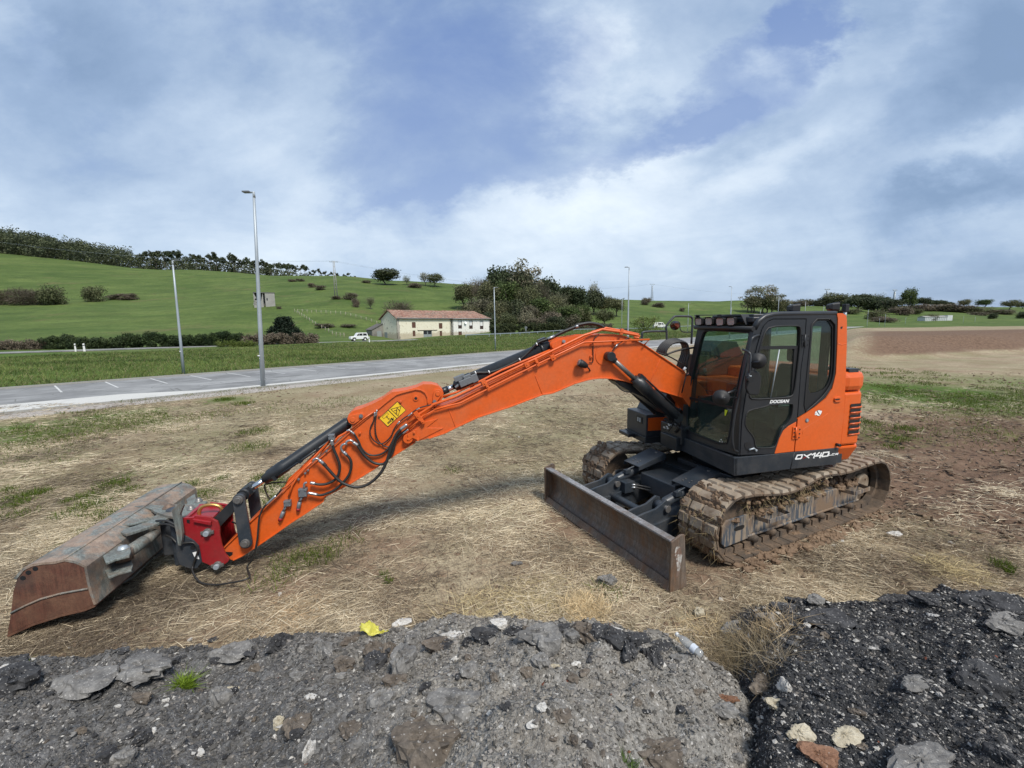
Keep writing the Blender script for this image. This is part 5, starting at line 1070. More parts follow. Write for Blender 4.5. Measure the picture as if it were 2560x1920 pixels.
# interior: floor, seat, consoles, levers
m = MB(); m.bx((XR+.05, YR+.05, zb-.05), (xfront(zb)-.06, YS-.07, zb+.02)); m.bx((XR+.05, YR+.06, zb), (XR+.14, YS-.08, 1.72)); m.bx((XR+.05, YR+.05, 1.66), (XR+.22, YS-.08, 1.72)); m.build('cab_floor', INNER, CAB, U2M)
SEAT = plain('seat_fabric', (.022, .023, .026), .85, var=.3)
m = MB(); m.bx((-.30, .48, 1.45), (.18, .96, 1.62)); m.prism([np.array(p) for p in [(-.30, .50, 1.55), (-.18, .50, 1.60), (-.30, .50, 2.22), (-.40, .50, 2.20)]], (0, .44, 0)); m.bx((-.44, .58, 2.24), (-.34, .86, 2.46)); m.bx((-.2, .56, 1.2), (.1, .88, 1.45)); m.build('seat', SEAT, CAB, U2M, bevel=.04)
m = MB()
for y in (.36, .98): m.bx((-.25, y, 1.45), (.28, y+.11, 1.70)); m.tube([(.2, y+.05, 1.7), (.25, y+.05, 1.80), (.24, y+.05, 1.92)], [.012, .014, .022], 8)
m.tube([(.55, .62, zb), (.50, .62, 1.75)], .012, 6); m.tube([(.55, .80, zb), (.50, .80, 1.75)], .012, 6); m.bx((.45, .60, 1.22), (.60, .68, 1.26)); m.bx((.45, .76, 1.22), (.60, .84, 1.26)); m.bx((.25, .28, 1.75), (.34, .46, 1.93)); m.build('control_console', RUBBER, CAB, U2M, bevel=.01)
m = MB(); m.tube([(.30, .85, 1.10), (.60, .95, 1.22)], .035, 8); m.build('fire_extinguisher', DARKRED, CAB, U2M)
SHEETM = plain('pale_seat_cloth', (.30, .40, .36), .8, var=.25); m = MB(); m.bx((XR+.16, .75, 1.35), (XR+.34, 1.08, 1.74)); m.build('storage_box', SHEETM, CAB, U2M, bevel=.06)
# ---- upper structure: deck, counterweight, hood, right-hand boxes
m = MB(); m.bx((-.75, -1.16, .93), (.88, YS-.04, 1.05)); m.bx((-.2, -.14, 1.05), (.75, -.10-.06, 1.75)); m.bx((-.2, .20-.02, 1.05), (.72, .235, 1.75)); m.build('deck', STEELP, EX, U2M)
m = MB(); m.cyl((0, 0, .60), (0, 0, .93), .52, 30); m.build('slewing_ring', CYLP, EX, U2M)
xe = float(onU('I', 1740, 1572, 1, YS)[0]); RC = 1.53
def cwplan(r, inset=0.0, x0=None):
    ys = YS-inset; a0 = math.acos(-math.sqrt(r*r-ys*ys)/r); P = [(xe if x0 is None else x0, ys)]
    n = 18
    for k in range(n+1): a = a0+(2*math.pi-2*a0)*k/n; P.append((r*math.cos(a), r*math.sin(a)))
    P.append((xe if x0 is None else x0, -ys)); return P
z0, z1 = float(onU('H', 1125, 420, 1, YS)[2]), float(onU('I', 1738, 1560, 1, YS)[2]); z2 = float(onU('I', 1800, 1000, 1, YS)[2]); z3 = float(onU('I', 1800, 812, 1, YS)[2])
def layer(name, za, zb_, r, inset, mat, x0=None, bev=.03, rb=None):
    m = MB(); A = cwplan(r, inset, x0); Bq = cwplan(rb or r, inset+(r-(rb or r)), x0); n = len(A)
    m.add([np.array([x, y, za]) for x, y in Bq]+[np.array([x, y, zb_]) for x, y in A], [(i, (i+1) % n, n+(i+1) % n, n+i) for i in range(n)]+[tuple(range(n-1, -1, -1)), tuple(range(n, 2*n))]); return m.build(name, mat, EX, U2M, bevel=bev)
layer('counterweight_base', z0, z1-.008, RC-.0, .0, ORANGE2, rb=RC-.10); CW = layer('counterweight', z1+.004, z2-.006, RC-.01, .006, ORANGE2); layer('engine_hood', z2+.006, z3+.02, RC-.0, .0, ORANGE2, bev=.07)
m = MB(); q = onU('X', 1280, 1440, 1, YS-.10); m.bx(q-np.array([.10, .30, .06]), q+np.array([.06, .05, .06])); m.build('hood_box', SKIRT, EX, U2M, bevel=.006)
m = MB(); m.tube([q+np.array([-.05, 0, .05]), q+np.array([-.16, .02, .04])], .008, 6); m.build('hood_latch', BLACK, EX, U2M)
# louvres: dark slots with a lip, wrapped on the curve
for k, (ya, yb_) in enumerate(((1120, 1155), (1175, 1208), (1232, 1265), (1288, 1322), (1345, 1378), (1400, 1436))):
    xa = 1852-k*7; xb = 1972-k*5; m = MB(); zt = float(onU('I', xa, ya, 1, YS)[2]); zl = float(onU('I', xa, yb_, 1, YS)[2]); a0 = math.acos(-math.sqrt(RC*RC-YS*YS)/RC)
    P = [(xe-.115, YS)]+[((RC-.01)*math.cos(a0+t), (RC-.01)*math.sin(a0+t)) for t in np.linspace(.0, .10, 5)]
    for i in range(len(P)-1):
        o = .004; (x1, y1), (x2, y2) = P[i], P[i+1]; u_ = 1+o
        m.add([(x1*u_ if i else x1, y1*u_ if i else y1+o, zl), (x2*u_, y2*u_, zl), (x2*u_, y2*u_, zt), (x1*u_ if i else x1, y1*u_ if i else y1+o, zt)], [(0, 1, 2, 3)])
    m.build('vent_slot', BLACK, CW, U2M)
    m = MB(); m.tube([np.array([x*1.006, y*1.006, zl-.004]) for x, y in P], .009, 6); m.build('vent_lip', ORANGE2, CW, U2M)
# hood / engine cover right of the cab, tank, charcoal guard seen through the windscreen
m = MB(); m.bx((-1.05, -1.15, 1.05), (XR-.02, YS-.1, z3-.03)); m.bx((-.62, -1.16, 1.05), (.05, .16, 1.92)); m.build('engine_cover', ORANGE2, EX, U2M, bevel=.03)
m = MB(); m.bx((.05, -1.15, 1.05), (.62, -.40, 1.86)); m.bx((-.02, -.38, 1.05), (.30, -.16, 1.6)); m.build('fuel_tank', ORANGE2, EX, U2M, bevel=.02)
m = MB(); m.bx((-.95, -1.1, 1.93), (.0, -.60, 2.26)); m.build('grille_cover', plain('dark_brown_grille', (.030, .018, .014), .7), EX, U2M, bevel=.01)
h1 = [onU('I', *p, 1, -.59) for p in [(520, 465), (670, 470), (740, 600), (730, 640), (400, 620), (400, 575)]]; m = MB(); m.prism(h1, (0, -.45, 0)); m.build('exhaust_guard', SKIRT, EX, U2M, bevel=.01)
m = MB(); xg = 1.13
FB = [onUpl('D', *p, (xg, 0, 0), (1, 0, 0)) for p in [(850, 1060), (970, 1075), (960, 1235), (825, 1190)]]
ylo, yhi = FB[0][1], FB[1][1]
m.bx((.35, -1.12, 1.0), (xg, -.50, 1.36)); BX = m.build('tool_box', SKIRT, EX, U2M, bevel=.01)
m = MB(); m.bx((.45, -.497, 1.10), (xg-.03, -.493, 1.31)); m.build('tool_box_panel', ORANGE2, EX, U2M)
m = MB(); m.bx((.3, -1.14, .90), (xg+.02, -.48, 1.0)); m.bx((xg, -1.14, .93), (xg+.14, -.80, .985)); m.build('step', CYLP, EX, U2M, bevel=.008)
m = MB(); m.prism([np.array(p) for p in [(.55, -1.12, 1.36), (.95, -1.12, 1.36), (.75, -1.12, 1.72), (.55, -1.12, 1.86)]], (0, .62, 0)); m.build('tank_cover', SKIRT, EX, U2M, bevel=.01)
m = MB(); m.prism([np.array(p) for p in [(.58, -1.17, 1.05), (.93, -1.17, 1.05), (.86, -1.17, 1.55), (.70, -1.17, 1.85), (.58, -1.17, 1.85)]], (0, .03, 0)); m.build('side_cover', ORANGE2, EX, U2M, bevel=.01)
m = MB(); q = onUpl('D', 905, 1115, (xg+.004, 0, 0), (1, 0, 0)); m.bx(q-np.array([0, .09, .055]), q+np.array([.004, .09, .055])); m.build('headlamp_recess', BLACK, BX, U2M)
for dy in (-.032, .032):
    m = MB(); m.bx(q+np.array([.004, dy-.02, -.035]), q+np.array([.01, dy+.02, .035])); m.build('headlamp', GALV, BX, U2M, bevel=.004)
# handrail and right mirror
rail([onU('D', *p, 1, -1.0) for p in [(928, 310), (935, 240), (960, 205), (1185, 200)]], .018, EX, SKIRT, 'handrail', 3); rail([onU('D', *p, 1, -1.0) for p in [(1190, 312), (1188, 200), (1186, 145), (1255, 60), (1290, 45), (1420, 46), (1450, 62), (1456, 100), (1445, 330)]], .018, EX, SKIRT, 'handrail', 4)
rail([onU('D', *p, 1, -1.0) for p in [(1460, 140), (1500, 150), (1520, 190)]], .012, EX, SKIRT, 'handrail')
rail([onU('D', *p, 1, -.97) for p in [(1300, 95), (1325, 120), (1330, 180), (1365, 208), (1450, 210)]], .008, EX, BLACKP, 'mirror_arm')
m = MB(); cM = onU('D', 1275, 140, 1, -.95); dM = norm((.75, .66, -.1)); m.lathe(cM, dM, [(-.03, 0), (-.028, .04), (0, .074), (.008, .080), (.012, .076)], 24); MB_ = m.build('right_mirror', BLACK, EX, U2M)
m = MB(); m.lathe(cM+dM*.006, dM, [(0, .074), (.004, .04), (.006, 0)], 24); m.build('mirror_glass', plain('mirror_glass', (.16, .16, .17), .08, 1.0, var=0), EX, U2M)
# hoses from body to boom: a fan of separate arcs
for k, (y, r) in enumerate(((-.20, .021), (-.12, .021), (-.04, .021), (.04, .021), (.11, .018))):
    P = [(1085+k*22, 425+k*8), (1110+k*20, 370+k*4), (1165+k*20, 312+k*4), (1235+k*24, 285+k*6), (1310+k*20, 292+k*8), (1355+k*14, 350+k*6), (1345+k*18, 440), (1315+k*20, 520), (1290+k*26, 600)]
    pth = smooth_path([onU('D', *p, 1, y) for p in P], 5); m = MB(); rr = [r*(1.0 if i % 2 else .86) for i in range(len(pth))]; m.tube(pth, rr, 8); m.build('hose', HOSE, EX, U2M)
m = MB(); m.tube(smooth_path([onU('D', *p, 1, .14) for p in [(1190, 440), (1300, 400), (1450, 372), (1500, 372)]]), .014, 8); m.build('hose', HOSE, EX, U2M); m = MB(); m.tube(smooth_path([onU('D', *p, 1, .15) for p in [(1090, 420), (1200, 455), (1320, 520), (1390, 570), (1400, 640)]]), .010, 8); m.build('hose', HOSE, EX, U2M)
m = MB(); m.tube([onU('D', 1385, 575, 1, .19), onU('D', 1365, 605, 1, .19)], .02, 10); m.build('white_cap', WHITEP, EX, U2M)
m = MB(); m.tube([onU('D', *p, 1, .24) for p in [(1395, 640), (1375, 720), (1345, 840)]], .009, 8); m.tube([onU('D', *p, 1, .25) for p in [(1430, 650), (1390, 655)]], .012, 8); m.build('wiper_arm', BLACK, EX, U2M)
# ---- boom cylinders (near and far)
for s in (1, -1):
    y = .235*s; top = onU('D', 600, 460, 1, .235); topp = np.array([top[0], y, top[2]]); g1 = onU('D', 860, 710, 1, .235); ax = norm(g1-top); bot = onU('D', 1290, 1090, 1, .235); L = np.linalg.norm(bot-top); L1 = np.linalg.norm(g1-top); ax = norm(bot-top); b = topp+ax*L
    m = MB(); m.lathe(topp, ax, [(L1-.03, .036), (L1-.03, .055), (L1+.02, .062), (L1+.04, .085), (L1+.25, .085), (L1+.26, .076), (L-.02, .076), (L, .05), (L+.06, .05)], 24); m.cyl(b-YH*.06, b+YH*.06, .07, 18); BC = m.build('boom_cylinder', CYLP, EX, U2M)
    m = MB(); m.cyl(topp, topp+ax*L1, .032, 16); m.build('piston_rod', PINM, BC, U2M)
    m = MB(); m.cyl(topp+YH*(-.075 if s > 0 else .075), topp+YH*.055*s, .062, 22); m.cyl(topp, topp+ax*.10, .045, 16); m.build('rod_end', CYLP, BC, U2M, bevel=.004)
    n = norm(np.cross(ax, YH)); m = MB(); m.tube([topp+ax*(L1+.06)-n*.1, topp+ax*(L1+.15)-n*.105, topp+ax*(L-.15)-n*.10], .014, 8); m.box(topp+ax*(L1+.05)-n*.07, (.05, .04, .04), np.stack([ax, YH, n], 1)); m.build('oil_line', CYLP, BC, U2M)
m = MB(); disc(m, top*[1, 0, 1], .05, -.2, .2, 16); m.build('boom_pin', PINM, EX, U2M)
gd = [onU('D', *p, 1, .12) for p in [(655, 720), (680, 712), (840, 745), (1010, 800), (1330, 1010), (1330, 1100), (1180, 1060), (940, 880), (820, 830), (700, 760)]]
m = MB(); m.prism(gd, (0, -.24, 0)); m.build('cylinder_guard', CYLP, EX, U2M, bevel=.006)
m = MB(); m.tube(smooth_path([onU('D', *p, 1, .16) for p in [(660, 740), (700, 790), (760, 825), (830, 830)]]), .009, 8); m.build('hose', HOSE, EX, U2M)
random.seed(4)
for k in range(12):
    x0, y0 = 1150+random.random()*120, 1060+random.random()*130; m = MB(); m.tube(smooth_path([onU('D', x0, y0, 1, .1), onU('D', x0+30+random.random()*40, y0+30, 1, .18), onU('D', x0+20, y0+70+random.random()*30, 1, .1)]), .010, 6); m.build('hose', HOSE, EX, U2M)
m = MB()
for k in range(7): q = onU('D', 1165+random.random()*120, 1160+random.random()*80, 1, .2); m.cyl(q, q+np.array([.03, .02, .03]), .012, 6)
m.build('hose_fitting', ZINC, EX, U2M)
m = MB(); m.bx((.45, -.30, 1.05), (1.0, .22, 1.30)); m.bx((.62, -.22, .95), (1.05, .18, 1.15)); m.prism([np.array(p) for p in [(.15, -.26, 1.0), (.75, -.26, 1.0), (.95, -.26, 1.25), (.45, -.26, 1.75), (.15, -.26, 1.75)]], (0, .05, 0)); m.prism([np.array(p) for p in [(.15, .18, 1.0), (.75, .18, 1.0), (.95, .18, 1.25), (.45, .18, 1.75), (.15, .18, 1.75)]], (0, .04, 0)); m.build('boom_mount', CYLP, EX, U2M, bevel=.01)
# ---------------------------------------------------------------- undercarriage (frame: the tracks)
TO, TI = 1.287, .745
XI, XS = 1.42, -1.45; RI, RS = .40, .385
def track_path():
    P = []
    for k in range(13): a = -math.pi/2+math.pi*k/12; P.append((XI+RI*math.cos(a), .43+RI*math.sin(a)*1.0))
    for x, z in ((1.15, .805), (.95, .77), (.72, .735), (.50, .72), (.28, .735), (.08, .78), (-.12, .815), (-.35, .80), (-.62, .775), (-.90, .775), (-1.15, .79)): P.append((x, z))
    for k in range(13): a = math.pi/2+math.pi*k/12; P.append((XS+RS*math.cos(a), .415+RS*math.sin(a)))
    for x in (-1.0, -.5, 0, .5, 1.0): P.append((x, .028))
    return P
def resample(P, step):
    P = [np.array(p) for p in P]; P.append(P[0]); d = [0]
    for i in range(len(P)-1): d.append(d[-1]+np.linalg.norm(P[i+1]-P[i]))
    n = round(d[-1]/step); out = []; L = d[-1]
    for k in range(n):
        t = L*k/n; i = max(j for j in range(len(d)) if d[j] <= t); i = min(i, len(P)-2); f = (t-d[i])/(d[i+1]-d[i]+1e-9); p = P[i]*(1-f)+P[i+1]*f; out.append(p)
    return out
pts = resample(track_path(), .172); npts = len(pts)
def shoe_mesh(seed):
    """one shoe, local: x along the track, z outward, y across; steel base plate with rubber road pads and caked mud"""
    g = random.Random(seed); m = MB(); w = (TO-TI)/2; m.bx((-.080, -w, -.028), (.080, w, -.006), m=1)
    cuts = [-w, -w+2*w*.36+g.uniform(-.05, .05), -w+2*w*.68+g.uniform(-.05, .05), w]
    for i in range(3):
        a, b = cuts[i]+.008, cuts[i+1]-.008; x0, x1 = -.068+g.uniform(0, .010), .064-g.uniform(0, .010); h = .026+g.uniform(-.004, .004)
        v = [(x0, a, -.006), (x1, a, -.006), (x1, b, -.006), (x0, b, -.006), (x0+.014, a+.012, h), (x1-.014, a+.012, h), (x1-.014, b-.012, h), (x0+.014, b-.012, h)]
        m.add(v, [(0, 1, 5, 4), (1, 2, 6, 5), (2, 3, 7, 6), (3, 0, 4, 7), (4, 5, 6, 7)], 0)
    for y in (-.10, .10): m.bx((-.07, y-.035, -.10), (.07, y+.035, -.028), m=1)
    for k in range(16):   # mud lumps in the gaps
        c = np.array([g.choice([-.08, .08, g.uniform(-.08, .08)]), g.uniform(-w, w), g.uniform(-.01, .006)]); r = g.uniform(.012, .030)
        m.lathe(c-np.array([0, 0, r*.5]), (g.uniform(-.4, .4), g.uniform(-.4, .4), 1), [(0, r*1.1), (r*.5, r*g.uniform(.8, 1.1)), (r*g.uniform(.7, 1.0), r*.45), (r*1.05, 0)], 6, 2)
    o = m.build('track_shoe', [SHOE, SHOED, MUD]); me = o.data; bpy.data.objects.remove(o); return me
SM = [shoe_mesh(k) for k in range(4)]
def mudlump(mb, c, r, seed, sq=(1, 1, .6)):
    g = np.random.default_rng(seed); n = 9; prof = []
    b = len(mb.v); rows = 5; seg = 8; vs = []
    for i in range(rows):
        th = math.pi*(i+.5)/rows
        for k in range(seg):
            ph = 2*math.pi*k/seg; q = np.array([math.sin(th)*math.cos(ph), math.sin(th)*math.sin(ph), math.cos(th)])*r*(.7+.6*g.random()); vs.append(np.asarray(c)+q*np.array(sq))
    fs = [(i*seg+k, (i+1)*seg+k, (i+1)*seg+(k+1) % seg, i*seg+(k+1) % seg) for i in range(rows-1) for k in range(seg)]+[tuple(range(seg)), tuple(range(rows*seg-1, (rows-1)*seg-1, -1))]
    mb.add(vs, fs, 0, False)
def make_track(s):
    yc = s*(TO+TI)/2; m = MB()
    yo, yi = s*1.14, s*.86; ya, yb_ = min(yo, yi), max(yo, yi)
    # side frame: hollow beam with sloping top
    prf = [(-1.30, .20), (1.08, .20), (1.08, .40), (.98, .47), (-1.16, .47), (-1.30, .42)]
    m.prism([np.array([x, ya, z]) for x, z in prf], (0, yb_-ya, 0)); m.prism([np.array([x, yo-s*.0, z]) for x, z in [(-1.30, .195), (1.1, .195), (1.1, .225), (-1.30, .225)]], (0, s*.02, 0))
    T = m.build('track_frame', FRAMEM, EX, bevel=.012)
    m = MB(); gp = [(1.10, .185), (1.50, .165), (1.56, .22), (1.57, .44), (1.50, .50), (1.10, .50)]
    for y in (yo-s*.01, yi): m = MB(); m.prism([np.array([x, y, z]) for x, z in gp], (0, s*.03 if y != yi else -s*.03, 0)); m.build('idler_guard', FRAMEM, T, bevel=.01)
    m = MB(); P = [(1.27+.05*math.cos(a)+(.04 if math.cos(a) > 0 else -.04), .36+.028*math.sin(a)) for a in np.linspace(0, 2*math.pi, 17)[:-1]]; m.prism([np.array([x, yo+s*.0205, z]) for x, z in P], (0, s*.0015, 0)); m.cyl((.66, yo+s*.0, .40), (.66, yo+s*.0025, .40), .022, 12); m.build('slot', BLACK, T)
    m = MB(); m.cyl((XI, yc-.09, .43), (XI, yc+.09, .43), RI-.10, 26); m.cyl((XI, yc-.03, .43), (XI, yc+.03, .43), RI-.06, 26); m.build('idler', SHOED, T)
    m = MB(); sp = []
    for k in range(42): a = 2*math.pi*k/42; r = RS-.055 if k % 2 else RS-.10; sp.append(np.array([XS+r*math.cos(a), yc-.03, .415+r*math.sin(a)]))
    m.prism(sp, (0, .06, 0)); m.build('sprocket', SHOED, T)
    m = MB(); m.cyl((XS, yc-.05*s, .415), (XS, s*1.06, .415), .19, 26); m.build('travel_motor', SHOED, T, bevel=.01)
    m = MB(); m.cyl((XS, s*1.06, .415), (XS, s*1.13, .415), .145, 26); m.build('motor_cover', SHOE, T, bevel=.02)
    for k in range(7):
        x = -1.08+k*.345; m = MB(); m.lathe((x, s*.86, .165), (0, s, 0), [(0, 0), (0, .06), (.02, .075), (.09, .075), (.10, .055), (.20, .055), (.21, .075), (.28, .075), (.30, .045), (.33, .045), (.33, 0)], 14); m.build('roller', SHOED, T)
    m = MB(); m.lathe((-.12, s*.90, .62), (0, s, 0), [(0, 0), (0, .07), (.06, .07), (.07, .055), (.15, .055), (.16, .07), (.22, .07), (.22, 0)], 14); m.bx((-.17, s*.96, .46), (-.07, s*1.02, .62)); m.build('carrier_roller', SHOED, T)
    if True:
        for x0, x1 in ((.50, .96), (-1.28, -.86)):
            zt = .45 if x0 > 0 else .46; m = MB(); q = [np.array(p) for p in [(x1, s*1.14, zt), (x1-.03, s*1.29, zt), (x0+.03, s*1.29, zt), (x0, s*1.14, zt)]]
            for i in range(3): d = q[i+1]-q[i]; m.prism([q[i], q[i+1], q[i+1]-np.array([0, 0, .055]), q[i]-np.array([0, 0, .055])], norm(np.cross(d, (0, 0, 1)))*.012)
            m.build('step', FRAMEM, T, bevel=.003)
    for k, p in enumerate(pts):
        a = pts[(k-1) % npts]; b = pts[(k+1) % npts]; t = np.array([b[0]-a[0], b[1]-a[1]]); t /= np.linalg.norm(t); n = np.array([t[1], -t[0]])
        o = mesh_obj('track_shoe', SM[(k*7+(3 if s > 0 else 0)) % 4], T); g = random.Random(k+50*s); X = Vector((t[0], 0, t[1])); Zv = Vector((n[0], 0, n[1])); Y = Zv.cross(X)
        M = Matrix((X, Y, Zv)).transposed().to_4x4(); M.translation = Vector((p[0], yc+g.uniform(-.004, .004), p[1])); o.matrix_local = M @ Matrix.Rotation(g.uniform(-.02, .02), 4, 'Y')
    # caked mud on frame and idler
    m = MB(); g = random.Random(9+s)
    for k in range(150):
        x = g.uniform(-1.25, 1.45); y = s*g.uniform(.9, 1.17); z = g.uniform(.44, .50); mudlump(m, (x, y, z), g.uniform(.02, .055), k)
    for k in range(60): a = g.uniform(-1.3, 1.4); y = s*g.uniform(TI, TO); mudlump(m, (XI+(RI+.01)*math.cos(a), y, .43+(RI+.01)*math.sin(a)), g.uniform(.02, .045), 200+k, (.45, 1.3, 1.3))
    for k in range(280): mudlump(m, (g.uniform(-1.65, 1.5), s*(1.14+.32*g.random()**1.4), g.uniform(-.02, .025)), g.uniform(.025, .065), 400+k, (1.3, 1.0, .7))
    for k in range(90): mudlump(m, (g.uniform(-.3, 1.3), s*g.uniform(1.05, TO-.01), .67+g.uniform(-.03, .06)), g.uniform(.015, .045), 600+k, (1, .8, .8))
    for k in range(60): mudlump(m, (g.uniform(-1.5, -.8), s*g.uniform(.95, 1.1), g.uniform(.25, .55)), g.uniform(.02, .05), 700+k, (1, .8, 1))
    for k in range(160): mudlump(m, (g.uniform(-1.3, 1.3), s*g.uniform(TI+.02, TO-.02), np.interp(0, [0, 1], [0, 0])+.0), .001, 1)if False else None
    mm_ = m.build('mud', MUD, T); tag(mm_, kind='stuff')
    return T
TL = make_track(1); TR_ = make_track(-1)
# straw hanging in the near track
g = np.random.default_rng(3); n = 420; V = []; 
for k in range(n):
    if k % 2: c = np.array([g.uniform(1.25, 1.86), g.uniform(TI, TO), g.uniform(.15, .8)]); c[0] = XI+(RI+.03)*math.cos(math.asin(np.clip((c[2]-.43)/RI, -.95, .95)))
    else: c = np.array([g.uniform(-.2, 1.4), TO-.01+g.uniform(-.05, .02), g.uniform(.55, .74)])
    d = g.normal(size=3)*.8; d[2] = -abs(d[2])-.4; d = norm(d); L = .05+.16*g.random(); s_ = norm(np.cross(d, g.normal(size=3)))*.0022; V += [c-s_, c+s_, c+d*L+s_*.3+g.normal(size=3)*.02]
np_mesh('caught_straw', np.array(V), np.arange(3*n).reshape(n, 3), STRAW, np.tile([.36, .27, .15], (n, 1))*(.6+.7*g.random((n, 1))), parent=TL)['kind'] = 'stuff'
# car body (X frame)
m = MB(); m.bx((-.75, -.86, .42), (.75, .86, .60)); m.bx((-.5, -.5, .42), (.55, .5, .66)); m.bx((.55, -.62, .40), (1.15, .62, .56)); m.bx((1.05, -.33, .36), (1.45, .33, .62)); m.build('car_body', STEELP, EX, bevel=.015)
m = MB(); m.cyl((1.16, .22, .52), (1.20, .22, .52), .05, 12); m.cyl((1.16, .10, .50), (1.20, .10, .50), .035, 12); m.build('grease_port', PINM, EX)
# dozer blade
XB, ZB = 2.505, .55; HB = 1.30
prof = [(0, 0), (-.055, .05), (-.10, .12), (-.13, .20), (-.14, .28), (-.13, .36), (-.10, .44), (-.055, .50), (.0, .55)]
m = MB(); fr1 = [np.array([XB+x, HB, z+.006]) for x, z in prof]; bk = [np.array([XB+x-.028, HB, z+.006]) for x, z in reversed(prof)]; m.prism(fr1+bk, (0, -2*HB, 0)); BL = m.build('dozer_blade', RUSTB, EX, bevel=.003)
m = MB(); m.bx((XB-.085, -HB, .535), (XB+.008, HB, .562)); m.build('blade_top_edge', RUSTTOP, BL, bevel=.006)
m = MB(); m.prism([np.array([XB+x, HB, z]) for x, z in [(.012, .0), (-.03, .085), (-.015, .09), (.026, .0)]], (0, -2*HB, 0)); m.build('cutting_edge', RUSTB, BL, bevel=.002)
for s in (1, -1):
    m = MB(); m.prism([np.array([x, s*HB, z]) for x, z in [(XB+.02, .0), (XB+.025, .56), (XB-.11, .61), (XB-.16, .60), (XB-.185, .30), (XB-.22, .0)]], (0, s*.025, 0)); m.build('end_plate', RUSTB, BL, bevel=.004)
    m = MB(); 
    if s > 0:
        gg = random.Random(5); P = [(XB-.04, .50), (XB-.02, .42), (XB-.05, .33), (XB-.07, .22), (XB-.05, .16), (XB-.08, .14), (XB-.11, .25), (XB-.13, .38), (XB-.10, .48)]; m.prism([np.array([x, HB+.0255, z]) for x, z in P], (0, .0006, 0)); m.build('worn_paint', rusty('flaked_white_paint', (.58, .56, .52), (.12, .07, .05), (.2, .12, .08), (.2, .17, .15), .42, .52, 9), BL)
# push frame: arms, ears, cross tube, cylinders, covers
m = MB()
for s in (1, -1):
    yc = s*.48
    for dy in (-.085, .085):
        y = yc+dy-.015; P = [(XB-.19, .10), (XB-.18, .48), (2.20, .50), (2.02, .52), (1.86, .60), (1.79, .57), (1.76, .46), (1.80, .38), (1.95, .30), (2.2, .16)]; m.prism([np.array([x, y, z]) for x, z in P], (0, .03, 0))
    m.prism([np.array([x, yc-.13, z]) for x, z in [(XB-.19, .05), (XB-.19, .34), (2.0, .34), (1.3, .46), (.8, .46), (.8, .30), (1.5, .14)]], (0, .26, 0))
m.cyl((1.93, -.48, .33), (1.93, .48, .33), .052, 18); m.build('push_frame', STEELP, EX, bevel=.006)
for s in (1, -1):
    yc = s*.48; p0 = np.array([1.86, yc, .50]); p1 = np.array([1.05, yc, .70]); ax = norm(p1-p0); L = np.linalg.norm(p1-p0)
    m = MB(); m.lathe(p0, ax, [(.04, .0), (.04, .05), (.10, .064), (L-.02, .064), (L, .04), (L, 0)], 20); BC = m.build('blade_cylinder', STEELP, EX)
    m = MB(); m.cyl(p0-YH*.07, p0+YH*.07, .062, 18); m.build('cylinder_eye', STEELP, BC)
    m = MB(); m.cyl(p0-YH*.13, p0+YH*.13, .034, 14); m.cyl(p0+YH*.13, p0+YH*.145, .045, 14); m.build('pin', PINM, BC, bevel=.003)
    m = MB(); m.box(p0+ax*.24+np.array([0, .06, .075]), (.05, .03, .03)); m.tube([p0+ax*.24+np.array([0, .06, .10]), p0+ax*.5+np.array([0, .05, .09])], .012, 6); m.build('cylinder_port', STEELP, BC, bevel=.004)
    yo = yc-.0; m = MB(); x1, x0 = 1.50, .98
    q = [np.array([x1, yo-.17, .70]), np.array([x1, yo+.17, .70]), np.array([x0, yo+.17, .83]), np.array([x0, yo-.17, .83])]; m.prism(q, (0, 0, .014)); m.prism([q[0], q[3], q[3]-np.array([0, .0, .08]), q[0]-np.array([0, 0, .05])], (0, .012, 0)); m.prism([q[1], q[2], q[2]-np.array([0, 0, .08]), q[1]-np.array([0, 0, .05])], (0, -.012, 0))
    CV = m.build('cylinder_cover', STEELP, EX, bevel=.004)
    m = MB()
    for dx in (.08, .13):
        for dy in (-.05, .05): q_ = np.array([x1-dx, yo+dy, .716+dx*.25]); m.cyl(q_, q_+np.array([0, 0, .008]), .010, 8)
    m.cyl((x0+.06, yo+.03, .82), (x0+.06, yo+.03, .835), .022, 12); m.build('bolt', PINM, CV)
for y, z in ((-.18, .47), (-.22, .43)):
    m = MB(); m.tube(smooth_path([(1.62, -.28, z), (1.50, -.2, z-.02), (1.36, 0, z-.03), (1.22, .12, z+.0), (1.12, .2, z+.10), (1.05, .22, z+.2)]), .014, 8); m.build('hose', HOSE, EX); m = MB(); m.tube([(1.66, -.30, z+.005), (1.58, -.255, z-.006)], .018, 8); m.build('hose_fitting', ZINC, EX)
m = MB(); m.bx((1.60, -.42, .36), (1.78, -.28, .52)); m.build('valve_block', STEELP, EX, bevel=.008)
# ================================================================ BUILDINGS
ZW.update(Y=(860, 800, 22.12))
def wall_mat(name, a, b, stain):
    t = NT(name); n = t.noise(.6, 6, .65); n2 = t.noise(2.2, 6, .7); n3 = t.noise(12, 4, .7); c = t.mix(n, a, b); c = t.mix(t.ramp(n2, [(.55, 0.0), (.68, .7)]), c, stain)
    sp = t.N('ShaderNodeSeparateXYZ'); t.L(t.geo.outputs['Position'], sp.inputs[0]); lo = t.ramp(t.mth('ADD', t.mth('MULTIPLY', sp.outputs[2], .3), t.mth('MULTIPLY', n2, -.9)), [(.0, 1.0), (.18, 0.0)]); c = t.mix(t.mth('MULTIPLY', lo, .7), c, stain)
    c = t.mix(t.mth('MULTIPLY', t.ramp(n3, [(.55, 0.0), (.72, 1.0)]), .3), c, tuple(x*.6 for x in a)); t.bump(n3, .4, .02); return t.set(col=c, rough=.9, spec=.1)
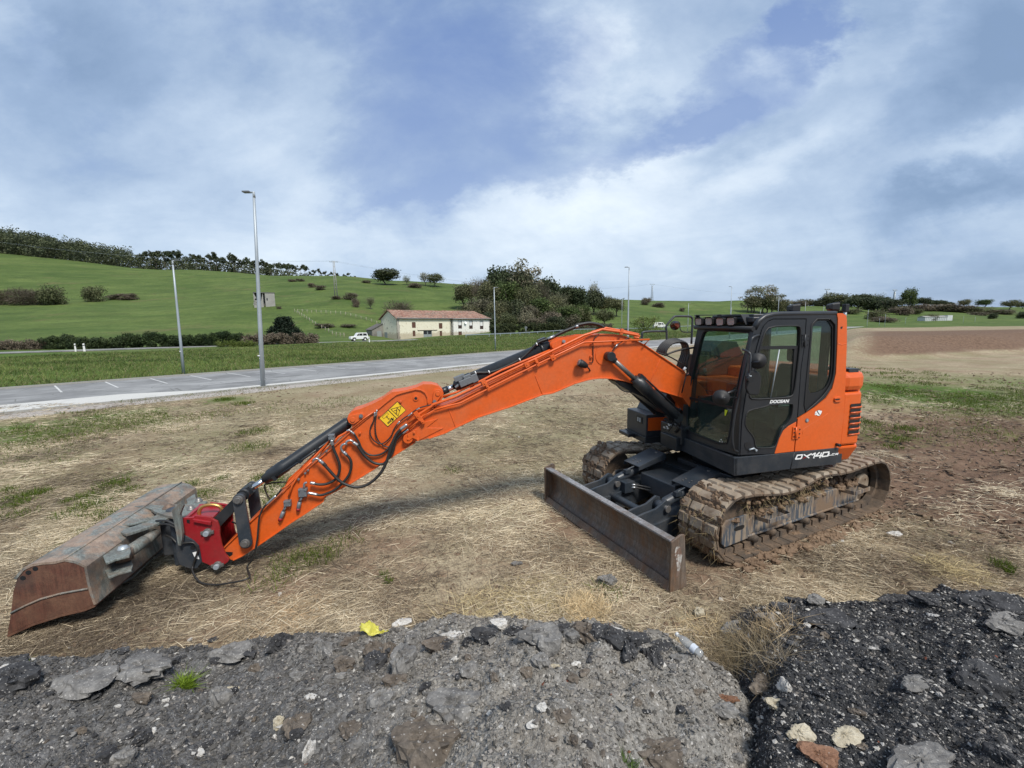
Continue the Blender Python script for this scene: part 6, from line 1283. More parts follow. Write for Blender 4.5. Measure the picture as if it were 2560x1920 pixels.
WCREAM = wall_mat('cream_render', (.68, .63, .48), (.76, .73, .61), (.40, .33, .23)); WPALE = wall_mat('pale_render', (.70, .69, .64), (.78, .77, .73), (.42, .36, .28)); WGREY = wall_mat('grey_boards', (.20, .19, .17), (.28, .27, .25), (.14, .13, .12))
def tile_mat():
    t = NT('old_roof_tiles'); v = t.vor(3.2, out=1); n = t.noise(.5, 6, .7); hs = t.N('ShaderNodeSeparateColor'); t.L(v, hs.inputs[0]); c = t.ramp(hs.outputs[0], [(0, (.13, .070, .055)), (.5, (.27, .135, .10)), (1, (.36, .24, .185))])
    c = t.mix(t.ramp(n, [(.45, 0.0), (.65, .75)]), c, (.15, .125, .10)); c = t.mix(t.ramp(t.noise(3, 5, .7), [(.52, 0.0), (.66, .7)]), c, (.34, .29, .24)); t.bump(hs.outputs[1], .6, .05); return t.set(col=c, rough=.9, spec=.1)
TILE = tile_mat(); SHUT = plain('brown_shutter', (.10, .045, .03), .7, var=.25); FRAMEB = plain('dark_window_frame', (.045, .028, .022), .6); BLIND = plain('white_roller_blind', (.70, .70, .68), .6, var=.04); GDOOR = plain('grey_door', (.24, .27, .27), .7, var=.2, scale=2); DARKG = plain('dark_pane', (.02, .022, .025), .15)
CWT = CAM+0
HA = CAM+(-30.6)*SX+115*HX; HB_ = CAM+(-6.8)*SX+138*HX; hd = norm((HB_-HA)*[1, 1, 0]); hn = np.array([hd[1], -hd[0], 0])
if hn@(CAM-HA) < 0: hn = -hn                      # towards the viewer
def HP(t, z, o=0.0): return np.array([HA[0], HA[1], 0])+hd*t+np.array([0, 0, z])+hn*o
def hbox(m, t0, t1, z0, z1, o0, o1, mm=0):
    P = [HP(t, z, o) for t in (t0, t1) for z in (z0, z1) for o in (o0, o1)]; m.add(P, [(0, 1, 3, 2), (4, 6, 7, 5), (0, 4, 5, 1), (2, 3, 7, 6), (0, 2, 6, 4), (1, 5, 7, 3)], mm)
def house(name, label, t0, t1, eave, ridge, depth, wallm, openings, gables=True, rt=(0, 0), z0=-.3):
    e = empty(name, HP((t0+t1)/2, 0, -depth/2), 0, label=label, cat='house'); off = np.array(e.location)
    L = lambda p: np.asarray(p)-off
    m = MB(); outer = [HP(t0, z0), HP(t1, z0), HP(t1, eave), HP(t0, eave)]; holes = [[HP(a, c), HP(b, c), HP(b, d), HP(a, d)] for (_, a, b, c, d) in openings]
    plate(m, outer, holes, -hn*.45)
    for t in (t0, t1):
        s = 1 if t == t0 else -1; P = [HP(t, z0, 0), HP(t, eave-.2, 0)]+([HP(t, ridge-.25, -depth*.5)] if (t == t0 or rt[1] == 0) else [])+[HP(t, eave-.2, -depth), HP(t, z0, -depth)]; m.prism(P, hd*s*.4)
    hbox(m, t0, t1, z0, eave, -depth, -depth+.4); m.build('wall', wallm, e, L)
    m = MB(); ov = .55; r0 = rt[0]
    for sgn in (1, -1):
        o = 0 if sgn > 0 else -depth; oo = o+sgn*ov; q = [HP(t0-.5, eave-.18+.0, oo), HP(t1+.35, eave-.18, oo), HP(t1-rt[1]+.3, ridge, -depth*.5), HP(t0+r0-.4, ridge, -depth*.5)]
        n = 16; rows = []
        for i in range(n+1):
            f = i/n; rows.append([q[0]*(1-f)+q[3]*f, q[1]*(1-f)+q[2]*f])
        cols = max(8, int((t1-t0)/.5)); vs = []
        g = random.Random(int(t0*10)+sgn)
        for i, (a, b) in enumerate(rows):
            for k in range(cols+1): p = a*(1-k/cols)+b*(k/cols); sag = -.10*math.sin(math.pi*k/cols)*math.sin(math.pi*i/n); vs.append(p+np.array([0, 0, sag+g.uniform(-.02, .02)+(.03 if k % 2 else 0)]))
        fs = [(i*(cols+1)+k, i*(cols+1)+k+1, (i+1)*(cols+1)+k+1, (i+1)*(cols+1)+k) for i in range(n) for k in range(cols)]; m.add(vs, fs)
        m.add([v-np.array([0, 0, .16]) for v in vs], fs); m.prism([q[0], q[1], q[1]-np.array([0, 0, .18]), q[0]-np.array([0, 0, .18])], hn*-.03*sgn)
        m.prism([q[0], q[3], q[3]-np.array([0, 0, .2]), q[0]-np.array([0, 0, .2])], hd*.04); m.prism([q[1], q[2], q[2]-np.array([0, 0, .2]), q[1]-np.array([0, 0, .2])], -hd*.04)
    if rt[1]: q = [HP(t1+.35, eave-.18, ov), HP(t1+.35, eave-.18, -depth-ov), HP(t1-rt[1]+.3, ridge, -depth*.5)]; m.prism(q, (0, 0, -.15))
    m.build('roof', TILE, e, L)
    m = MB(); m.tube([HP(t0-.3, eave-.16, ov+.06), HP(t1+.2, eave-.18, ov+.06)], .07, 6); m.build('gutter', GALV, e, L)
    for (k, a, b, c, d) in openings:
        if k == 'shutter':
            m = MB(); hbox(m, a, b, c, d, -.16, -.10); hbox(m, (a+b)/2-.01, (a+b)/2+.01, c, d, -.10, -.085); m.build('window', SHUT, e, L)
        elif k == 'blind':
            m = MB(); w = .10; hbox(m, a, a+w, c, d, -.18, -.02); hbox(m, b-w, b, c, d, -.18, -.02); hbox(m, a+w, b-w, d-w, d, -.18, -.02); hbox(m, a+w, b-w, c, c+.95, -.16, -.05); W_ = m.build('window', FRAMEB, e, L)
            m = MB(); hbox(m, a+w, b-w, c+1.0, d-w, -.15, -.12); m.build('roller_blind', BLIND, W_, L)
            for tt in (.3, .7):
                m = MB(); x = a+(b-a)*tt; m.cyl(HP(x, c+1.05, -.12), HP(x, c+1.05, -.11), .10, 10); m.build('hole', DARKG, W_, L)
        elif k == 'door':
            m = MB(); hbox(m, a, b, c, d, -.2, -.12); m.build('door', SHUT if b-a < 2 else GDOOR, e, L)
        elif k == 'gate':
            mid = (a+b)/2
            for x0, x1 in ((a, mid-.03), (mid+.03, b)):
                m = MB(); hbox(m, x0, x1, c, c+1.35, -.2, -.12); hbox(m, x0, x1, d-.15, d, -.2, -.12); hbox(m, x0, x0+.12, c+1.35, d-.15, -.2, -.12); hbox(m, x1-.12, x1, c+1.35, d-.15, -.2, -.12); G = m.build('barn_door', GDOOR, e, L); m = MB(); hbox(m, x0+.12, x1-.12, c+1.35, d-.15, -.18, -.15); m.build('pane', DARKG, G, L)
            m = MB(); hbox(m, a-1.9, b+1.8, d+.05, d+.13, 0, .16); m.build('lintel_beam', SHUT, e, L)
    return e, L
e1, L1_ = house('stone_barn', 'cream barn with grey double doors and brown shutters, left half of the long building', 0, 17.7, 6.0, 8.25, 9.0, WCREAM,
      [('shutter', 4.52, 5.72, 3.19, 4.77), ('shutter', 13.4, 14.65, 2.85, 4.45), ('shutter', 4.66, 5.5, .87, 2.45), ('gate', 8.1, 10.95, -.02, 2.42), ('shutter', 13.6, 14.45, .55, 2.2)])
m = MB(); 
for z in np.arange(.1, 5.6, .45): w = .55+.3*((z*7) % 1); hbox(m, .02, w, z, z+.40, .0, .035)
m.build('corner_stones', wall_mat('corner_stone', (.34, .31, .27), (.45, .42, .37), (.2, .17, .14)), e1, L1_)
# gable wall door and holes (left end)
m = MB(); gp = lambda o, z, q=0: HP(-.0-q, z, -o); m.prism([gp(5.6, 0), gp(7.2, 0), gp(7.2, 2.1), gp(5.6, 2.1)], -hd*.04); m.build('door', GDOOR, e1, L1_)
m = MB(); g = random.Random(3)
for k in range(11): o, z = g.uniform(1, 8), g.uniform(3, 6); c = gp(o, z); m.bx(c-.07, c+.07)
m.build('putlog_holes', DARKG, e1, L1_)
house('dwelling_house', 'pale house with three roller-blind windows upstairs, right half of the long building', 18.3, 33.1, 5.95, 8.35, 9.4, WPALE,
      [('blind', 20.36, 21.78, 2.77, 5.42), ('blind', 24.6, 25.98, 2.65, 5.27), ('blind', 28.9, 30.3, 2.5, 5.14), ('door', 20.37, 21.7, .0, 1.9), ('door', 29.0, 30.2, .0, 1.35)], rt=(.0, 3.2))
e = empty('satellite_dish', HP(22.9, 4.55, .35), 0, label='small white satellite dish on the pale house wall', cat='satellite dish'); dsh = norm(hn+np.array([0, 0, .3])); m = MB(); m.lathe((0, 0, 0), dsh, [(0, 0), (.03, .22), (.10, .42)], 16); m.build('dish', WHITEP, e); m = MB(); m.tube([(0, 0, 0), -hn*.3], .03, 6); m.build('arm', GALV, e)
# lean-to shed on the left gable
e = empty('lean_to_shed', HP(-1.6, 0, -8), 0, label='grey weathered lean-to shed with a sloping roof against the left gable of the barn', cat='shed'); off = np.array(e.location); LL = lambda p: np.asarray(p)-off
m = MB(); P = [HP(-.02, -.2, -6.6), HP(-.02, 4.6, -7.2), HP(-3.4, 3.3, -11.5), HP(-3.4, -.2, -11.5)]; m.prism([HP(-.05, -.2, -8.2), HP(-.05, 4.4, -8.2), HP(-3.2, 2.9, -8.2), HP(-3.2, -.2, -8.2)], -hn*3.5); m.build('wall', WGREY, e, LL)
m = MB(); m.prism([HP(.05, 4.6, -8.0), HP(-3.5, 2.9, -8.0), HP(-3.5, 2.75, -8.0), HP(.05, 4.45, -8.0)], -hn*3.9); m.build('roof', conc_mat('dark_sheet_roof', (.09, .085, .08), (.16, .15, .14)), e, LL); m = MB(); m.prism([HP(-.5, 0, -8.19), HP(-1.8, 0, -8.19), HP(-1.8, 2.5, -8.19), HP(-.5, 2.5, -8.19)], hn*.05); m.build('door', GDOOR, e, LL)
# concrete hut ruin on the slope
def zland(P): a, b = ad(P); return float(land(a, b, False))
def hut():
    D = 166; c = far(663, 767, D); z = zland(c); e = empty('concrete_hut', (c[0], c[1], z-.1), math.atan2(SX[1], SX[0])+.50, label='small flat-roofed concrete hut with an arched opening standing alone on the green slope', cat='hut'); m = MB()
    w, h, d = 3.5, 5.0, 3.5; o = [np.array(p) for p in [(-w, -d/2, -1), (-.4, -d/2, -1), (-.4, -d/2, h), (-w, -d/2, h)]]; arch = [np.array([-2.6+1.15*math.cos(a), -d/2, .0+3.0*math.sin(a)]) for a in np.linspace(0.15, math.pi-.15, 9)]
    plate(m, o, [arch], (0, .4, 0)); m.bx((.25, -d/2, -1), (w, -d/2+.4, h)); m.bx((-w, -d/2+.4, -1), (-w+.4, d/2, h)); m.bx((w-.4, -d/2+.4, -1), (w, d/2, h)); m.bx((-w+.4, d/2-.4, -1), (w-.4, d/2, h)); m.build('wall', CONC2, e, bevel=.04)
    m = MB(); m.bx((-w-.1, -d/2-.1, h), (w+.1, d/2+.1, h+.28)); m.build('roof_slab', conc_mat('dark_slab', (.10, .10, .095), (.17, .165, .155)), e); m = MB(); m.bx((.7, -d/2-.02, 2.2), (1.1, -d/2+.0, 3.1)); m.build('window', DARKG, e)
hut()
# long pale shed far right
c = far(2335, 815, 330); e = empty('long_shed', (c[0], c[1], zland(c)), math.atan2(SX[1], SX[0])+.05, label='long low white greenhouse-like shed on the distant right slope', cat='shed'); m = MB(); m.bx((-11, -3, -1.0), (7, 3, 2.8)); m.bx((7.02, -3, -1.0), (11, 3, 3.9)); m.build('wall', plain('pale_sheeting', (.52, .54, .54), .6, var=.2, scale=.8), e)
m = MB(); 
for k in range(12): m.bx((-10.5+1.5*k, -3.03, 0), (-9.9+1.5*k, -3.0, 2.6))
m.build('window_panels', plain('grey_panel', (.25, .28, .28), .4), e); m = MB(); m.prism([np.array(p) for p in [(-11.3, -3.3, 2.8), (-11.3, 0, 3.7), (-11.3, 3.3, 2.8)]], (18.3, 0, 0)); m.build('roof', CONC2, e)
# ================================================================ VEHICLES
def offroader():
    D = 97; c = far(897, 846, D); z = zland(c); g = empty('off_road_car', (c[0], c[1], z), math.atan2(-SX[1], -SX[0])+.62, label='white boxy off-road car parked left of the barn', cat='car')
    Wt = plain('white_car_paint', (.72, .73, .72), .35, var=.03); m = MB(); hw = .85
    side_ = [(-1.95, .45), (-1.95, 1.05), (-1.85, 1.12), (-1.72, 1.78), (-1.55, 1.86), (.25, 1.86), (.45, 1.74), (.85, 1.12), (1.85, 1.02), (1.98, .90), (2.0, .45), (1.62, .45), (1.55, .70), (1.35, .82), (1.05, .82), (.85, .70), (.78, .42), (-.78, .42), (-.85, .70), (-1.05, .82), (-1.35, .82), (-1.55, .70), (-1.62, .45)]
    m.prism([np.array([x, -hw, q]) for x, q in side_], (0, 2*hw, 0)); m.build('body', Wt, g, bevel=.06)
    for s in (1, -1):
        for P in ([(-1.62, 1.2), (-1.52, 1.7), (-.75, 1.7), (-.75, 1.2)], [(-.62, 1.2), (-.62, 1.7), (.08, 1.7), (.08, 1.2)], [(.16, 1.2), (.16, 1.7), (.33, 1.68), (.68, 1.2)]):
            m = MB(); m.prism([np.array([x, s*(hw+.004), q]) for x, q in P], (0, s*.006, 0)); m.build('window', DARKG, g)
        for x in (-1.2, 1.2):
            m = MB(); m.cyl((x, s*.62, .36), (x, s*.84, .36), .36, 20); Wl = m.build('wheel', RUBBER, g, bevel=.03); m = MB(); m.cyl((x, s*.84, .36), (x, s*.85, .36), .2, 16); m.build('rim', BLIND, Wl)
    m = MB(); m.prism([np.array([-1.953+.0, y, q]) for y, q in [(-.7, 1.2), (.7, 1.2), (.66, 1.62), (-.66, 1.62)]], (-.02, 0, 0)); m.build('rear_window', DARKG, g); m = MB(); m.bx((-2.08, -.8, .42), (-1.95, .8, .58)); m.build('bumper', BLACK, g)
    for s in (1, -1): m = MB(); m.bx((-1.97, s*.62, .75), (-1.95, s*.78, .95)); m.build('tail_lamp', DARKRED, g)
offroader()
def van():
    D = 185; c = far(1648, 820, D); g = empty('delivery_van', (c[0], c[1], zland(c)), math.atan2(SX[1], SX[0]), label='white van on the far road, partly hidden by a yellow-green bush', cat='van'); m = MB()
    P = [(-2.6, .4), (-2.6, 2.3), (-2.4, 2.45), (.9, 2.45), (1.35, 2.25), (1.95, 1.45), (2.55, 1.2), (2.65, .4)]; m.prism([np.array([x, -.95, q]) for x, q in P], (0, 1.9, 0)); m.build('body', BLIND, g, bevel=.08)
    for P in ([(.75, 1.45), (.75, 2.1), (1.2, 2.1), (1.65, 1.45)], [(-.9, 1.5), (-.9, 2.1), (.55, 2.1), (.55, 1.5)]): m = MB(); m.prism([np.array([x, -.955, q]) for x, q in P], (0, -.01, 0)); m.build('window', DARKG, g)
    for x in (-1.6, 1.7):
        for s in (1, -1): m = MB(); m.cyl((x, s*.7, .36), (x, s*.96, .36), .36, 16); m.build('wheel', RUBBER, g)
van()
# ================================================================ POLES, LAMPS, FENCES
def lamp(x, ytop, D, side_, label, r=.10, lean=0.0, xt=None, z0=None):
    P = far(x, 830, D) if z0 is None else z0; zb_ = zland(P) if z0 is None else 0.0
    lo, hi = 2., 40.
    Tp = far(xt if xt else x, ytop, 1.0); d = Tp-CAM; # height where the sight line to the lamp head passes over the pole foot
    f = (P-CAM)@HX; H = (CAM+d*f)[2]-zb_; top = (CAM+d*f)
    e = empty('street_lamp', (P[0], P[1], zb_), 0, label=label, cat='street lamp', group='street lamps along the car park and roads'); t = np.array([top[0]-P[0], top[1]-P[1], H]) if xt else np.array([0, 0, H])
    m = MB(); m.tube([np.array([0, 0, -.2]), t*.33, t*.66, t-np.array([0, 0, .05])], [r, r*.86, r*.66, r*.5], 12); m.build('pole', GALV, e)
    ax = SX*side_; L = .46 if H > 8 else .42; m = MB(); q = t+np.array([0, 0, -.05]); m.tube([q-np.array([0, 0, .25]), q, q+ax*.18], [r*.55, r*.5, r*.4], 8); m.build('bracket', GALV, e)
    m = MB(); yv = np.cross(ax, (0, 0, 1)); rot = np.stack([ax, yv, np.array([0, 0, 1.])], 1); m.box(q+ax*(.18+L*.35)+np.array([0, 0, .02]), (L*.38, .13, .035), rot); m.build('lamp_head', IRON, e, bevel=.02)
    if H > 5: m = MB(); m.cyl((0, 0, 1.55), (0, 0, 1.6), r*.98+.004, 12); m.build('band', BLIND, e)
    return e
g1 = ground(657.5, 966); lamp(657.5, 478, 0, -1, 'tallest and nearest street lamp, standing in the concrete strip, head to the left', .115, xt=634, z0=g1)
g2 = ground(459.5, 937); lamp(459.5, 650, 0, 1, 'street lamp at the grass edge beyond the car park, left of the tallest lamp', .095, xt=431, z0=g2)
g3 = ground(1238.6, 878); lamp(1238.6, 718, 0, 1, 'short street lamp beside the right end of the pale house', .09, z0=g3)
g4 = ground(1569, 872); lamp(1569, 667, 0, -1, 'tall street lamp above the boom hump, head to the left, left of the excavator handrail', .11, z0=g4)
for (x, y, D, s, l) in ((1554, 746, 128, 1, 'thin pale street lamp close to the left of the tall lamp above the boom'), (1719, 758, 118, 1, 'street lamp seen through the excavator handrail'), (1824, 716, 78, -1, 'tall street lamp rising behind the cab lamp bar'), (1826, 767, 170, 1, 'small street lamp close to the right of the lamp behind the cab lamp bar'),
                        (1942, 739, 110, -1, 'street lamp rising out of the big poplar clump behind the cab roof'), (1898, 774, 190, 1, 'small street lamp low in front of the poplar clump'), (2009, 754, 145, -1, 'street lamp above the cab roof between its two rear roof lamps'), (2055, 763, 182, -1, 'short lamp above the cab roof just left of the rear roof lamp'),
                        (2166, 774, 197, 1, 'street lamp first to the right of the orange cab pillar'), (2196, 795, 250, -1, 'thin street lamp between two brighter lamps right of the cab'), (2210, 785, 235, 1, 'street lamp second bright one to the right of the cab pillar'), (2261, 793, 262, 1, 'street lamp below the lone tall tree on the right'),
                        (2405, 791, 275, -1, 'street lamp right of the long white shed'), (2434, 792, 290, -1, 'street lamp farthest right on the distant road')):
    lamp(x, y, D, s, l, .09)
def pylon(x, ytop, D, label, kind='tower'):
    P = far(x, 780, D); zb_ = zland(P); H = far(x, ytop, D)[2]-zb_; rz = math.atan2(SX[1], SX[0])+.25; s_ = H/16
    e = empty('power_pylon', (P[0], P[1], zb_-.3), rz, label=label, cat='power pylon')
    if kind == 'tower':
        m = MB(); w0, w1 = .9*s_, .32*s_; n = 9; th = .13*s_*D/330
        for sx_ in (-1, 1):
            for sy in (-1, 1): m.tube([(sx_*w0, sy*w0, 0), (sx_*w1, sy*w1, H*.88)], th, 4)
        for k in range(n):
            z0, z1 = H*.88*k/n, H*.88*(k+1)/n; a, b = w0+(w1-w0)*k/n, w0+(w1-w0)*(k+1)/n
            for s2 in (-1, 1): m.tube([(-a, s2*a, z0), (b, s2*b, z1)], th*.6, 3); m.tube([(a, s2*a, z0), (-b, s2*b, z1)], th*.6, 3); m.tube([(s2*a, -a, z0), (s2*b, b, z1)], th*.6, 3)
        m.build('lattice_tower', GALV, e); m = MB()
        for s2 in (-1, 1): m.tube([(s2*w1, 0, H*.86), (s2*1.5*s_, 0, H*.985)], th, 4)
        m.tube([(-2.6*s_, 0, H*.99), (2.6*s_, 0, H*.99)], th*1.2, 4)
        for x_ in (-2.4, 0, 2.4): m.tube([(x_*s_, 0, H*.99), (x_*s_, 0, H*.96)], th*.8, 4)
        m.build('cross_arm', GALV, e)
    else:
        m = MB(); m.tube([(-.5, 0, 0), (-.25, 0, H)], [.20, .11], 8); m.tube([(.5, 0, 0), (.25, 0, H)], [.20, .11], 8)
        for k in range(8): z = H*(.08+.11*k); m.tube([(-.45+.02*k, 0, z), (.45-.02*k, 0, z)], .07, 4)
        m.build('concrete_legs', CONC2, e); m = MB(); m.tube([(-1.7, 0, H-.5), (1.7, 0, H-.5)], .08, 5); m.tube([(-1.2, 0, H-.1), (1.2, .5, H-.1)], .06, 5); m.tube([(0, -.8, H-.9), (0, .8, H-.9)], .06, 5)
        for x_ in (-1.6, -.8, .8, 1.6): m.tube([(x_, 0, H-.5), (x_, 0, H-.05)], .09, 5)
        m.build('cross_arm', GALV, e)
    return np.array([P[0], P[1], zb_+H-.4])
p0 = pylon(843, 650, 180, 'double-legged concrete power pole on the green hill', 'double'); p1 = pylon(1629, 709, 330, 'lattice power pylon on the grass rise above the excavator handrail'); p2 = pylon(2064, 722, 640, 'lattice power pylon far behind the cab roof'); p3 = pylon(2232, 724, 680, 'lattice power pylon far right above the trees')
def wires(a, b, name_label, sag):
    m = MB()
    for o in (-1.4, 0, 1.4):
        q = []
        for k in range(17): f = k/16; q.append(a*(1-f)+b*f+SX*o*(1 if abs(b[0]-a[0]) < 900 else 1)+HX*o*.3-np.array([0, 0, sag*4*f*(1-f)]))
        m.tube(q, .014, 3, cap=False)
    tag(m.build('power_line', GALV), name_label, 'power line')
wires(p0, p1, 'power wires strung from the double concrete pole to the pylon on the grass rise', 7); wires(p1, p2, 'power wires strung from the grass rise pylon to the one behind the cab', 8); wires(p2, p3, 'power wires strung between the two far right pylons', 3)
P4 = far(-250, 560, 260); wires(P4, p0, 'power wires running from the double concrete pole out past the left edge', 6)
def post_fence(A, B, n, hpost, label, wires_=2, wood=None, r=.05):
    e = empty('post_fence', (A[0], A[1], zland(A)), 0, label=label, cat='fence'); off = np.array(e.location); tops = []
    wood = wood or POSTW
    for k in range(n):
        f = k/(n-1); P = A*(1-f)+B*f; z = zland(P); g = random.Random(k+n); m = MB(); m.cyl((P[0], P[1], z-.3), (P[0]+g.uniform(-.06, .06), P[1]+g.uniform(-.06, .06), z+hpost*g.uniform(.85, 1.1)), r, 6); m.build('post', wood, e, lambda p: np.asarray(p)-off); tops.append(np.array([P[0], P[1], z+hpost]))
    m = MB()
    for w in range(wires_): m.tube([t-np.array([0, 0, .15+.4*w]) for t in tops], .012, 3, cap=False)
    m.build('wire', GALV, e, lambda p: np.asarray(p)-off)
POSTW = plain('weathered_post', (.32, .28, .21), .85, var=.3)
post_fence(far(737, 781, 152), far(860, 833, 108), 17, 1.25, 'wooden post and wire fence running down the slope behind the dark conifer bush', r=.075)
post_fence(far(745, 782, 152), far(968, 799, 140), 19, 1.25, 'wooden post and wire fence crossing the slope left of the barn', r=.075)
post_fence(far(520, 830, 98), far(700, 833, 96), 9, 1.1, 'sparse thin stake fence above the dark hedge', r=.05)
def guardrail(pts, label, dbl=True):
    e = empty('guard_rail', pts[0], 0, label=label, cat='guard rail'); off = np.array(pts[0]); LL = lambda p: np.asarray(p)-off; m = MB(); 
    for i in range(len(pts)-1):
        a, b = np.array(pts[i]), np.array(pts[i+1]); d = norm(b-a); n = np.array([-d[1], d[0], 0])
        for (z0, z1, o) in ((.52, .60, .05), (.60, .68, 0.0), (.68, .76, .05)): m.prism([a+np.array([0, 0, z0])+n*o, b+np.array([0, 0, z0])+n*o, b+np.array([0, 0, z1])+n*o, a+np.array([0, 0, z1])+n*o], n*.03)
    m.build('rail', GALV, e, LL); L = 0
    for i in range(len(pts)-1):
        a, b = np.array(pts[i]), np.array(pts[i+1]); n = max(1, int(np.linalg.norm(b-a)/4))
        for k in range(n): p = a+(b-a)*k/n; m = MB(); m.bx((p[0]-.05, p[1]-.05, p[2]-.2), (p[0]+.05, p[1]+.05, p[2]+.7)); m.build('post', GALV, e, LL)
gp_ = [far(*q) for q in ((1165, 848, 96), (1223, 842, 100), (1300, 836, 112), (1450, 829, 140), (1600, 824, 170), (1800, 820, 210))]; guardrail([(p[0], p[1], zland(p)) for p in gp_], 'galvanised guard rail along the road right of the pale house')
# round sign and marker posts
c = far(1315, 838, 108); e = empty('road_sign', (c[0], c[1], zland(c)), 0, label='small round road sign seen from behind on the guard rail bank', cat='road sign'); m = MB(); m.cyl((0, 0, 0), (0, 0, 1.9), .05, 8); m.build('pole', GALV, e); m = MB(); v = -HX; m.cyl(np.array([0, 0, 2.0])+v*.02, np.array([0, 0, 2.0])+v*.06, .36, 20); m.build('disc', IRON, e)
for x, yb_, w, l in ((189.5, 877, .11, 'white marker post with a black band at the roadside, left one of the pair'), (211.5, 877, .14, 'white marker post at the roadside, right one of the pair'), (923, 846, .12, 'white marker post just right of the white off-road car')):
    D = 70 if x < 500 else 92; c = far(x, yb_, D); z = .2 if x < 500 else zland(c); e = empty('marker_post', (c[0], c[1], z), 0, label=l, cat='marker post', group='white roadside marker posts'); m = MB(); m.prism([np.array(p) for p in [(-w, -.05, -.1), (w, -.05, -.1), (w, -.05, 1.15), (-w*.6, -.05, 1.25)]], (0, .1, 0)); m.build('post', BLIND, e); m = MB(); m.bx((-w-.003, -.053, .82), (w+.003, .053, .95)); m.build('band', BLACK, e)
# ================================================================ TREES
def T(key, x, h, w, D, label, name='tree', cat='tree', group=None, sink=.03, **k): return plant(key, x, 800, h, w, D, label, name, cat, group, sink=sink, **k)
T('oak', 967, 43, 64, 262, 'round dark oak standing alone on the hill crest', 'oak_tree')
T('pale', 1022, 25, 22, 268, 'small bare spindly tree right of the lone dark oak on the crest', 'bare_tree'); T('pale', 1067, 36, 34, 270, 'pale leafless-looking tree on the crest, left of a fuller one', 'bare_tree'); T('olive', 1091, 36, 42, 270, 'rounded greyish tree on the crest, right of the pale bare tree', 'tree')
T('twigbush', 1000, 58, 84, 150, 'large bare brown bush behind the left end of the barn roof', 'bush', 'bush'); T('busho', 241, 48, 50, 190, 'round olive bush-like tree alone on the left slope', 'tree'); 
for x, h, w, l in ((5, 42, 80, 'grey-brown thicket bush at the left edge of the slope'), (62, 50, 80, 'grey-brown thicket bush, middle one of the left slope clump'), (108, 46, 70, 'grey-brown thicket bush, third from the left edge on the slope'), (140, 56, 62, 'taller olive thicket bush at the right end of the left slope clump')): T('twigbush' if x < 130 else 'busho', x, h, w, 175, l, 'bush', 'bush')
for x, h, w, l in ((290, 16, 36, 'low dark bush on the left slope, left half of a pair'), (325, 20, 48, 'low dark bush on the left slope, right half of a pair')): T('bushb', x, h, w, 200, l, 'bush', 'bush')
T('cone', 709, 66, 82, 92, 'dark conifer bush by the hedge below the concrete hut', 'conifer_bush', 'bush')
HILLB = 'scattered scrub bushes on the green hill'
for i, (x, h, w, D, l) in enumerate(((738, 7, 22, 262, 'tiny flat scrub high on the hill left of the double pole'), (759, 8, 22, 262, 'tiny flat scrub high on the hill, nearer the double pole'), (787, 13, 22, 225, 'scrub bush uphill left of the double pole, upper of two'), (808, 13, 28, 212, 'scrub bush left of the double pole, lower of two'), (845, 10, 26, 178, 'low scrub at the foot of the double pole'), (920, 9, 26, 262, 'thin scrub left of the lone oak'), (1040, 15, 38, 255, 'dark scrub below the crest right of the lone oak'), (880, 20, 38, 180, 'brown bush right of the double pole'), (893, 26, 22, 165, 'small brownish bushy tree below the brown bush'), (810, 12, 50, 128, 'brown brambles by the crossing fence, left'), (870, 9, 40, 130, 'brown brambles by the crossing fence, middle'), (938, 9, 40, 135, 'brown brambles by the crossing fence, nearest the barn'))):
    T('bushb', x, h, w, D, l, 'bush', 'bush', HILLB)
T('bare', 929, 32, 26, 165, 'small thin young tree on the slope left of the barn roof', 'young_tree')
WD = 'trees of the wood behind the house'
wood = [('oak', 1247, 118, 84, 190), ('oak', 1296, 118, 90, 190), ('oak', 1364, 100, 84, 200), ('oak', 1410, 74, 62, 215), ('oak', 1442, 76, 66, 215), ('oak', 1484, 66, 58, 225), ('olive', 1512, 50, 50, 228), ('olive', 1541, 50, 48, 225),
        ('tall', 1293, 136, 84, 188), ('tall', 1333, 126, 60, 192), ('tall', 1318, 100, 60, 185), ('pale', 1180, 66, 50, 205), ('pale', 1222, 74, 56, 195), ('olive', 1160, 70, 58, 190),
        ('green', 1270, 96, 70, 178), ('olive', 1228, 90, 66, 178), ('olive', 1318, 92, 64, 176), ('bushb', 1200, 66, 70, 165), ('busho', 1240, 70, 66, 160), ('bushd', 1292, 66, 80, 165), ('bushb', 1330, 62, 66, 160), ('green', 1352, 72, 66, 165), ('olive', 1384, 74, 62, 170), ('bushb', 1372, 52, 70, 150), ('busho', 1404, 66, 66, 160), ('olive', 1432, 52, 56, 180), ('green', 1455, 50, 48, 190), ('bushb', 1424, 44, 56, 150),
        ('twigbush', 1094, 34, 110, 155), ('bushb', 1125, 36, 70, 150), ('twigbush', 1160, 50, 80, 152), ('bushd', 1390, 40, 62, 145), ('green', 1420, 62, 62, 152), ('pale', 1316, 46, 50, 150), ('bushd', 1215, 46, 60, 150), ('busho', 1268, 44, 60, 148), ('bushb', 1345, 36, 60, 145), ('pale', 1483, 88, 30, 226), ('bare', 1395, 80, 60, 180), ('bare', 1350, 96, 60, 184), ('bare', 1210, 92, 60, 184), ('oak', 1330, 84, 60, 182), ('oak', 1262, 108, 60, 186), ('busho', 1180, 58, 60, 158)]
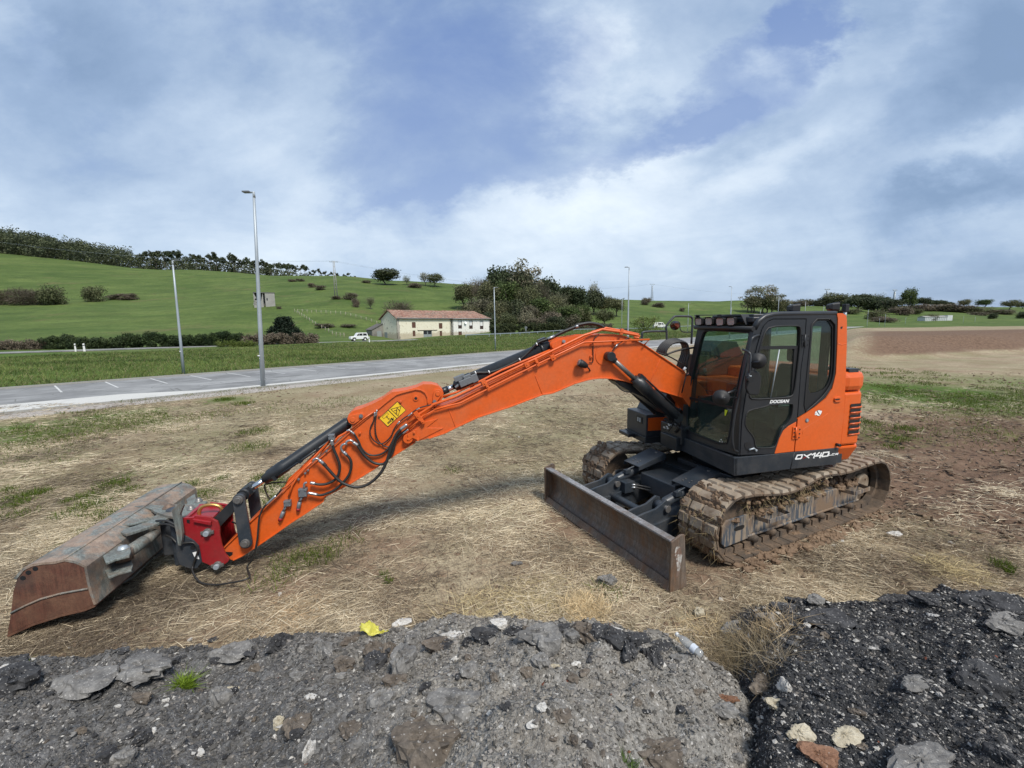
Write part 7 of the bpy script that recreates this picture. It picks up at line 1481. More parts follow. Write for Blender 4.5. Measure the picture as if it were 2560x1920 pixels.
nm = {'oak': ('dark rounded evergreen oak', 'oak_tree'), 'olive': ('dull olive rounded tree', 'tree'), 'tall': ('tall thin sparse tree', 'tall_tree'), 'pale': ('pale thinly leaved tree', 'tree'), 'green': ('fresh green leafy tree', 'tree'), 'bushb': ('brown bushy thicket', 'bush'), 'busho': ('olive bushy thicket', 'bush'), 'bushd': ('dark green thicket', 'bush'), 'twigbush': ('leafless twiggy thicket', 'bush'), 'bare': ('bare twiggy tree', 'bare_tree')}
from collections import Counter
cnt = Counter(w_[0] for w_ in wood); seen = Counter(); ordn = ['first', 'second', 'third', 'fourth', 'fifth', 'sixth', 'seventh', 'eighth', 'ninth', 'tenth']
for (k, x, h, w, D) in sorted(wood, key=lambda q: q[1]):
    seen[k] += 1; l = nm[k][0]+' in the wood behind the house'; l = (ordn[seen[k]-1]+' '+nm[k][0]+' from the left in the wood behind the house') if cnt[k] > 1 else l
    T(k, x, h, w, D, l, nm[k][1], 'bush' if 'bush' in nm[k][1] else 'tree', WD)
T('olive', 1512, 44, 48, 190, 'round pale olive tree standing free right of the wood', 'tree', k=1); T('busho', 1463, 40, 56, 192, 'rounded olive tree at the right end of the wood, next to the free-standing one', 'tree')
T('bushd', 1504, 20, 34, 140, 'small dark bush above the boom hump', 'bush', 'bush'); T('bushb', 1614, 22, 26, 300, 'brown bush left of the pylon on the grass rise', 'bush', 'bush'); T('bushb', 1643, 14, 34, 290, 'low brown scrub right of the pylon foot', 'bush', 'bush'); T('bushb', 1705, 12, 16, 280, 'tiny round bush on the grass rise right of the pylon', 'bush', 'bush'); T('bushb', 1550, 9, 22, 290, 'tiny brown scrub behind the tall lamp', 'bush', 'bush')
T('bushb', 700, 8, 14, 160, 'small weeds at the right foot of the concrete hut', 'bush', 'bush'); T('yellow', 1615, 52, 84, 120, 'yellow-green willow bush in front of the white van', 'willow_bush', 'bush'); T('busho', 1560, 15, 40, 118, 'low olive bush on the bank left of the willow bush', 'bush', 'bush')
POP = 'poplar clump behind the cab roof'
for x, h, w, k in ((1868, 56, 40, 'tall'), (1885, 68, 46, 'tall'), (1905, 70, 52, 'tall'), (1928, 66, 48, 'tall'), (1948, 56, 42, 'tall'), (1962, 44, 34, 'tall'), (1878, 46, 50, 'olive'), (1915, 50, 56, 'olive'), (1945, 40, 46, 'olive')): T(k, x, h, w, 300, {1868: 'sparse poplar at the left end of the clump behind the cab roof', 1885: 'sparse poplar, second from the left in the clump', 1905: 'tallest sparse poplar in the middle of the clump', 1928: 'sparse poplar right of the tallest in the clump', 1948: 'sparse poplar, second from the right in the clump', 1962: 'small sparse poplar at the right end of the clump', 1878: 'olive bushy tree low at the left of the poplar clump', 1915: 'olive bushy tree low in the middle of the poplar clump', 1945: 'olive bushy tree low at the right of the poplar clump'}[x], 'poplar_tree' if k == 'tall' else 'tree', 'tree', POP)
RT = 'trees and bushes on the distant right hillside'
rt = [('busho', 2012, 17, 60, 520), ('bushd', 2038, 14, 16, 500), ('busho', 2081, 30, 90, 500), ('bushd', 2055, 22, 40, 505), ('oak', 2142, 30, 66, 420), ('oak', 2145, 26, 60, 520), ('bare', 2183, 28, 46, 540), ('bushd', 2110, 22, 60, 500), ('oak', 2192, 28, 56, 450), ('bushd', 2224, 32, 66, 430), ('busho', 2170, 22, 60, 460), ('green', 2268, 52, 36, 430), ('oak', 2303, 20, 36, 590), ('oak', 2327, 14, 26, 600), ('oak', 2345, 14, 28, 600), ('oak', 2366, 11, 24, 600), ('olive', 2404, 17, 28, 600), ('green', 2458, 17, 36, 600), ('olive', 2521, 20, 36, 560), ('oak', 2552, 14, 26, 580), ('busho', 2328, 16, 30, 330), ('bushd', 2482, 14, 22, 340), ('bushd', 2556, 18, 24, 350), ('bushb', 2340, 16, 90, 480), ('bushb', 2390, 15, 80, 470), ('busho', 2430, 14, 80, 460), ('bushb', 2300, 16, 70, 480), ('bushb', 2500, 11, 70, 450), ('bushb', 2250, 20, 50, 400), ('busho', 2190, 24, 50, 330), ('bushb', 2210, 14, 60, 300), ('bushb', 1995, 14, 40, 480), ('busho', 2120, 12, 50, 380), ('oak', 2205, 22, 40, 540), ('oak', 2235, 16, 34, 560), ('bushb', 2450, 9, 50, 420), ('busho', 2285, 12, 40, 420)]
for i, (k, x, h, w, D) in enumerate(rt): T(k, x, h*1.25, w, D, {'oak': 'dark far tree', 'busho': 'olive far bush', 'bushd': 'dark far bush', 'bushb': 'brown far thicket', 'bare': 'pale bare far tree', 'green': 'fresh green far tree', 'olive': 'dull green far tree'}[k]+' on the right hillside'+(', tall and lone' if x == 2268 else ''), 'tree' if k in ('oak', 'green', 'olive', 'bare') else 'bush', 'tree' if k in ('oak', 'green', 'olive', 'bare') else 'bush', RT+(' ('+k+')'))
# pines along the ridge and wood on the left
def ridge_top(x): return np.interp(x, [-400, -150, 0, 74, 194, 350, 428, 583, 700, 800, 860, 930], [520, 545, 561, 567, 594, 625, 629, 640, 655, 672, 685, 692])
g = random.Random(12)
for i in range(64):
    x = 352+(905-352)*(i+g.random()*.8)/64; D = 345+g.random()*30; yt = ridge_top(x)+g.uniform(-5, 8); P = far(x, 700, D); zb_ = zland(P); H = far(x, yt, D)[2]-zb_
    H = max(4+g.random()*3, min(H, 16)*g.uniform(.8, 1.1))
    e = empty('pine_tree', (P[0], P[1], zb_), g.random()*6, label='slender tall pine in the ragged row along the hill ridge', cat='pine tree', group='tall pines on the hill ridge'); me, tm = TREE['pine'][i % 3]; wd = min(H, 16)*g.uniform(.9, 1.3)
    c = mesh_obj('crown', me, e); c.scale = (wd, wd, H); t = mesh_obj('trunk', tm, e); t.scale = (H, H, H)
fr_x = []; C = []; Rr = []
for i in range(210):
    x = -330+(880+330)*(i/210)+g.uniform(-6, 6); dep = g.random(); D = 332+dep*70; P = far(x, 700, D); zb_ = zland(P); yt = ridge_top(x)+(9 if x > 340 else -2)+g.uniform(0, 8); H = far(x, yt, D)[2]-zb_
    H = max(3.0, min(H, 27 if x < 340 else 13)*(.80+.20*dep)); w = H*.42
    for k in range(13): a, r = g.random()*6.28, g.random()**.5*w*.8; C.append((P[0]+math.cos(a)*r, P[1]+math.sin(a)*r, zb_+H*(.02+.9*g.random()))); Rr.append(w*(.30+.25*g.random()))
V, F, c = leaf_cloud(C, Rr, 120000, 1.2, [(.040, .056, .030), (.092, .114, .054)], 5, shell=.75); o = np_mesh('forest', V, F, LEAF, c); tag(o, 'dense dark green wood covering the crest of the left hill', 'forest', kind='stuff')  # leaf greens lightened to stand in for haze over the ridge
# hedges beside the country road
def hedge(x0, x1, D0, D1, h, th, cols, label, name='hedge', n=9000, size=.22, seed=1, brk=None):
    A, B = far(x0, 870, D0), far(x1, 868, D1); L = np.linalg.norm((B-A)[:2]); K = int(L*13); g = np.random.default_rng(seed); C = []; Rr = []
    for k in range(K): f = g.random(); P = A+(B-A)*f; z = zland(P)+.05; hh = h*(.75+.35*vnoise(np.array(f*L*.25), np.array(seed*3.1), seed)); zz = z+hh*g.random(); C.append((P[0]+g.normal()*th*.4*HX[0], P[1]+g.normal()*th*.4*HX[1], zz)); Rr.append(.32+.34*g.random())
    V, F, c = leaf_cloud(C, Rr, int(n*1.6), size, cols, seed, shell=.6); o = np.array([A[0], A[1], zland(A)]); V = V-o; ob = np_mesh(name, V, F, LEAF, c); ob.location = tuple(o); tag(ob, label, 'hedge')
hedge(118, 308, 79, 79, 2.1, 1.2, [(.026, .044, .018), (.058, .082, .030)], 'dark green bramble hedge, left section behind the marker posts', seed=2, n=26000, size=.18); hedge(316, 605, 80, 84, 2.3, 1.2, [(.026, .044, .018), (.058, .082, .030)], 'long dark green bramble hedge, middle section behind the road', seed=3, n=36000, size=.18)
hedge(612, 792, 84, 90, 1.9, 1.2, BR, 'brown bramble hedge right of the dark one, below the conifer bush', seed=4, n=12000); hedge(-80, 112, 79, 79, 1.5, 1.2, BR, 'low brown bramble hedge at the left edge', seed=5, n=8000); hedge(540, 640, 78, 79, .8, .5, YG, 'low yellow-flowering weeds in front of the hedge', 'weed_strip', 3000, .16, 6)
hedge(1228, 1400, 125, 135, 3.0, 1.5, [(.030, .045, .018), (.06, .075, .03)], 'dark hedge behind the guard rail right of the pale house', seed=7, n=14000, size=.3)
hedge(1410, 1530, 150, 160, 2.2, 1.5, BR, 'brown scrub hedge behind the boom hump', seed=8, n=6000, size=.3)
# ================================================================ FOREGROUND: rubble heaps, stones, straw
EDGE_PX = [(-900, 1665), (-300, 1655), (0, 1645), (289, 1633), (520, 1615), (752, 1582), (868, 1588), (1041, 1585), (1215, 1562), (1338, 1566), (1540, 1572), (1627, 1602), (1743, 1650), (1800, 1690), (1850, 1740), (1890, 1800), (1930, 1900), (2000, 2000), (2600, 2200)]
_e = [ad(ground(*p)) for p in EDGE_PX]; _eu = np.array([a/b for a, b in _e]); _eb = np.array([b for a, b in _e])
R0 = ad(ground(1985, 1560, .30)); 
def heap_base(a, b):
    u = a/np.maximum(b, .3); De = np.interp(u, _eu, _eb)+fbm(a*1.5, b*1.5, 3, 31)*.12; t = De-b
    h1 = .20*sst(t, -.02, .30)+.55*sst(t, .0, 2.1)
    h1 = h1*(1+.0*a)+.22*np.exp(-((u+.02-.05*b)/.30)**2)*sst(t, .05, .9)-.10*sst(-u, .35, .8)*sst(t, .2, 1.5)
    ub = (np.array([1925, 2020])-1280)/FPX
    De2 = 4.0+fbm(a*1.2, b*.2, 2, 41)*.15-.16*sst(u, .72, 1.25); t2 = De2-b; side_ = sst(u+fbm(a*2, b*2, 2, 44)*.03, (1865-1280)/1059., (2040-1280)/1059.)
    h2 = (.31*sst(t2, .0, .50)+.22*sst(t2, .4, 2.6))*side_
    return h1, h2, t, t2, side_
def heap(a, b):
    h1, h2, t, t2, s2 = heap_base(a, b); h = np.maximum(h1, h2)
    rough = fbm(a*1.8, b*1.8, 4, 51)*.15+fbm(a*7, b*7, 4, 52, .6)*.075+np.abs(fbm(a*4, b*4, 3, 58))*.07+fbm(a*24, b*24, 3, 53, .6)*.022
    return h, rough
def surf(a, b):
    h, r = heap(a, b); return np.where(h > .004, h+r*sst(h, .0, .25), -.06+0*h)
def build_heap():
    A = np.arange(-6.2, 6.2, .028); B = np.arange(.15, 5.0, .026); a, b = np.meshgrid(A, B); a, b = a.ravel(), b.ravel(); z = surf(a, b)
    V = np.stack([CAM[0]+a*SX[0]+b*HX[0], CAM[1]+a*SX[1]+b*HX[1], z], 1); nA, nB = len(A), len(B); ii, jj = np.meshgrid(np.arange(nB-1), np.arange(nA-1), indexing='ij'); k = (ii*nA+jj).ravel(); F = np.stack([k, k+nA, k+nA+1, k+1], 1)
    u = a/np.maximum(b, .3); h1, h2, t, t2, s2 = heap_base(a, b); right = (h2 > h1-.02) & (s2 > .05)
    for (name, msk, lab) in (('rubble_heap', ~right, 'grey-brown heap of dirt, gravel and broken asphalt across the foreground'), ('asphalt_heap', right, 'black heap of crushed asphalt speckled white in the right foreground')):
        ok = (z > -.05) & msk; f = F[ok[F].any(axis=1)]; idx = np.unique(f); mp = np.zeros(len(V), int); mp[idx] = np.arange(len(idx)); o = np_mesh(name, V[idx], mp[f], HEAPM, smooth=True)
        tone = np.where(right, 1.0, 1-sst(u+fbm(a*1.5, b*1.5, 3, 61)*.30, -.62, -.16)); tone = np.where(right, 1.0, tone*.72); c = np.stack([tone, right*1.0, tone*0, tone*0+1], 1)[idx].astype(np.float32)
        at = o.data.color_attributes.new('tone', 'FLOAT_COLOR', 'POINT'); at.data.foreach_set('color', c.ravel()); tag(o, lab, 'rubble heap')
def heap_mat():
    t = NT('crushed_asphalt_and_dirt'); tn = t.N('ShaderNodeSeparateColor'); t.L(t.attr('tone'), tn.inputs[0]); n = t.noise(30, 6, .72); n2 = t.noise(4, 5, .65); n3 = t.noise(140, 3, .7); v = t.vor(95, out=1); vs = t.N('ShaderNodeSeparateColor'); t.L(v, vs.inputs[0]); v2 = t.vor(210, out=1); vs2 = t.N('ShaderNodeSeparateColor'); t.L(v2, vs2.inputs[0])
    dirt = t.mix(t.ramp(n, [(.36, 0.0), (.64, 1.0)]), (.125, .118, .107), (.31, .295, .27)); dirt = t.mix(t.ramp(n2, [(.45, 0.0), (.66, .6)]), dirt, (.19, .165, .135))
    asp = t.mix(t.ramp(n, [(.36, 0.0), (.66, 1.0)]), (.038, .039, .043), (.13, .132, .138)); blk = t.mix(t.ramp(n, [(.38, 0.0), (.66, 1.0)]), (.018, .018, .019), (.066, .067, .070))
    c = t.mix(tn.outputs[0], dirt, asp); c = t.mix(tn.outputs[1], c, blk); g = t.ramp(vs.outputs[0], [(.955, 0.0), (.975, 1.0)]); c = t.mix(t.mth('MULTIPLY', g, .75), c, (.50, .48, .45)); c = t.mix(t.mth('MULTIPLY', t.ramp(vs2.outputs[1], [(.94, 0.0), (.96, 1.0)]), .6), c, (.38, .36, .33))
    d1 = t.vor(60); d2 = t.vor(150); h = t.mth('ADD', t.mth('MULTIPLY', d1, .6), t.mth('ADD', t.mth('MULTIPLY', d2, .4), n)); t.bump(h, .9, .012); return t.set(col=c, rough=.88, spec=.25)
HEAPM = heap_mat(); build_heap()
def hit(x, y):
    d = ray(x, y); k = np.linspace(.5, 9.5, 1500); p = CAM[None]+d[None]*k[:, None]; q = p-CAM; z = np.maximum(surf(q@SX, q@HX), 0.0); w = np.nonzero(p[:, 2] <= z)[0]
    return p[w[0]].copy() if len(w) else ground(x, y)
# ---- gravel: loose stones too many to count
def gravel():
    g = np.random.default_rng(17); n = 110000; b = .9+3.3*g.random(n)**.9; u = g.uniform(-1.45, 1.45, n); a = u*b; h1, h2, t, t2, s2 = heap_base(a, b); h, r = heap(a, b); right = (h2 > h1-.02) & (s2 > .05)
    keep = (h > .03); a, b, u, h, r, right = a[keep], b[keep], u[keep], h[keep], r[keep], right[keep]; n = len(a); z = surf(a, b)
    s = .0035+.009*g.random(n)**3.0+(g.random(n) < .02)*.012*g.random(n); s *= (.55+.25*b); P = np.stack([CAM[0]+a*SX[0]+b*HX[0], CAM[1]+a*SX[1]+b*HX[1], z+s*.25], 1)
    base = np.array([(1, 0, 0), (-1, 0, 0), (0, 1, 0), (0, -1, 0), (0, 0, 1), (0, 0, -1), ], float); tri = np.array([(0, 2, 4), (2, 1, 4), (1, 3, 4), (3, 0, 4), (2, 0, 5), (1, 2, 5), (3, 1, 5), (0, 3, 5)])
    J = base[None]*(1+.0)+g.normal(size=(n, 6, 3))*.28; sc = np.stack([s*(.8+.7*g.random(n)), s*(.6+.6*g.random(n)), s*(.4+.5*g.random(n))], 1); J = J*sc[:, None]; th = g.random(n)*6.28; c_, s_ = np.cos(th), np.sin(th); X = J[..., 0]*c_[:, None]-J[..., 1]*s_[:, None]; Y = J[..., 0]*s_[:, None]+J[..., 1]*c_[:, None]
    V = np.stack([X, Y, J[..., 2]], 2)+P[:, None]; F = (tri[None]+6*np.arange(n)[:, None, None]).reshape(-1, 3); q = g.random(n); tone = np.where(right, 1., np.clip(1-sst(u, -.62, -.16), 0, 1)*.7)
    dk = np.array([.040, .041, .044])[None]*(.5+1.1*g.random(n))[:, None]; dirt = np.array([.23, .215, .192])[None]*(.3+1.3*g.random(n))[:, None]; col = dirt*(1-tone[:, None])+dk*tone[:, None]
    dens = fbm(a*2.2, b*2.2, 3, 77); wh = q < np.where(right, .115+.12*dens, .028); col[wh] = np.array([.56, .54, .50])*(.6+.5*g.random(wh.sum()))[:, None]; gy = (q > .6) & (q < .72); col[gy] = np.array([.24, .22, .20])*(.6+.7*g.random(gy.sum()))[:, None]; rd = q > .9993; col[rd] = [.22, .08, .05]
    o = np_mesh('gravel', V.reshape(-1, 3), F, GRAVEL, np.repeat(col, 8, axis=0)); tag(o, 'loose gravel and crumbs lying on both rubble heaps', 'gravel', kind='stuff')
gravel()
def clods():
    g = np.random.default_rng(27); n = 60000; b = 3.0*(22/3.0)**g.random(n); u = g.uniform(-1.42, 1.42, n); a = u*b; x = CAM[0]+a*SX[0]+b*HX[0]; y = CAM[1]+a*SX[1]+b*HX[1]; mm = mudmask(x, y); bank = sst(mound(a, b), .2, 1.0); h, r = heap(a, b)
    pm = .14+.4*(fbm(x*.8, y*.8, 3, 33) > .12)+.55*(mm > .35); keep = (lotc(a, b)[1] < -.3) & (h < .02) & (g.random(n) < pm*.6) & ~((np.abs(y) < 1.2) & (np.abs(x) < 1.5)); a, b, x, y, mm = a[keep], b[keep], x[keep], y[keep], mm[keep]; n = len(a); s = (.005+.013*g.random(n)**2.2)*(1+b/11)*(1+.6*(mm > .35)*g.random(n)); P = np.stack([x, y, field_h(a, b)+s*.1], 1)
    base = np.array([(1, 0, 0), (-1, 0, 0), (0, 1, 0), (0, -1, 0), (0, 0, 1), (0, 0, -1), ], float); tri = np.array([(0, 2, 4), (2, 1, 4), (1, 3, 4), (3, 0, 4), (2, 0, 5), (1, 2, 5), (3, 1, 5), (0, 3, 5)])
    J = (base[None]+g.normal(size=(n, 6, 3))*.28)*np.stack([s*(1+.8*g.random(n)), s*(1+.8*g.random(n)), s*.7], 1)[:, None]; V = J+P[:, None]; F = (tri[None]+6*np.arange(n)[:, None, None]).reshape(-1, 3); k = g.random((n, 1)); col = np.array([.13, .085, .055])*k+np.array([.26, .19, .13])*(1-k); pale = g.random(n) < .007; col[pale] = [.55, .52, .47]
    tag(np_mesh('soil_clods', V.reshape(-1, 3), F, GRAVEL, np.repeat(col, 8, axis=0)), 'small clods of brown soil strewn over the field', 'soil clods', kind='stuff')
clods()
# ---- broken chunks, each its own thing
def chunk_mesh(seed, flat=.5, ang=.35, sub=13):
    g = np.random.default_rng(seed); n = sub; pts = []
    # cut a rounded block with random planes for broken faces
    U_, V_ = np.meshgrid(np.linspace(0, math.pi, n+1)[1:-1], np.linspace(0, 2*math.pi, 2*n+1)[:-1], indexing='ij'); D = np.stack([np.sin(U_)*np.cos(V_), np.sin(U_)*np.sin(V_), np.cos(U_)], -1).reshape(-1, 3); D = np.vstack([D, [[0, 0, 1], [0, 0, -1]]])
    pl = g.normal(size=(9, 3)); pl /= np.linalg.norm(pl, axis=1)[:, None]; dist = .55+.35*g.random(9); r = np.full(len(D), 1.25)
    pl = np.vstack([pl, [[0, 0, 1.], [0, 0, -1.]]]); dist = np.append(dist, [flat, flat])
    for p, d in zip(pl, dist): c = D@p; r = np.where(c > 1e-3, np.minimum(r, d/np.maximum(c, 1e-3)), r)
    P = D*r[:, None]; P = P+D*(.075*g.normal(size=len(D)))[:, None]; m = 2*n; rows = n-1; F = []
    vs = [tuple(p) for p in P]; fs = []
    for i in range(rows-1):
        for k in range(m): fs.append((i*m+k, (i+1)*m+k, (i+1)*m+(k+1) % m, i*m+(k+1) % m))
    tp, bt = len(vs)-2, len(vs)-1
    for k in range(m): fs.append((tp, k, (k+1) % m)); fs.append((bt, (rows-1)*m+(k+1) % m, (rows-1)*m+k))
    me = bpy.data.meshes.new('rubble_chunk'); me.from_pydata(vs, [], fs); me.update(); return me
def chunk_mat(name, a, b, spk=.05, spc=(.5, .48, .45), bump=.8):
    t = NT(name); n = t.noise(9, 6, .7); n2 = t.noise(55, 5, .72); c = t.mix(t.ramp(n, [(.35, 0.0), (.65, 1.0)]), a, b); c = t.mix(t.mth('MULTIPLY', t.ramp(n2, [(.45, 0.0), (.7, 1.0)]), .5), c, tuple(x*.45 for x in a)); v = t.vor(150, out=1); s = t.N('ShaderNodeSeparateColor'); t.L(v, s.inputs[0]); c = t.mix(t.ramp(s.outputs[0], [(1-spk*.35-.01, 0.0), (1-spk*.35, .6)]), c, spc)
    t.bump(t.mth('ADD', n, n2), bump, .012); return t.set(col=c, rough=.88, spec=.25)
CM = dict(dark=chunk_mat('black_asphalt_chunk', (.028, .028, .030), (.085, .085, .088), .09), grey=chunk_mat('grey_asphalt_chunk', (.12, .115, .11), (.26, .25, .235), .06), brown=chunk_mat('dirt_covered_chunk', (.10, .082, .066), (.19, .16, .13), .05), white=chunk_mat('whitish_concrete_chunk', (.42, .40, .37), (.66, .64, .60), .03), cream=chunk_mat('cream_stone', (.36, .31, .22), (.56, .51, .40), .02), rust=chunk_mat('rust_brown_chunk', (.17, .085, .05), (.30, .17, .11), .02))
CMESH = [chunk_mesh(k, [.35, .5, .28, .6, .4][k % 5]) for k in range(10)]
def chunk(o, x, y, w, h, tone, label, rot=0.0, tilt=0.0, k=None, group=None, name='rubble_chunk', cat='rubble chunk', deep=.55):
    X, Y = Z(o, x, y); s = ZW[o][2]; p = hit(X, Y+h/s*.3); D = (p-CAM)@CF; wm = w/s*D/FPX; hm = h/s*D/FPX; me = CMESH[(int(x+y) if k is None else k) % 10]; key = (me.name, tone)
    if key not in CCACHE: m2 = me.copy(); m2.materials.append(CM[tone]); CCACHE[key] = m2
    ob = mesh_obj(name, CCACHE[key]); th = max(hm*.80, wm*.30); ob.location = (p[0], p[1], p[2]+th*.26); ob.scale = (wm*.58, max(wm*.34, hm*.50), th*.85); ob.rotation_euler = (tilt, rot*.3, math.atan2(SX[1], SX[0])+rot); tag(ob, label, cat, group); return ob
CCACHE = {}
LST = [('O', 60, 330, 240, 140, 'dark', 'large black asphalt lump at the left edge of the foreground heap'), ('O', 360, 345, 230, 60, 'grey', 'long flat grey slab beside the large black lump on the left'), ('O', 20, 290, 44, 36, 'white', 'small white stone at the far left edge of the heap'), ('O', 75, 250, 66, 40, 'dark', 'small black lump on the heap edge at the far left'), ('O', 990, 215, 150, 56, 'grey', 'grey stone on the straw edge of the heap, above the green weed tuft'),
       ('O', 520, 215, 56, 30, 'dark', 'small black lump on the heap edge below the big bucket'), ('O', 1730, 92, 66, 46, 'white', 'pale stone on the straw just right of the yellow rag'), ('O', 1955, 150, 105, 42, 'white', 'whitish stone on the heap crest right of the yellow rag'), ('O', 2160, 103, 76, 36, 'white', 'white-topped chunk on the heap crest in the middle'), ('O', 1740, 250, 105, 160, 'grey', 'upright grey slab leaning on the heap below the yellow rag'),
       ('O', 1618, 262, 100, 110, 'dark', 'black hollow lump left of the upright slab'), ('O', 1485, 275, 100, 80, 'brown', 'brown lump left of the black hollow one'), ('O', 1895, 198, 120, 52, 'brown', 'brown lump under the whitish crest stone'), ('O', 1285, 325, 66, 42, 'grey', 'small grey stone mid-heap right of the green weed tuft'), ('O', 1340, 412, 42, 34, 'white', 'little pale pebble-like stone mid-heap'), ('O', 1705, 345, 105, 60, 'brown', 'brown lump below the upright slab'),
       ('O', 1640, 412, 84, 100, 'grey', 'grey tilted slab in a hollow mid-heap'), ('O', 1280, 525, 108, 105, 'brown', 'round flat brown-grey stone in the lower middle'), ('O', 1207, 522, 40, 52, 'cream', 'small olive stone touching the round flat one'), ('O', 1332, 645, 36, 105, 'white', 'white upright shard in the lower middle'), ('O', 1970, 450, 270, 130, 'grey', 'large tilted slab with a pale edge in the centre foreground'), ('O', 1510, 545, 110, 66, 'brown', 'dark brown lump left of the large tilted slab'),
       ('O', 640, 520, 52, 28, 'grey', 'pale grey flake on the left part of the heap'), ('O', 1000, 390, 60, 24, 'cream', 'flat cream stone near the green weed tuft'), ('O', 1830, 610, 300, 190, 'brown', 'wide smooth brown slab at the bottom centre'), ('O', 400, 310, 28, 16, 'white', 'tiny white stone above the long flat slab'), ('O', 860, 660, 60, 26, 'white', 'pale chip near the bottom left of the brown heap'), ('O', 620, 290, 250, 70, 'grey', 'pale grey flat asphalt plate left of the green weed tuft'),
       ('P', 105, 310, 175, 66, 'grey', 'rounded dark-bottomed boulder on the crest right of the centre'), ('P', 355, 312, 180, 70, 'white', 'long white slab on the heap crest'), ('P', 492, 335, 150, 100, 'dark', 'black chunk against the long white slab'), ('P', 626, 366, 98, 40, 'dark', 'flat black chunk left of the plastic bottle'), ('P', 215, 292, 76, 56, 'dark', 'black chunk between the boulder and the white slab'), ('P', 725, 425, 80, 56, 'grey', 'grey chunk touching the plastic bottle'),
       ('P', 415, 88, 80, 44, 'grey', 'flat grey stone on the grass in front of the blade'), ('P', 805, 222, 34, 60, 'cream', 'small cream stone on the straw in front of the track'), ('P', 945, 290, 112, 56, 'grey', 'grey slab on the straw behind the bottle'), ('P', 1105, 245, 88, 50, 'grey', 'grey stone at the tip of the black heap'), ('P', 1300, 165, 84, 50, 'grey', 'streaked grey chunk on the edge of the black heap'), ('P', 1225, 178, 66, 36, 'dark', 'black flake left of the streaked chunk'), ('P', 1175, 205, 100, 34, 'dark', 'flat black flake at the corner of the black heap'),
       ('P', 1340, 255, 190, 34, 'dark', 'flat black slab with a yellow painted streak'), ('P', 1650, 162, 130, 46, 'dark', 'black hump on the crest of the black heap, left'), ('P', 1790, 160, 110, 56, 'dark', 'pointed black hump on the crest of the black heap, middle'), ('P', 2040, 175, 190, 50, 'dark', 'wide black hump on the crest of the black heap, right'), ('P', 1730, 522, 130, 56, 'grey', 'pale grey slab lying on the black heap'), ('P', 1985, 490, 190, 150, 'dark', 'large dark plate sunk in the black heap'), ('P', 2120, 275, 180, 30, 'grey', 'long grey flake near the right edge of the black heap'),
       ('P', 1085, 530, 160, 80, 'brown', 'brown lump below the dry weed clump'), ('P', 1178, 540, 34, 70, 'white', 'white stone stuck to the brown lump below the weeds'), ('P', 1140, 620, 80, 50, 'cream', 'dark and cream broken stone between the two heaps'), ('P', 1430, 752, 120, 56, 'cream', 'cream concrete lump on the black heap'), ('P', 1235, 740, 110, 60, 'cream', 'upper cream and orange end of a broken slab between the heaps'), ('P', 1330, 840, 150, 50, 'rust', 'lower rusty end of a broken slab at the bottom right'), ('P', 905, 640, 110, 60, 'grey', 'grey shard on the slope of the brown heap'), ('P', 920, 597, 84, 40, 'rust', 'rust brown earth lump on the brown heap'),
       ('P', 640, 830, 220, 130, 'brown', 'big soft brown lump at the bottom'), ('P', 182, 455, 36, 26, 'cream', 'small cream stone high on the brown heap'), ('P', 90, 702, 50, 44, 'white', 'white chip low on the brown heap'), ('P', 296, 686, 24, 22, 'white', 'tiny white chip on the brown heap'), ('P', 190, 628, 92, 56, 'grey', 'dark grey lump low on the brown heap'), ('P', 125, 630, 42, 42, 'white', 'pale stone beside the dark grey lump'), ('P', 1765, 872, 280, 90, 'grey', 'wide grey slab at the bottom right corner'), ('P', 60, 480, 60, 70, 'brown', 'brown clod on the upper brown heap'),
       ('S', 2233, 1332, 28, 14, 'white', 'white scrap on the grass right of the near track'), ('S', 2106, 1352, 10, 6, 'white', 'tiny white scrap on the grass below the near track'), ('S', 1290, 1407, 24, 16, 'grey', 'small grey stone on the grass left of the blade')]
for q in LST: chunk(*q, rot=((q[1]*7+q[2]*3) % 100)/100-.5, tilt=((q[1]*3+q[2]) % 50)/100-.25)
g = random.Random(77); ex_ = [p[0] for p in EDGE_PX]; ey_ = [p[1] for p in EDGE_PX]; xx = 700
while xx < 1660:
    w_ = g.uniform(26, 74); tn = g.choice(['brown', 'brown', 'dark', 'dark', 'grey']); yy = np.interp(xx, ex_, ey_)+g.uniform(4, 40)
    chunk('S', xx, yy, w_, w_*g.uniform(.6, .95), tn, 'rough '+tn+' lump among those lining the crest of the grey-brown heap', g.uniform(-1.5, 1.5), g.uniform(-.35, .35), k=g.randrange(10), group=tn+' lumps along the heap crest', name='crest_lump'); xx += w_*.75+g.uniform(0, 26)
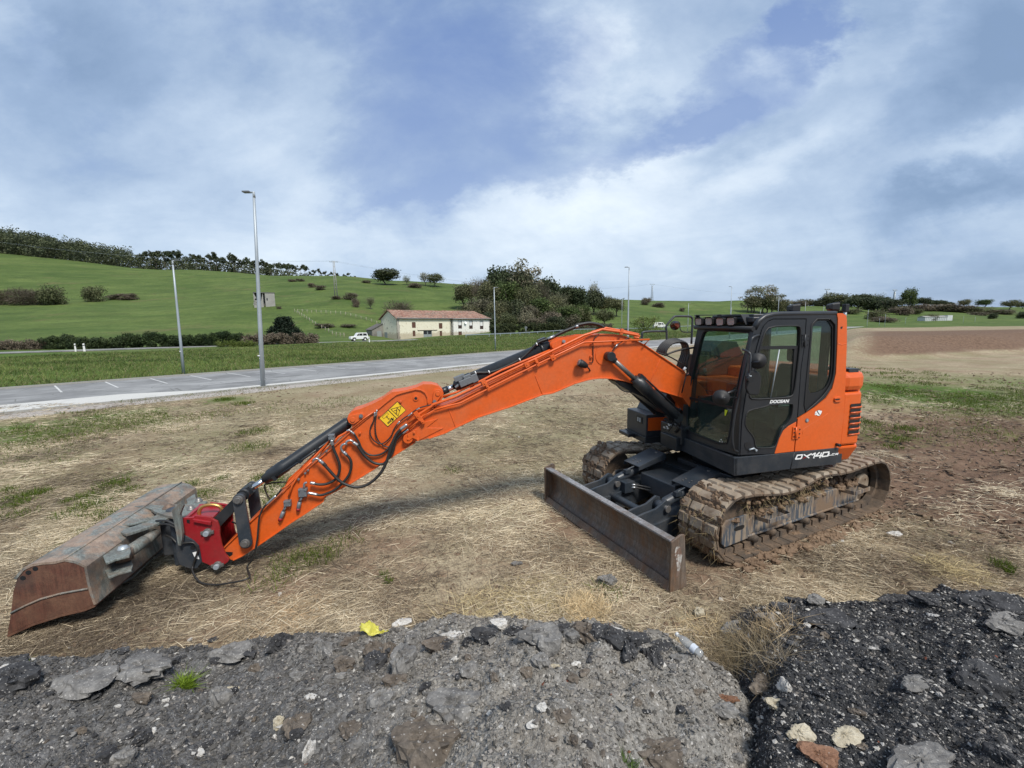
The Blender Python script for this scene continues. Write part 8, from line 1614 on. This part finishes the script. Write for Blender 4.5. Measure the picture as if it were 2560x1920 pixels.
# yellow paint on two slabs
for (o, x, y, L, sd, lab) in (('P', 1368, 238, .055, 1, 'yellow painted flake on the flat black slab of the black heap'), ('P', 2135, 210, .065, 2, 'yellow painted flake on the crest of the black heap near the right edge')):
    g = random.Random(sd); p = hit(*Z(o, x, y)); m = MB(); n_ = 11; m.prism([p+SX*L*(.75+.4*g.random())*math.cos(6.283*k/n_)+HX*L*.30*(.5+.8*g.random())*math.sin(6.283*k/n_)+np.array([0, 0, .030+.006*g.random()]) for k in range(n_)], (0, 0, .005)); e = m.build('painted_flake', chunk_mat('yellow_road_paint', (.60, .42, .05), (.74, .56, .10), .2, (.10, .10, .09)), None); tag(e, lab, 'painted flake')
g = random.Random(23)
for i in range(190):
    y = g.uniform(1590, 1915); x = g.uniform(-20, 2560)
    if 1690 < x < 1960 and y < 1700: continue
    if x > 1960: y = g.uniform(1520, 1915)
    tone = g.choice(['dark', 'dark', 'dark', 'grey', 'white', 'brown']) if x > 1950 or x < 800 else g.choice(['brown', 'brown', 'brown', 'grey', 'grey', 'grey', 'white', 'dark', 'dark']); w = (.6 if tone == 'white' else 1)*g.uniform(12, 34)*(1.6 if g.random() < .18 and tone not in ('white', 'cream') else 1)
    lab = {'dark': 'small black asphalt chunk among the rubble', 'grey': 'small grey asphalt chunk among the rubble', 'white': 'small white stone among the rubble', 'brown': 'small brown dirt-caked chunk among the rubble', 'cream': 'small cream stone among the rubble'}[tone]
    chunk('S', x, y, w, w*g.uniform(.5, .9), tone, lab, g.uniform(-1.5, 1.5), g.uniform(-.3, .3), k=g.randrange(10), group='small loose '+tone+' chunks on the heaps', name='small_chunk')
# ---- yellow rag
def rag():
    n = 26; p = hit(*Z('O', 1610, 150)); g = np.random.default_rng(4); V = []
    for i in range(n+1):
        for k in range(n+1):
            u, v = i/n-.5, k/n-.5; x = u*.30+.05*fbm(np.array(u*3), np.array(v*3), 2, 5); y = v*.17+.03*fbm(np.array(u*5+9), np.array(v*4), 2, 6); z = .035+.07*abs(float(fbm(np.array(u*4+3), np.array(v*5), 3, 7)))+.05*(u < 0)*(1-abs(v)*1.6)+.012*float(fbm(np.array(u*14), np.array(v*14), 2, 9))
            q = p+SX*(x+v*.08)+HX*y+np.array([0, 0, max(z, .005)]); V.append(q)
    F = []
    for i in range(n):
        for k in range(n):
            u, v = (i+.5)/n-.5, (k+.5)/n-.5; rad = .42+.16*fbm(np.array(u*4+1), np.array(v*4), 3, 8)
            if (u*1.0)**2+(v*1.15)**2 < rad**2 and not (u > .12 and v > .05) and not (u > .05 and v < -.25): F.append((i*(n+1)+k, (i+1)*(n+1)+k, (i+1)*(n+1)+k+1, i*(n+1)+k+1))
    t = NT('yellow_plastic_film'); nn = t.noise(14, 4, .6); c = t.mix(nn, (.62, .58, .06), (.82, .78, .22)); tb = t.N('ShaderNodeBsdfTranslucent'); t.L(c, tb.inputs[0]); ms = t.N('ShaderNodeMixShader'); ms.inputs[0].default_value = .3; t.set(col=c, rough=.4); t.L(t.b.outputs[0], ms.inputs[1]); t.L(tb.outputs[0], ms.inputs[2]); t.L(ms.outputs[0], t.out.inputs[0])
    tag(np_mesh('plastic_rag', V, F, t.m), 'crumpled yellow plastic rag at the edge of the rubble', 'rag')
rag()
# ---- plastic bottle
p = hit(*Z('P', 810, 425)); e = empty('plastic_bottle', p+np.array([0, 0, .035]), 0, label='clear crushed plastic bottle lying in the straw between the heaps', cat='bottle'); dB = norm(-SX*.45+HX*.75+np.array([0, 0, .12]))
CLR = glass('clear_plastic', (.82, .84, .85), body=.35, bodycol=(.55, .56, .56)); m = MB(); m.lathe(-dB*.02, dB, [(0, .0), (.004, .026), (.02, .032), (.05, .029), (.06, .032), (.09, .029), (.10, .032), (.15, .031), (.175, .022), (.19, .012), (.205, .012)], 16); m.build('bottle_body', CLR, e)
m = MB(); m.lathe(-dB*.02, dB, [(.045, .0335), (.085, .0335)], 16); m.build('bottle_label', plain('bottle_label', (.50, .54, .60), .5, var=.4, scale=60), e); m = MB(); m.lathe(-dB*.02, dB, [(.205, .015), (.222, .015), (.223, 0)], 12); m.build('bottle_cap', BLIND, e)
# ---- blades
def blades(P, d, L, w, bend, col, name, mat=STRAW, seed=0, **tg):
    g = np.random.default_rng(seed); n = len(P); d = d/np.linalg.norm(d, axis=1)[:, None]; s = np.cross(d, g.normal(size=(n, 3))); s /= np.linalg.norm(s, axis=1)[:, None]; b = g.normal(size=(n, 3)); b[:, 2] = -np.abs(b[:, 2])*.3; b = b*bend[:, None]
    L = L[:, None]; w = w[:, None]; m1 = P+d*L*.5+b*L*.20; e = P+d*L+b*L*.75
    V = np.stack([P-s*w*.8, P+s*w*.8, m1+s*w, m1-s*w, e+s*w*.15, e-s*w*.15], 1); V[:, :, 2] = np.maximum(V[:, :, 2], P[:, None, 2]-.01); F = np.stack([np.stack([np.arange(n)*6+i for i in q], 1) for q in ((0, 1, 2, 3), (3, 2, 4, 5))], 1).reshape(-1, 4)
    o = np_mesh(name, V.reshape(-1, 3), F, mat, np.repeat(col, 2, axis=0)); tag(o, **tg); return o
def field_pts(n, b0, b1, seed, umax=1.42, pw=1.0):
    g = np.random.default_rng(seed); b = b0*(b1/b0)**(g.random(n)**pw); u = g.uniform(-umax, umax, n); return u*b, b, g
def w3(a, b, z): return np.stack([CAM[0]+a*SX[0]+b*HX[0], CAM[1]+a*SX[1]+b*HX[1], z], 1)
def straw_field():
    a, b, g = field_pts(300000, 2.7, 17, 5); P = w3(a, b, 0*a); x, y = P[:, 0], P[:, 1]
    dn = fbm(x*.7, y*.7, 4, 91)*.9+fbm(x*3, y*3, 2, 92)*.6; h, r = heap(a, b); keep = (h < .03) & (g.random(len(a)) < np.clip(.62+dn, .08, 1)*np.clip(1.25-b/30, .3, 1))
    mud = (np.exp(-((np.abs(y)-1.0)/.6)**2)*sst(-x, .8, 3)*(1-sst(-x, 9, 12)) > .45) & (g.random(len(a)) < .8); mud |= (mudmask(x, y) > .35) & (g.random(len(a)) < .8); und = (np.abs(y) < 1.25) & (np.abs(x) < 1.6) & (g.random(len(a)) < .9); keep &= ~mud & ~und
    for (px, py, rr, k) in MUDS: q = ground(px, py); keep &= ~(((x-q[0])**2+(y-q[1])**2 < (rr*.8)**2) & (g.random(len(a)) < .7))
    a, b, P = a[keep], b[keep], P[keep]; cl = np.zeros(len(a)); A2 = []
    for k in range(130):
        bb = 3.0*(9/3.0)**g.random(); aa = bb*g.uniform(-1.3, 1.3); m_ = int(g.uniform(60, 260)); rr = g.uniform(.10, .42); A2.append(np.stack([aa+g.normal(size=m_)*rr*1.3, bb+g.normal(size=m_)*rr*.7], 1))
    A2 = np.vstack(A2); h2, _r = heap(A2[:, 0], A2[:, 1]); A2 = A2[h2 < .03]; P2 = w3(A2[:, 0], A2[:, 1], 0*A2[:, 0]); ok = ~((np.abs(P2[:, 1]) < 1.3) & (np.abs(P2[:, 0]) < 1.9)); A2, P2 = A2[ok], P2[ok]; a = np.append(a, A2[:, 0]); b = np.append(b, A2[:, 1]); P = np.vstack([P, P2]); cl = np.append(cl, np.ones(len(A2)))
    n = len(a); P[:, 2] = field_h(a, b)+.004+g.random(n)*.018; wind = fbm(P[:, 0]*.5, P[:, 1]*.5, 2, 95)*3+g.normal(size=n)*1.1; d = np.stack([np.cos(wind), np.sin(wind), .05+.35*g.random(n)**3], 1)
    L = (.06+.17*g.random(n)**1.5)*(1+.25*(b > 6)); w = .0013*(.6+.7*g.random(n))*(1+b/5); t = g.random(n); tt = np.clip(fbm(P[:, 0]*.9, P[:, 1]*.9, 3, 97)*.9+.45+.25*g.normal(size=n)+.35*cl, 0, 1)
    pal = np.array([[.12, .095, .07], [.29, .24, .17], [.50, .42, .295], [.73, .65, .48]]); k = np.clip(tt*3, 0, 2.999); i = k.astype(int); f = (k-i)[:, None]; col = pal[i]*(1-f)+pal[i+1]*f
    blades(P, d, L, w, .25+.5*g.random(n), col, 'dry_straw', seed=1, label='dry mown straw scattered over the field', cat='straw', kind='stuff')
straw_field()
def tufts(): # green growth in patches of the field
    g = np.random.default_rng(8); PP = []; LL = []
    SP = [(60, 1245, .25, 160), (40, 1265, .2, 120), (95, 1235, .2, 100), (210, 1250, .28, 300), (230, 1268, .25, 250), (170, 1290, .25, 120), (283, 1215, .28, 300), (325, 1228, .18, 160), (262, 1290, .3, 200), (275, 1325, .3, 250), (295, 1300, .2, 160), (20, 1230, .2, 100), (50, 1290, .25, 120), (690, 1215, .45, 500), (720, 1250, .35, 350), (660, 1200, .25, 160), (480, 1215, .2, 120), (510, 1245, .3, 160), (555, 1200, .15, 110), (512, 1235, .1, 90), (970, 1455, .06, 60), (960, 1440, .05, 40), (2506, 1418, .10, 160), (2525, 1435, .05, 60), (800, 1395, .25, 140), (740, 1400, .3, 120), (680, 1455, .3, 90), (620, 1120, .5, 200), (640, 1080, .5, 200), (2170, 1060, .3, 160), (2240, 1100, .25, 130), (2270, 1075, .3, 160), (2230, 1120, .2, 90), (560, 1000, .4, 260), (610, 1010, .4, 200), (770, 1260, .3, 160), (1130, 1180, .2, 60), (460, 1330, .2, 60), (860, 1350, .3, 80), (1520, 1480, .2, 60)]
    for (x, y, r, n) in SP:
        q = ground(x, y); th = g.random(n)*6.28; rr = r*g.random(n)**.7; PP.append(np.stack([q[0]+np.cos(th)*rr, q[1]+np.sin(th)*rr, 0*th], 1)); LL.append(np.full(n, .05+.07*min(1, r/.25)))
    for (x, y, r, n) in ((60, 1080, 3.5, 5000), (330, 1065, 2.5, 1600), (2300, 975, 5, 9000), (2500, 1000, 4.5, 6000), (2180, 930, 3, 2500), (2100, 1050, 1.6, 800), (2450, 1080, 2.5, 1200), (160, 1120, 2, 1000), (800, 1010, 2, 500), (500, 1030, 2.5, 700)):
        q = ground(x, y); th = g.random(n)*6.28; rr = r*g.random(n)**.6; P = np.stack([q[0]+np.cos(th)*rr, q[1]+np.sin(th)*rr, 0*th], 1); k = fbm(P[:, 0]*.8, P[:, 1]*.8, 3, 99) > -.05; P = P[k]; PP.append(P); LL.append(np.full(len(P), .10))
    P = np.vstack(PP); L = np.concatenate(LL); n = len(P); L = L*(.6+.8*g.random(n)); d = g.normal(size=(n, 3))*.45; d[:, 2] = 1; D = (P-CAM)@HX; col = np.array([.085, .125, .025])*(1-g.random((n, 1))*.5)+np.array([.06, .07, .0])*g.random((n, 1)); 
    blades(P, d, L, .0022*(1+D/9), .2+.4*g.random(n), col, 'grass_tufts', LEAF, 2, label='green grass tufts coming up through the dry field', cat='grass', kind='stuff')
tufts()
def verge():
    g = np.random.default_rng(9); n = 190000; t = g.uniform(-25, 150, n); q = LOTW+.3+(g.random(n)**1.2)*52; P2 = LN0[None]+lotd[None]*t[:, None]+lotn[None]*q[:, None]; a, b = P2[:, 0], P2[:, 1]; t2, q2 = upc(a, b); keep = (b > 8) & (np.abs(a/b) < 1.35) & (a/b < .62) & ~((q2 > -.6) & (t2 < 60)) & (g.random(n) < np.clip(1.4-b/90, .25, 1)); a, b = a[keep], b[keep]; n = len(a)
    z = land(a, b, True); P = w3(a, b, z); hgt = fbm(a*.35, b*.35, 3, 71); L = (.16+.14*g.random(n)+.30*np.clip(hgt+.1, 0, 1)); tone = np.clip(fbm(a*.22, b*.5, 4, 72)*1.1+.5+.2*g.normal(size=n), 0, 1)[:, None]; near = np.exp(-((lotc(a, b)[1]-LOTW)/1.5)**2)[:, None]
    col = np.array([.050, .082, .020])*(1-tone)+np.array([.165, .215, .060])*tone; br = (g.random(n) < .12)[:, None]; col = np.where(br, np.array([.22, .20, .10]), col); col = col*(1-.3*near)+np.array([.16, .14, .07])*.3*near
    d = g.normal(size=(n, 3))*.35; d[:, 2] = 1; blades(P, d, L, .008*(1+b/30), .3+.4*g.random(n), col, 'verge_grass', LEAF, 3, label='rough green grass on the verge between the car park and the country road', cat='grass', kind='stuff')
    # gravel and weeds on the strip in front of the kerb
    n = 26000; t = g.uniform(-15, 70, n); q = -g.random(n)**1.2*2.4; P2 = LN0[None]+lotd[None]*t[:, None]+lotn[None]*q[:, None]; a, b = P2[:, 0], P2[:, 1]; keep = g.random(n) < .5; P = w3(a, b, land(a, b, True)+.005)
    gr = (fbm(a*.8, b*.8, 3, 75) > .12) | (q < -2); k = keep & gr; n2 = k.sum(); d = g.normal(size=(n2, 3))*.5; d[:, 2] = .8; mix = g.random((n2, 1)); col = np.array([.07, .11, .03])*mix+np.array([.30, .24, .14])*(1-mix)
    blades(P[k], d, .05+.09*g.random(n2), .004+.004*g.random(n2), .3+.3*g.random(n2), col, 'kerbside_weeds', LEAF, 4, label='thin weeds and grass along the gravel strip beside the kerb', cat='weeds', kind='stuff')
verge()
def weeds(o, x, y, r, n, L, col, label, name='dry_weed_clump', up=.7, w=.0013, seed=5, mat=STRAW, spread=.5):
    g = np.random.default_rng(seed); p = hit(*Z(o, x, y)); th = g.random(n)*6.28; rr = r*g.random(n)**.7; P = np.stack([p[0]+np.cos(th)*rr, p[1]+np.sin(th)*rr, p[2]-.01+0*th], 1); a, b = (P-CAM)@SX, (P-CAM)@HX; P[:, 2] = np.maximum(surf(a, b), 0); d = g.normal(size=(n, 3))*spread; d[:, 2] = up; c = np.array(col)[None]*(.55+.8*g.random((n, 1)))
    off = P.mean(0); ob = blades(P-off, d, L*(.5+.8*g.random(n)), w*(.7+.7*g.random(n)), .3+.6*g.random(n), c, name, mat, seed, label=label, cat='dry weeds' if mat is STRAW else 'weed'); ob.location = tuple(off)
weeds('P', 1000, 430, .22, 500, .26, (.34, .27, .17), 'tangled clump of dry weed stems in the gap between the two heaps', seed=6); weeds('P', 1110, 300, .20, 260, .22, (.46, .37, .22), 'dry pale stems at the left tip of the black heap', seed=7); weeds('P', 1090, 470, .14, 200, .28, (.26, .21, .15), 'dark dry stems leaning over the brown lump', seed=8)
weeds('P', 320, 215, .24, 900, .15, (.66, .55, .33), 'pale bleached straw clump in front of the blade', seed=9, w=.0016); weeds('P', 850, 330, .30, 700, .16, (.58, .46, .27), 'pale straw clump behind the bottle', seed=10, spread=.9, up=.35); weeds('O', 2080, 60, .45, 900, .17, (.62, .50, .30), 'pale straw heap at the top of the centre crest', seed=11, spread=1.0, up=.25); weeds('O', 1250, 60, .4, 600, .15, (.50, .38, .22), 'straw drift left of the yellow rag', seed=12, spread=1., up=.2); weeds('P', 1900, 40, .35, 900, .14, (.62, .50, .29), 'pale straw behind the crest of the black heap', seed=13, spread=1., up=.25); weeds('P', 150, 180, .5, 900, .16, (.60, .48, .29), 'straw drift on the grass above the boulder', seed=14, spread=1., up=.25)
weeds('O', 800, 372, .045, 420, .085, (.20, .28, .03), 'bright green bushy weed tuft growing on the asphalt crumbs', 'green_weed', .9, .0018, 15, LEAF, .6); weeds('O', 100, 285, .03, 60, .04, (.16, .22, .04), 'tiny green weed at the left edge of the heap', 'green_weed', .9, .0015, 16, LEAF, .6); weeds('P', 505, 905, .04, 90, .05, (.10, .15, .04), 'small green weed at the very bottom of the brown heap', 'green_weed', .8, .0015, 17, LEAF, .6)
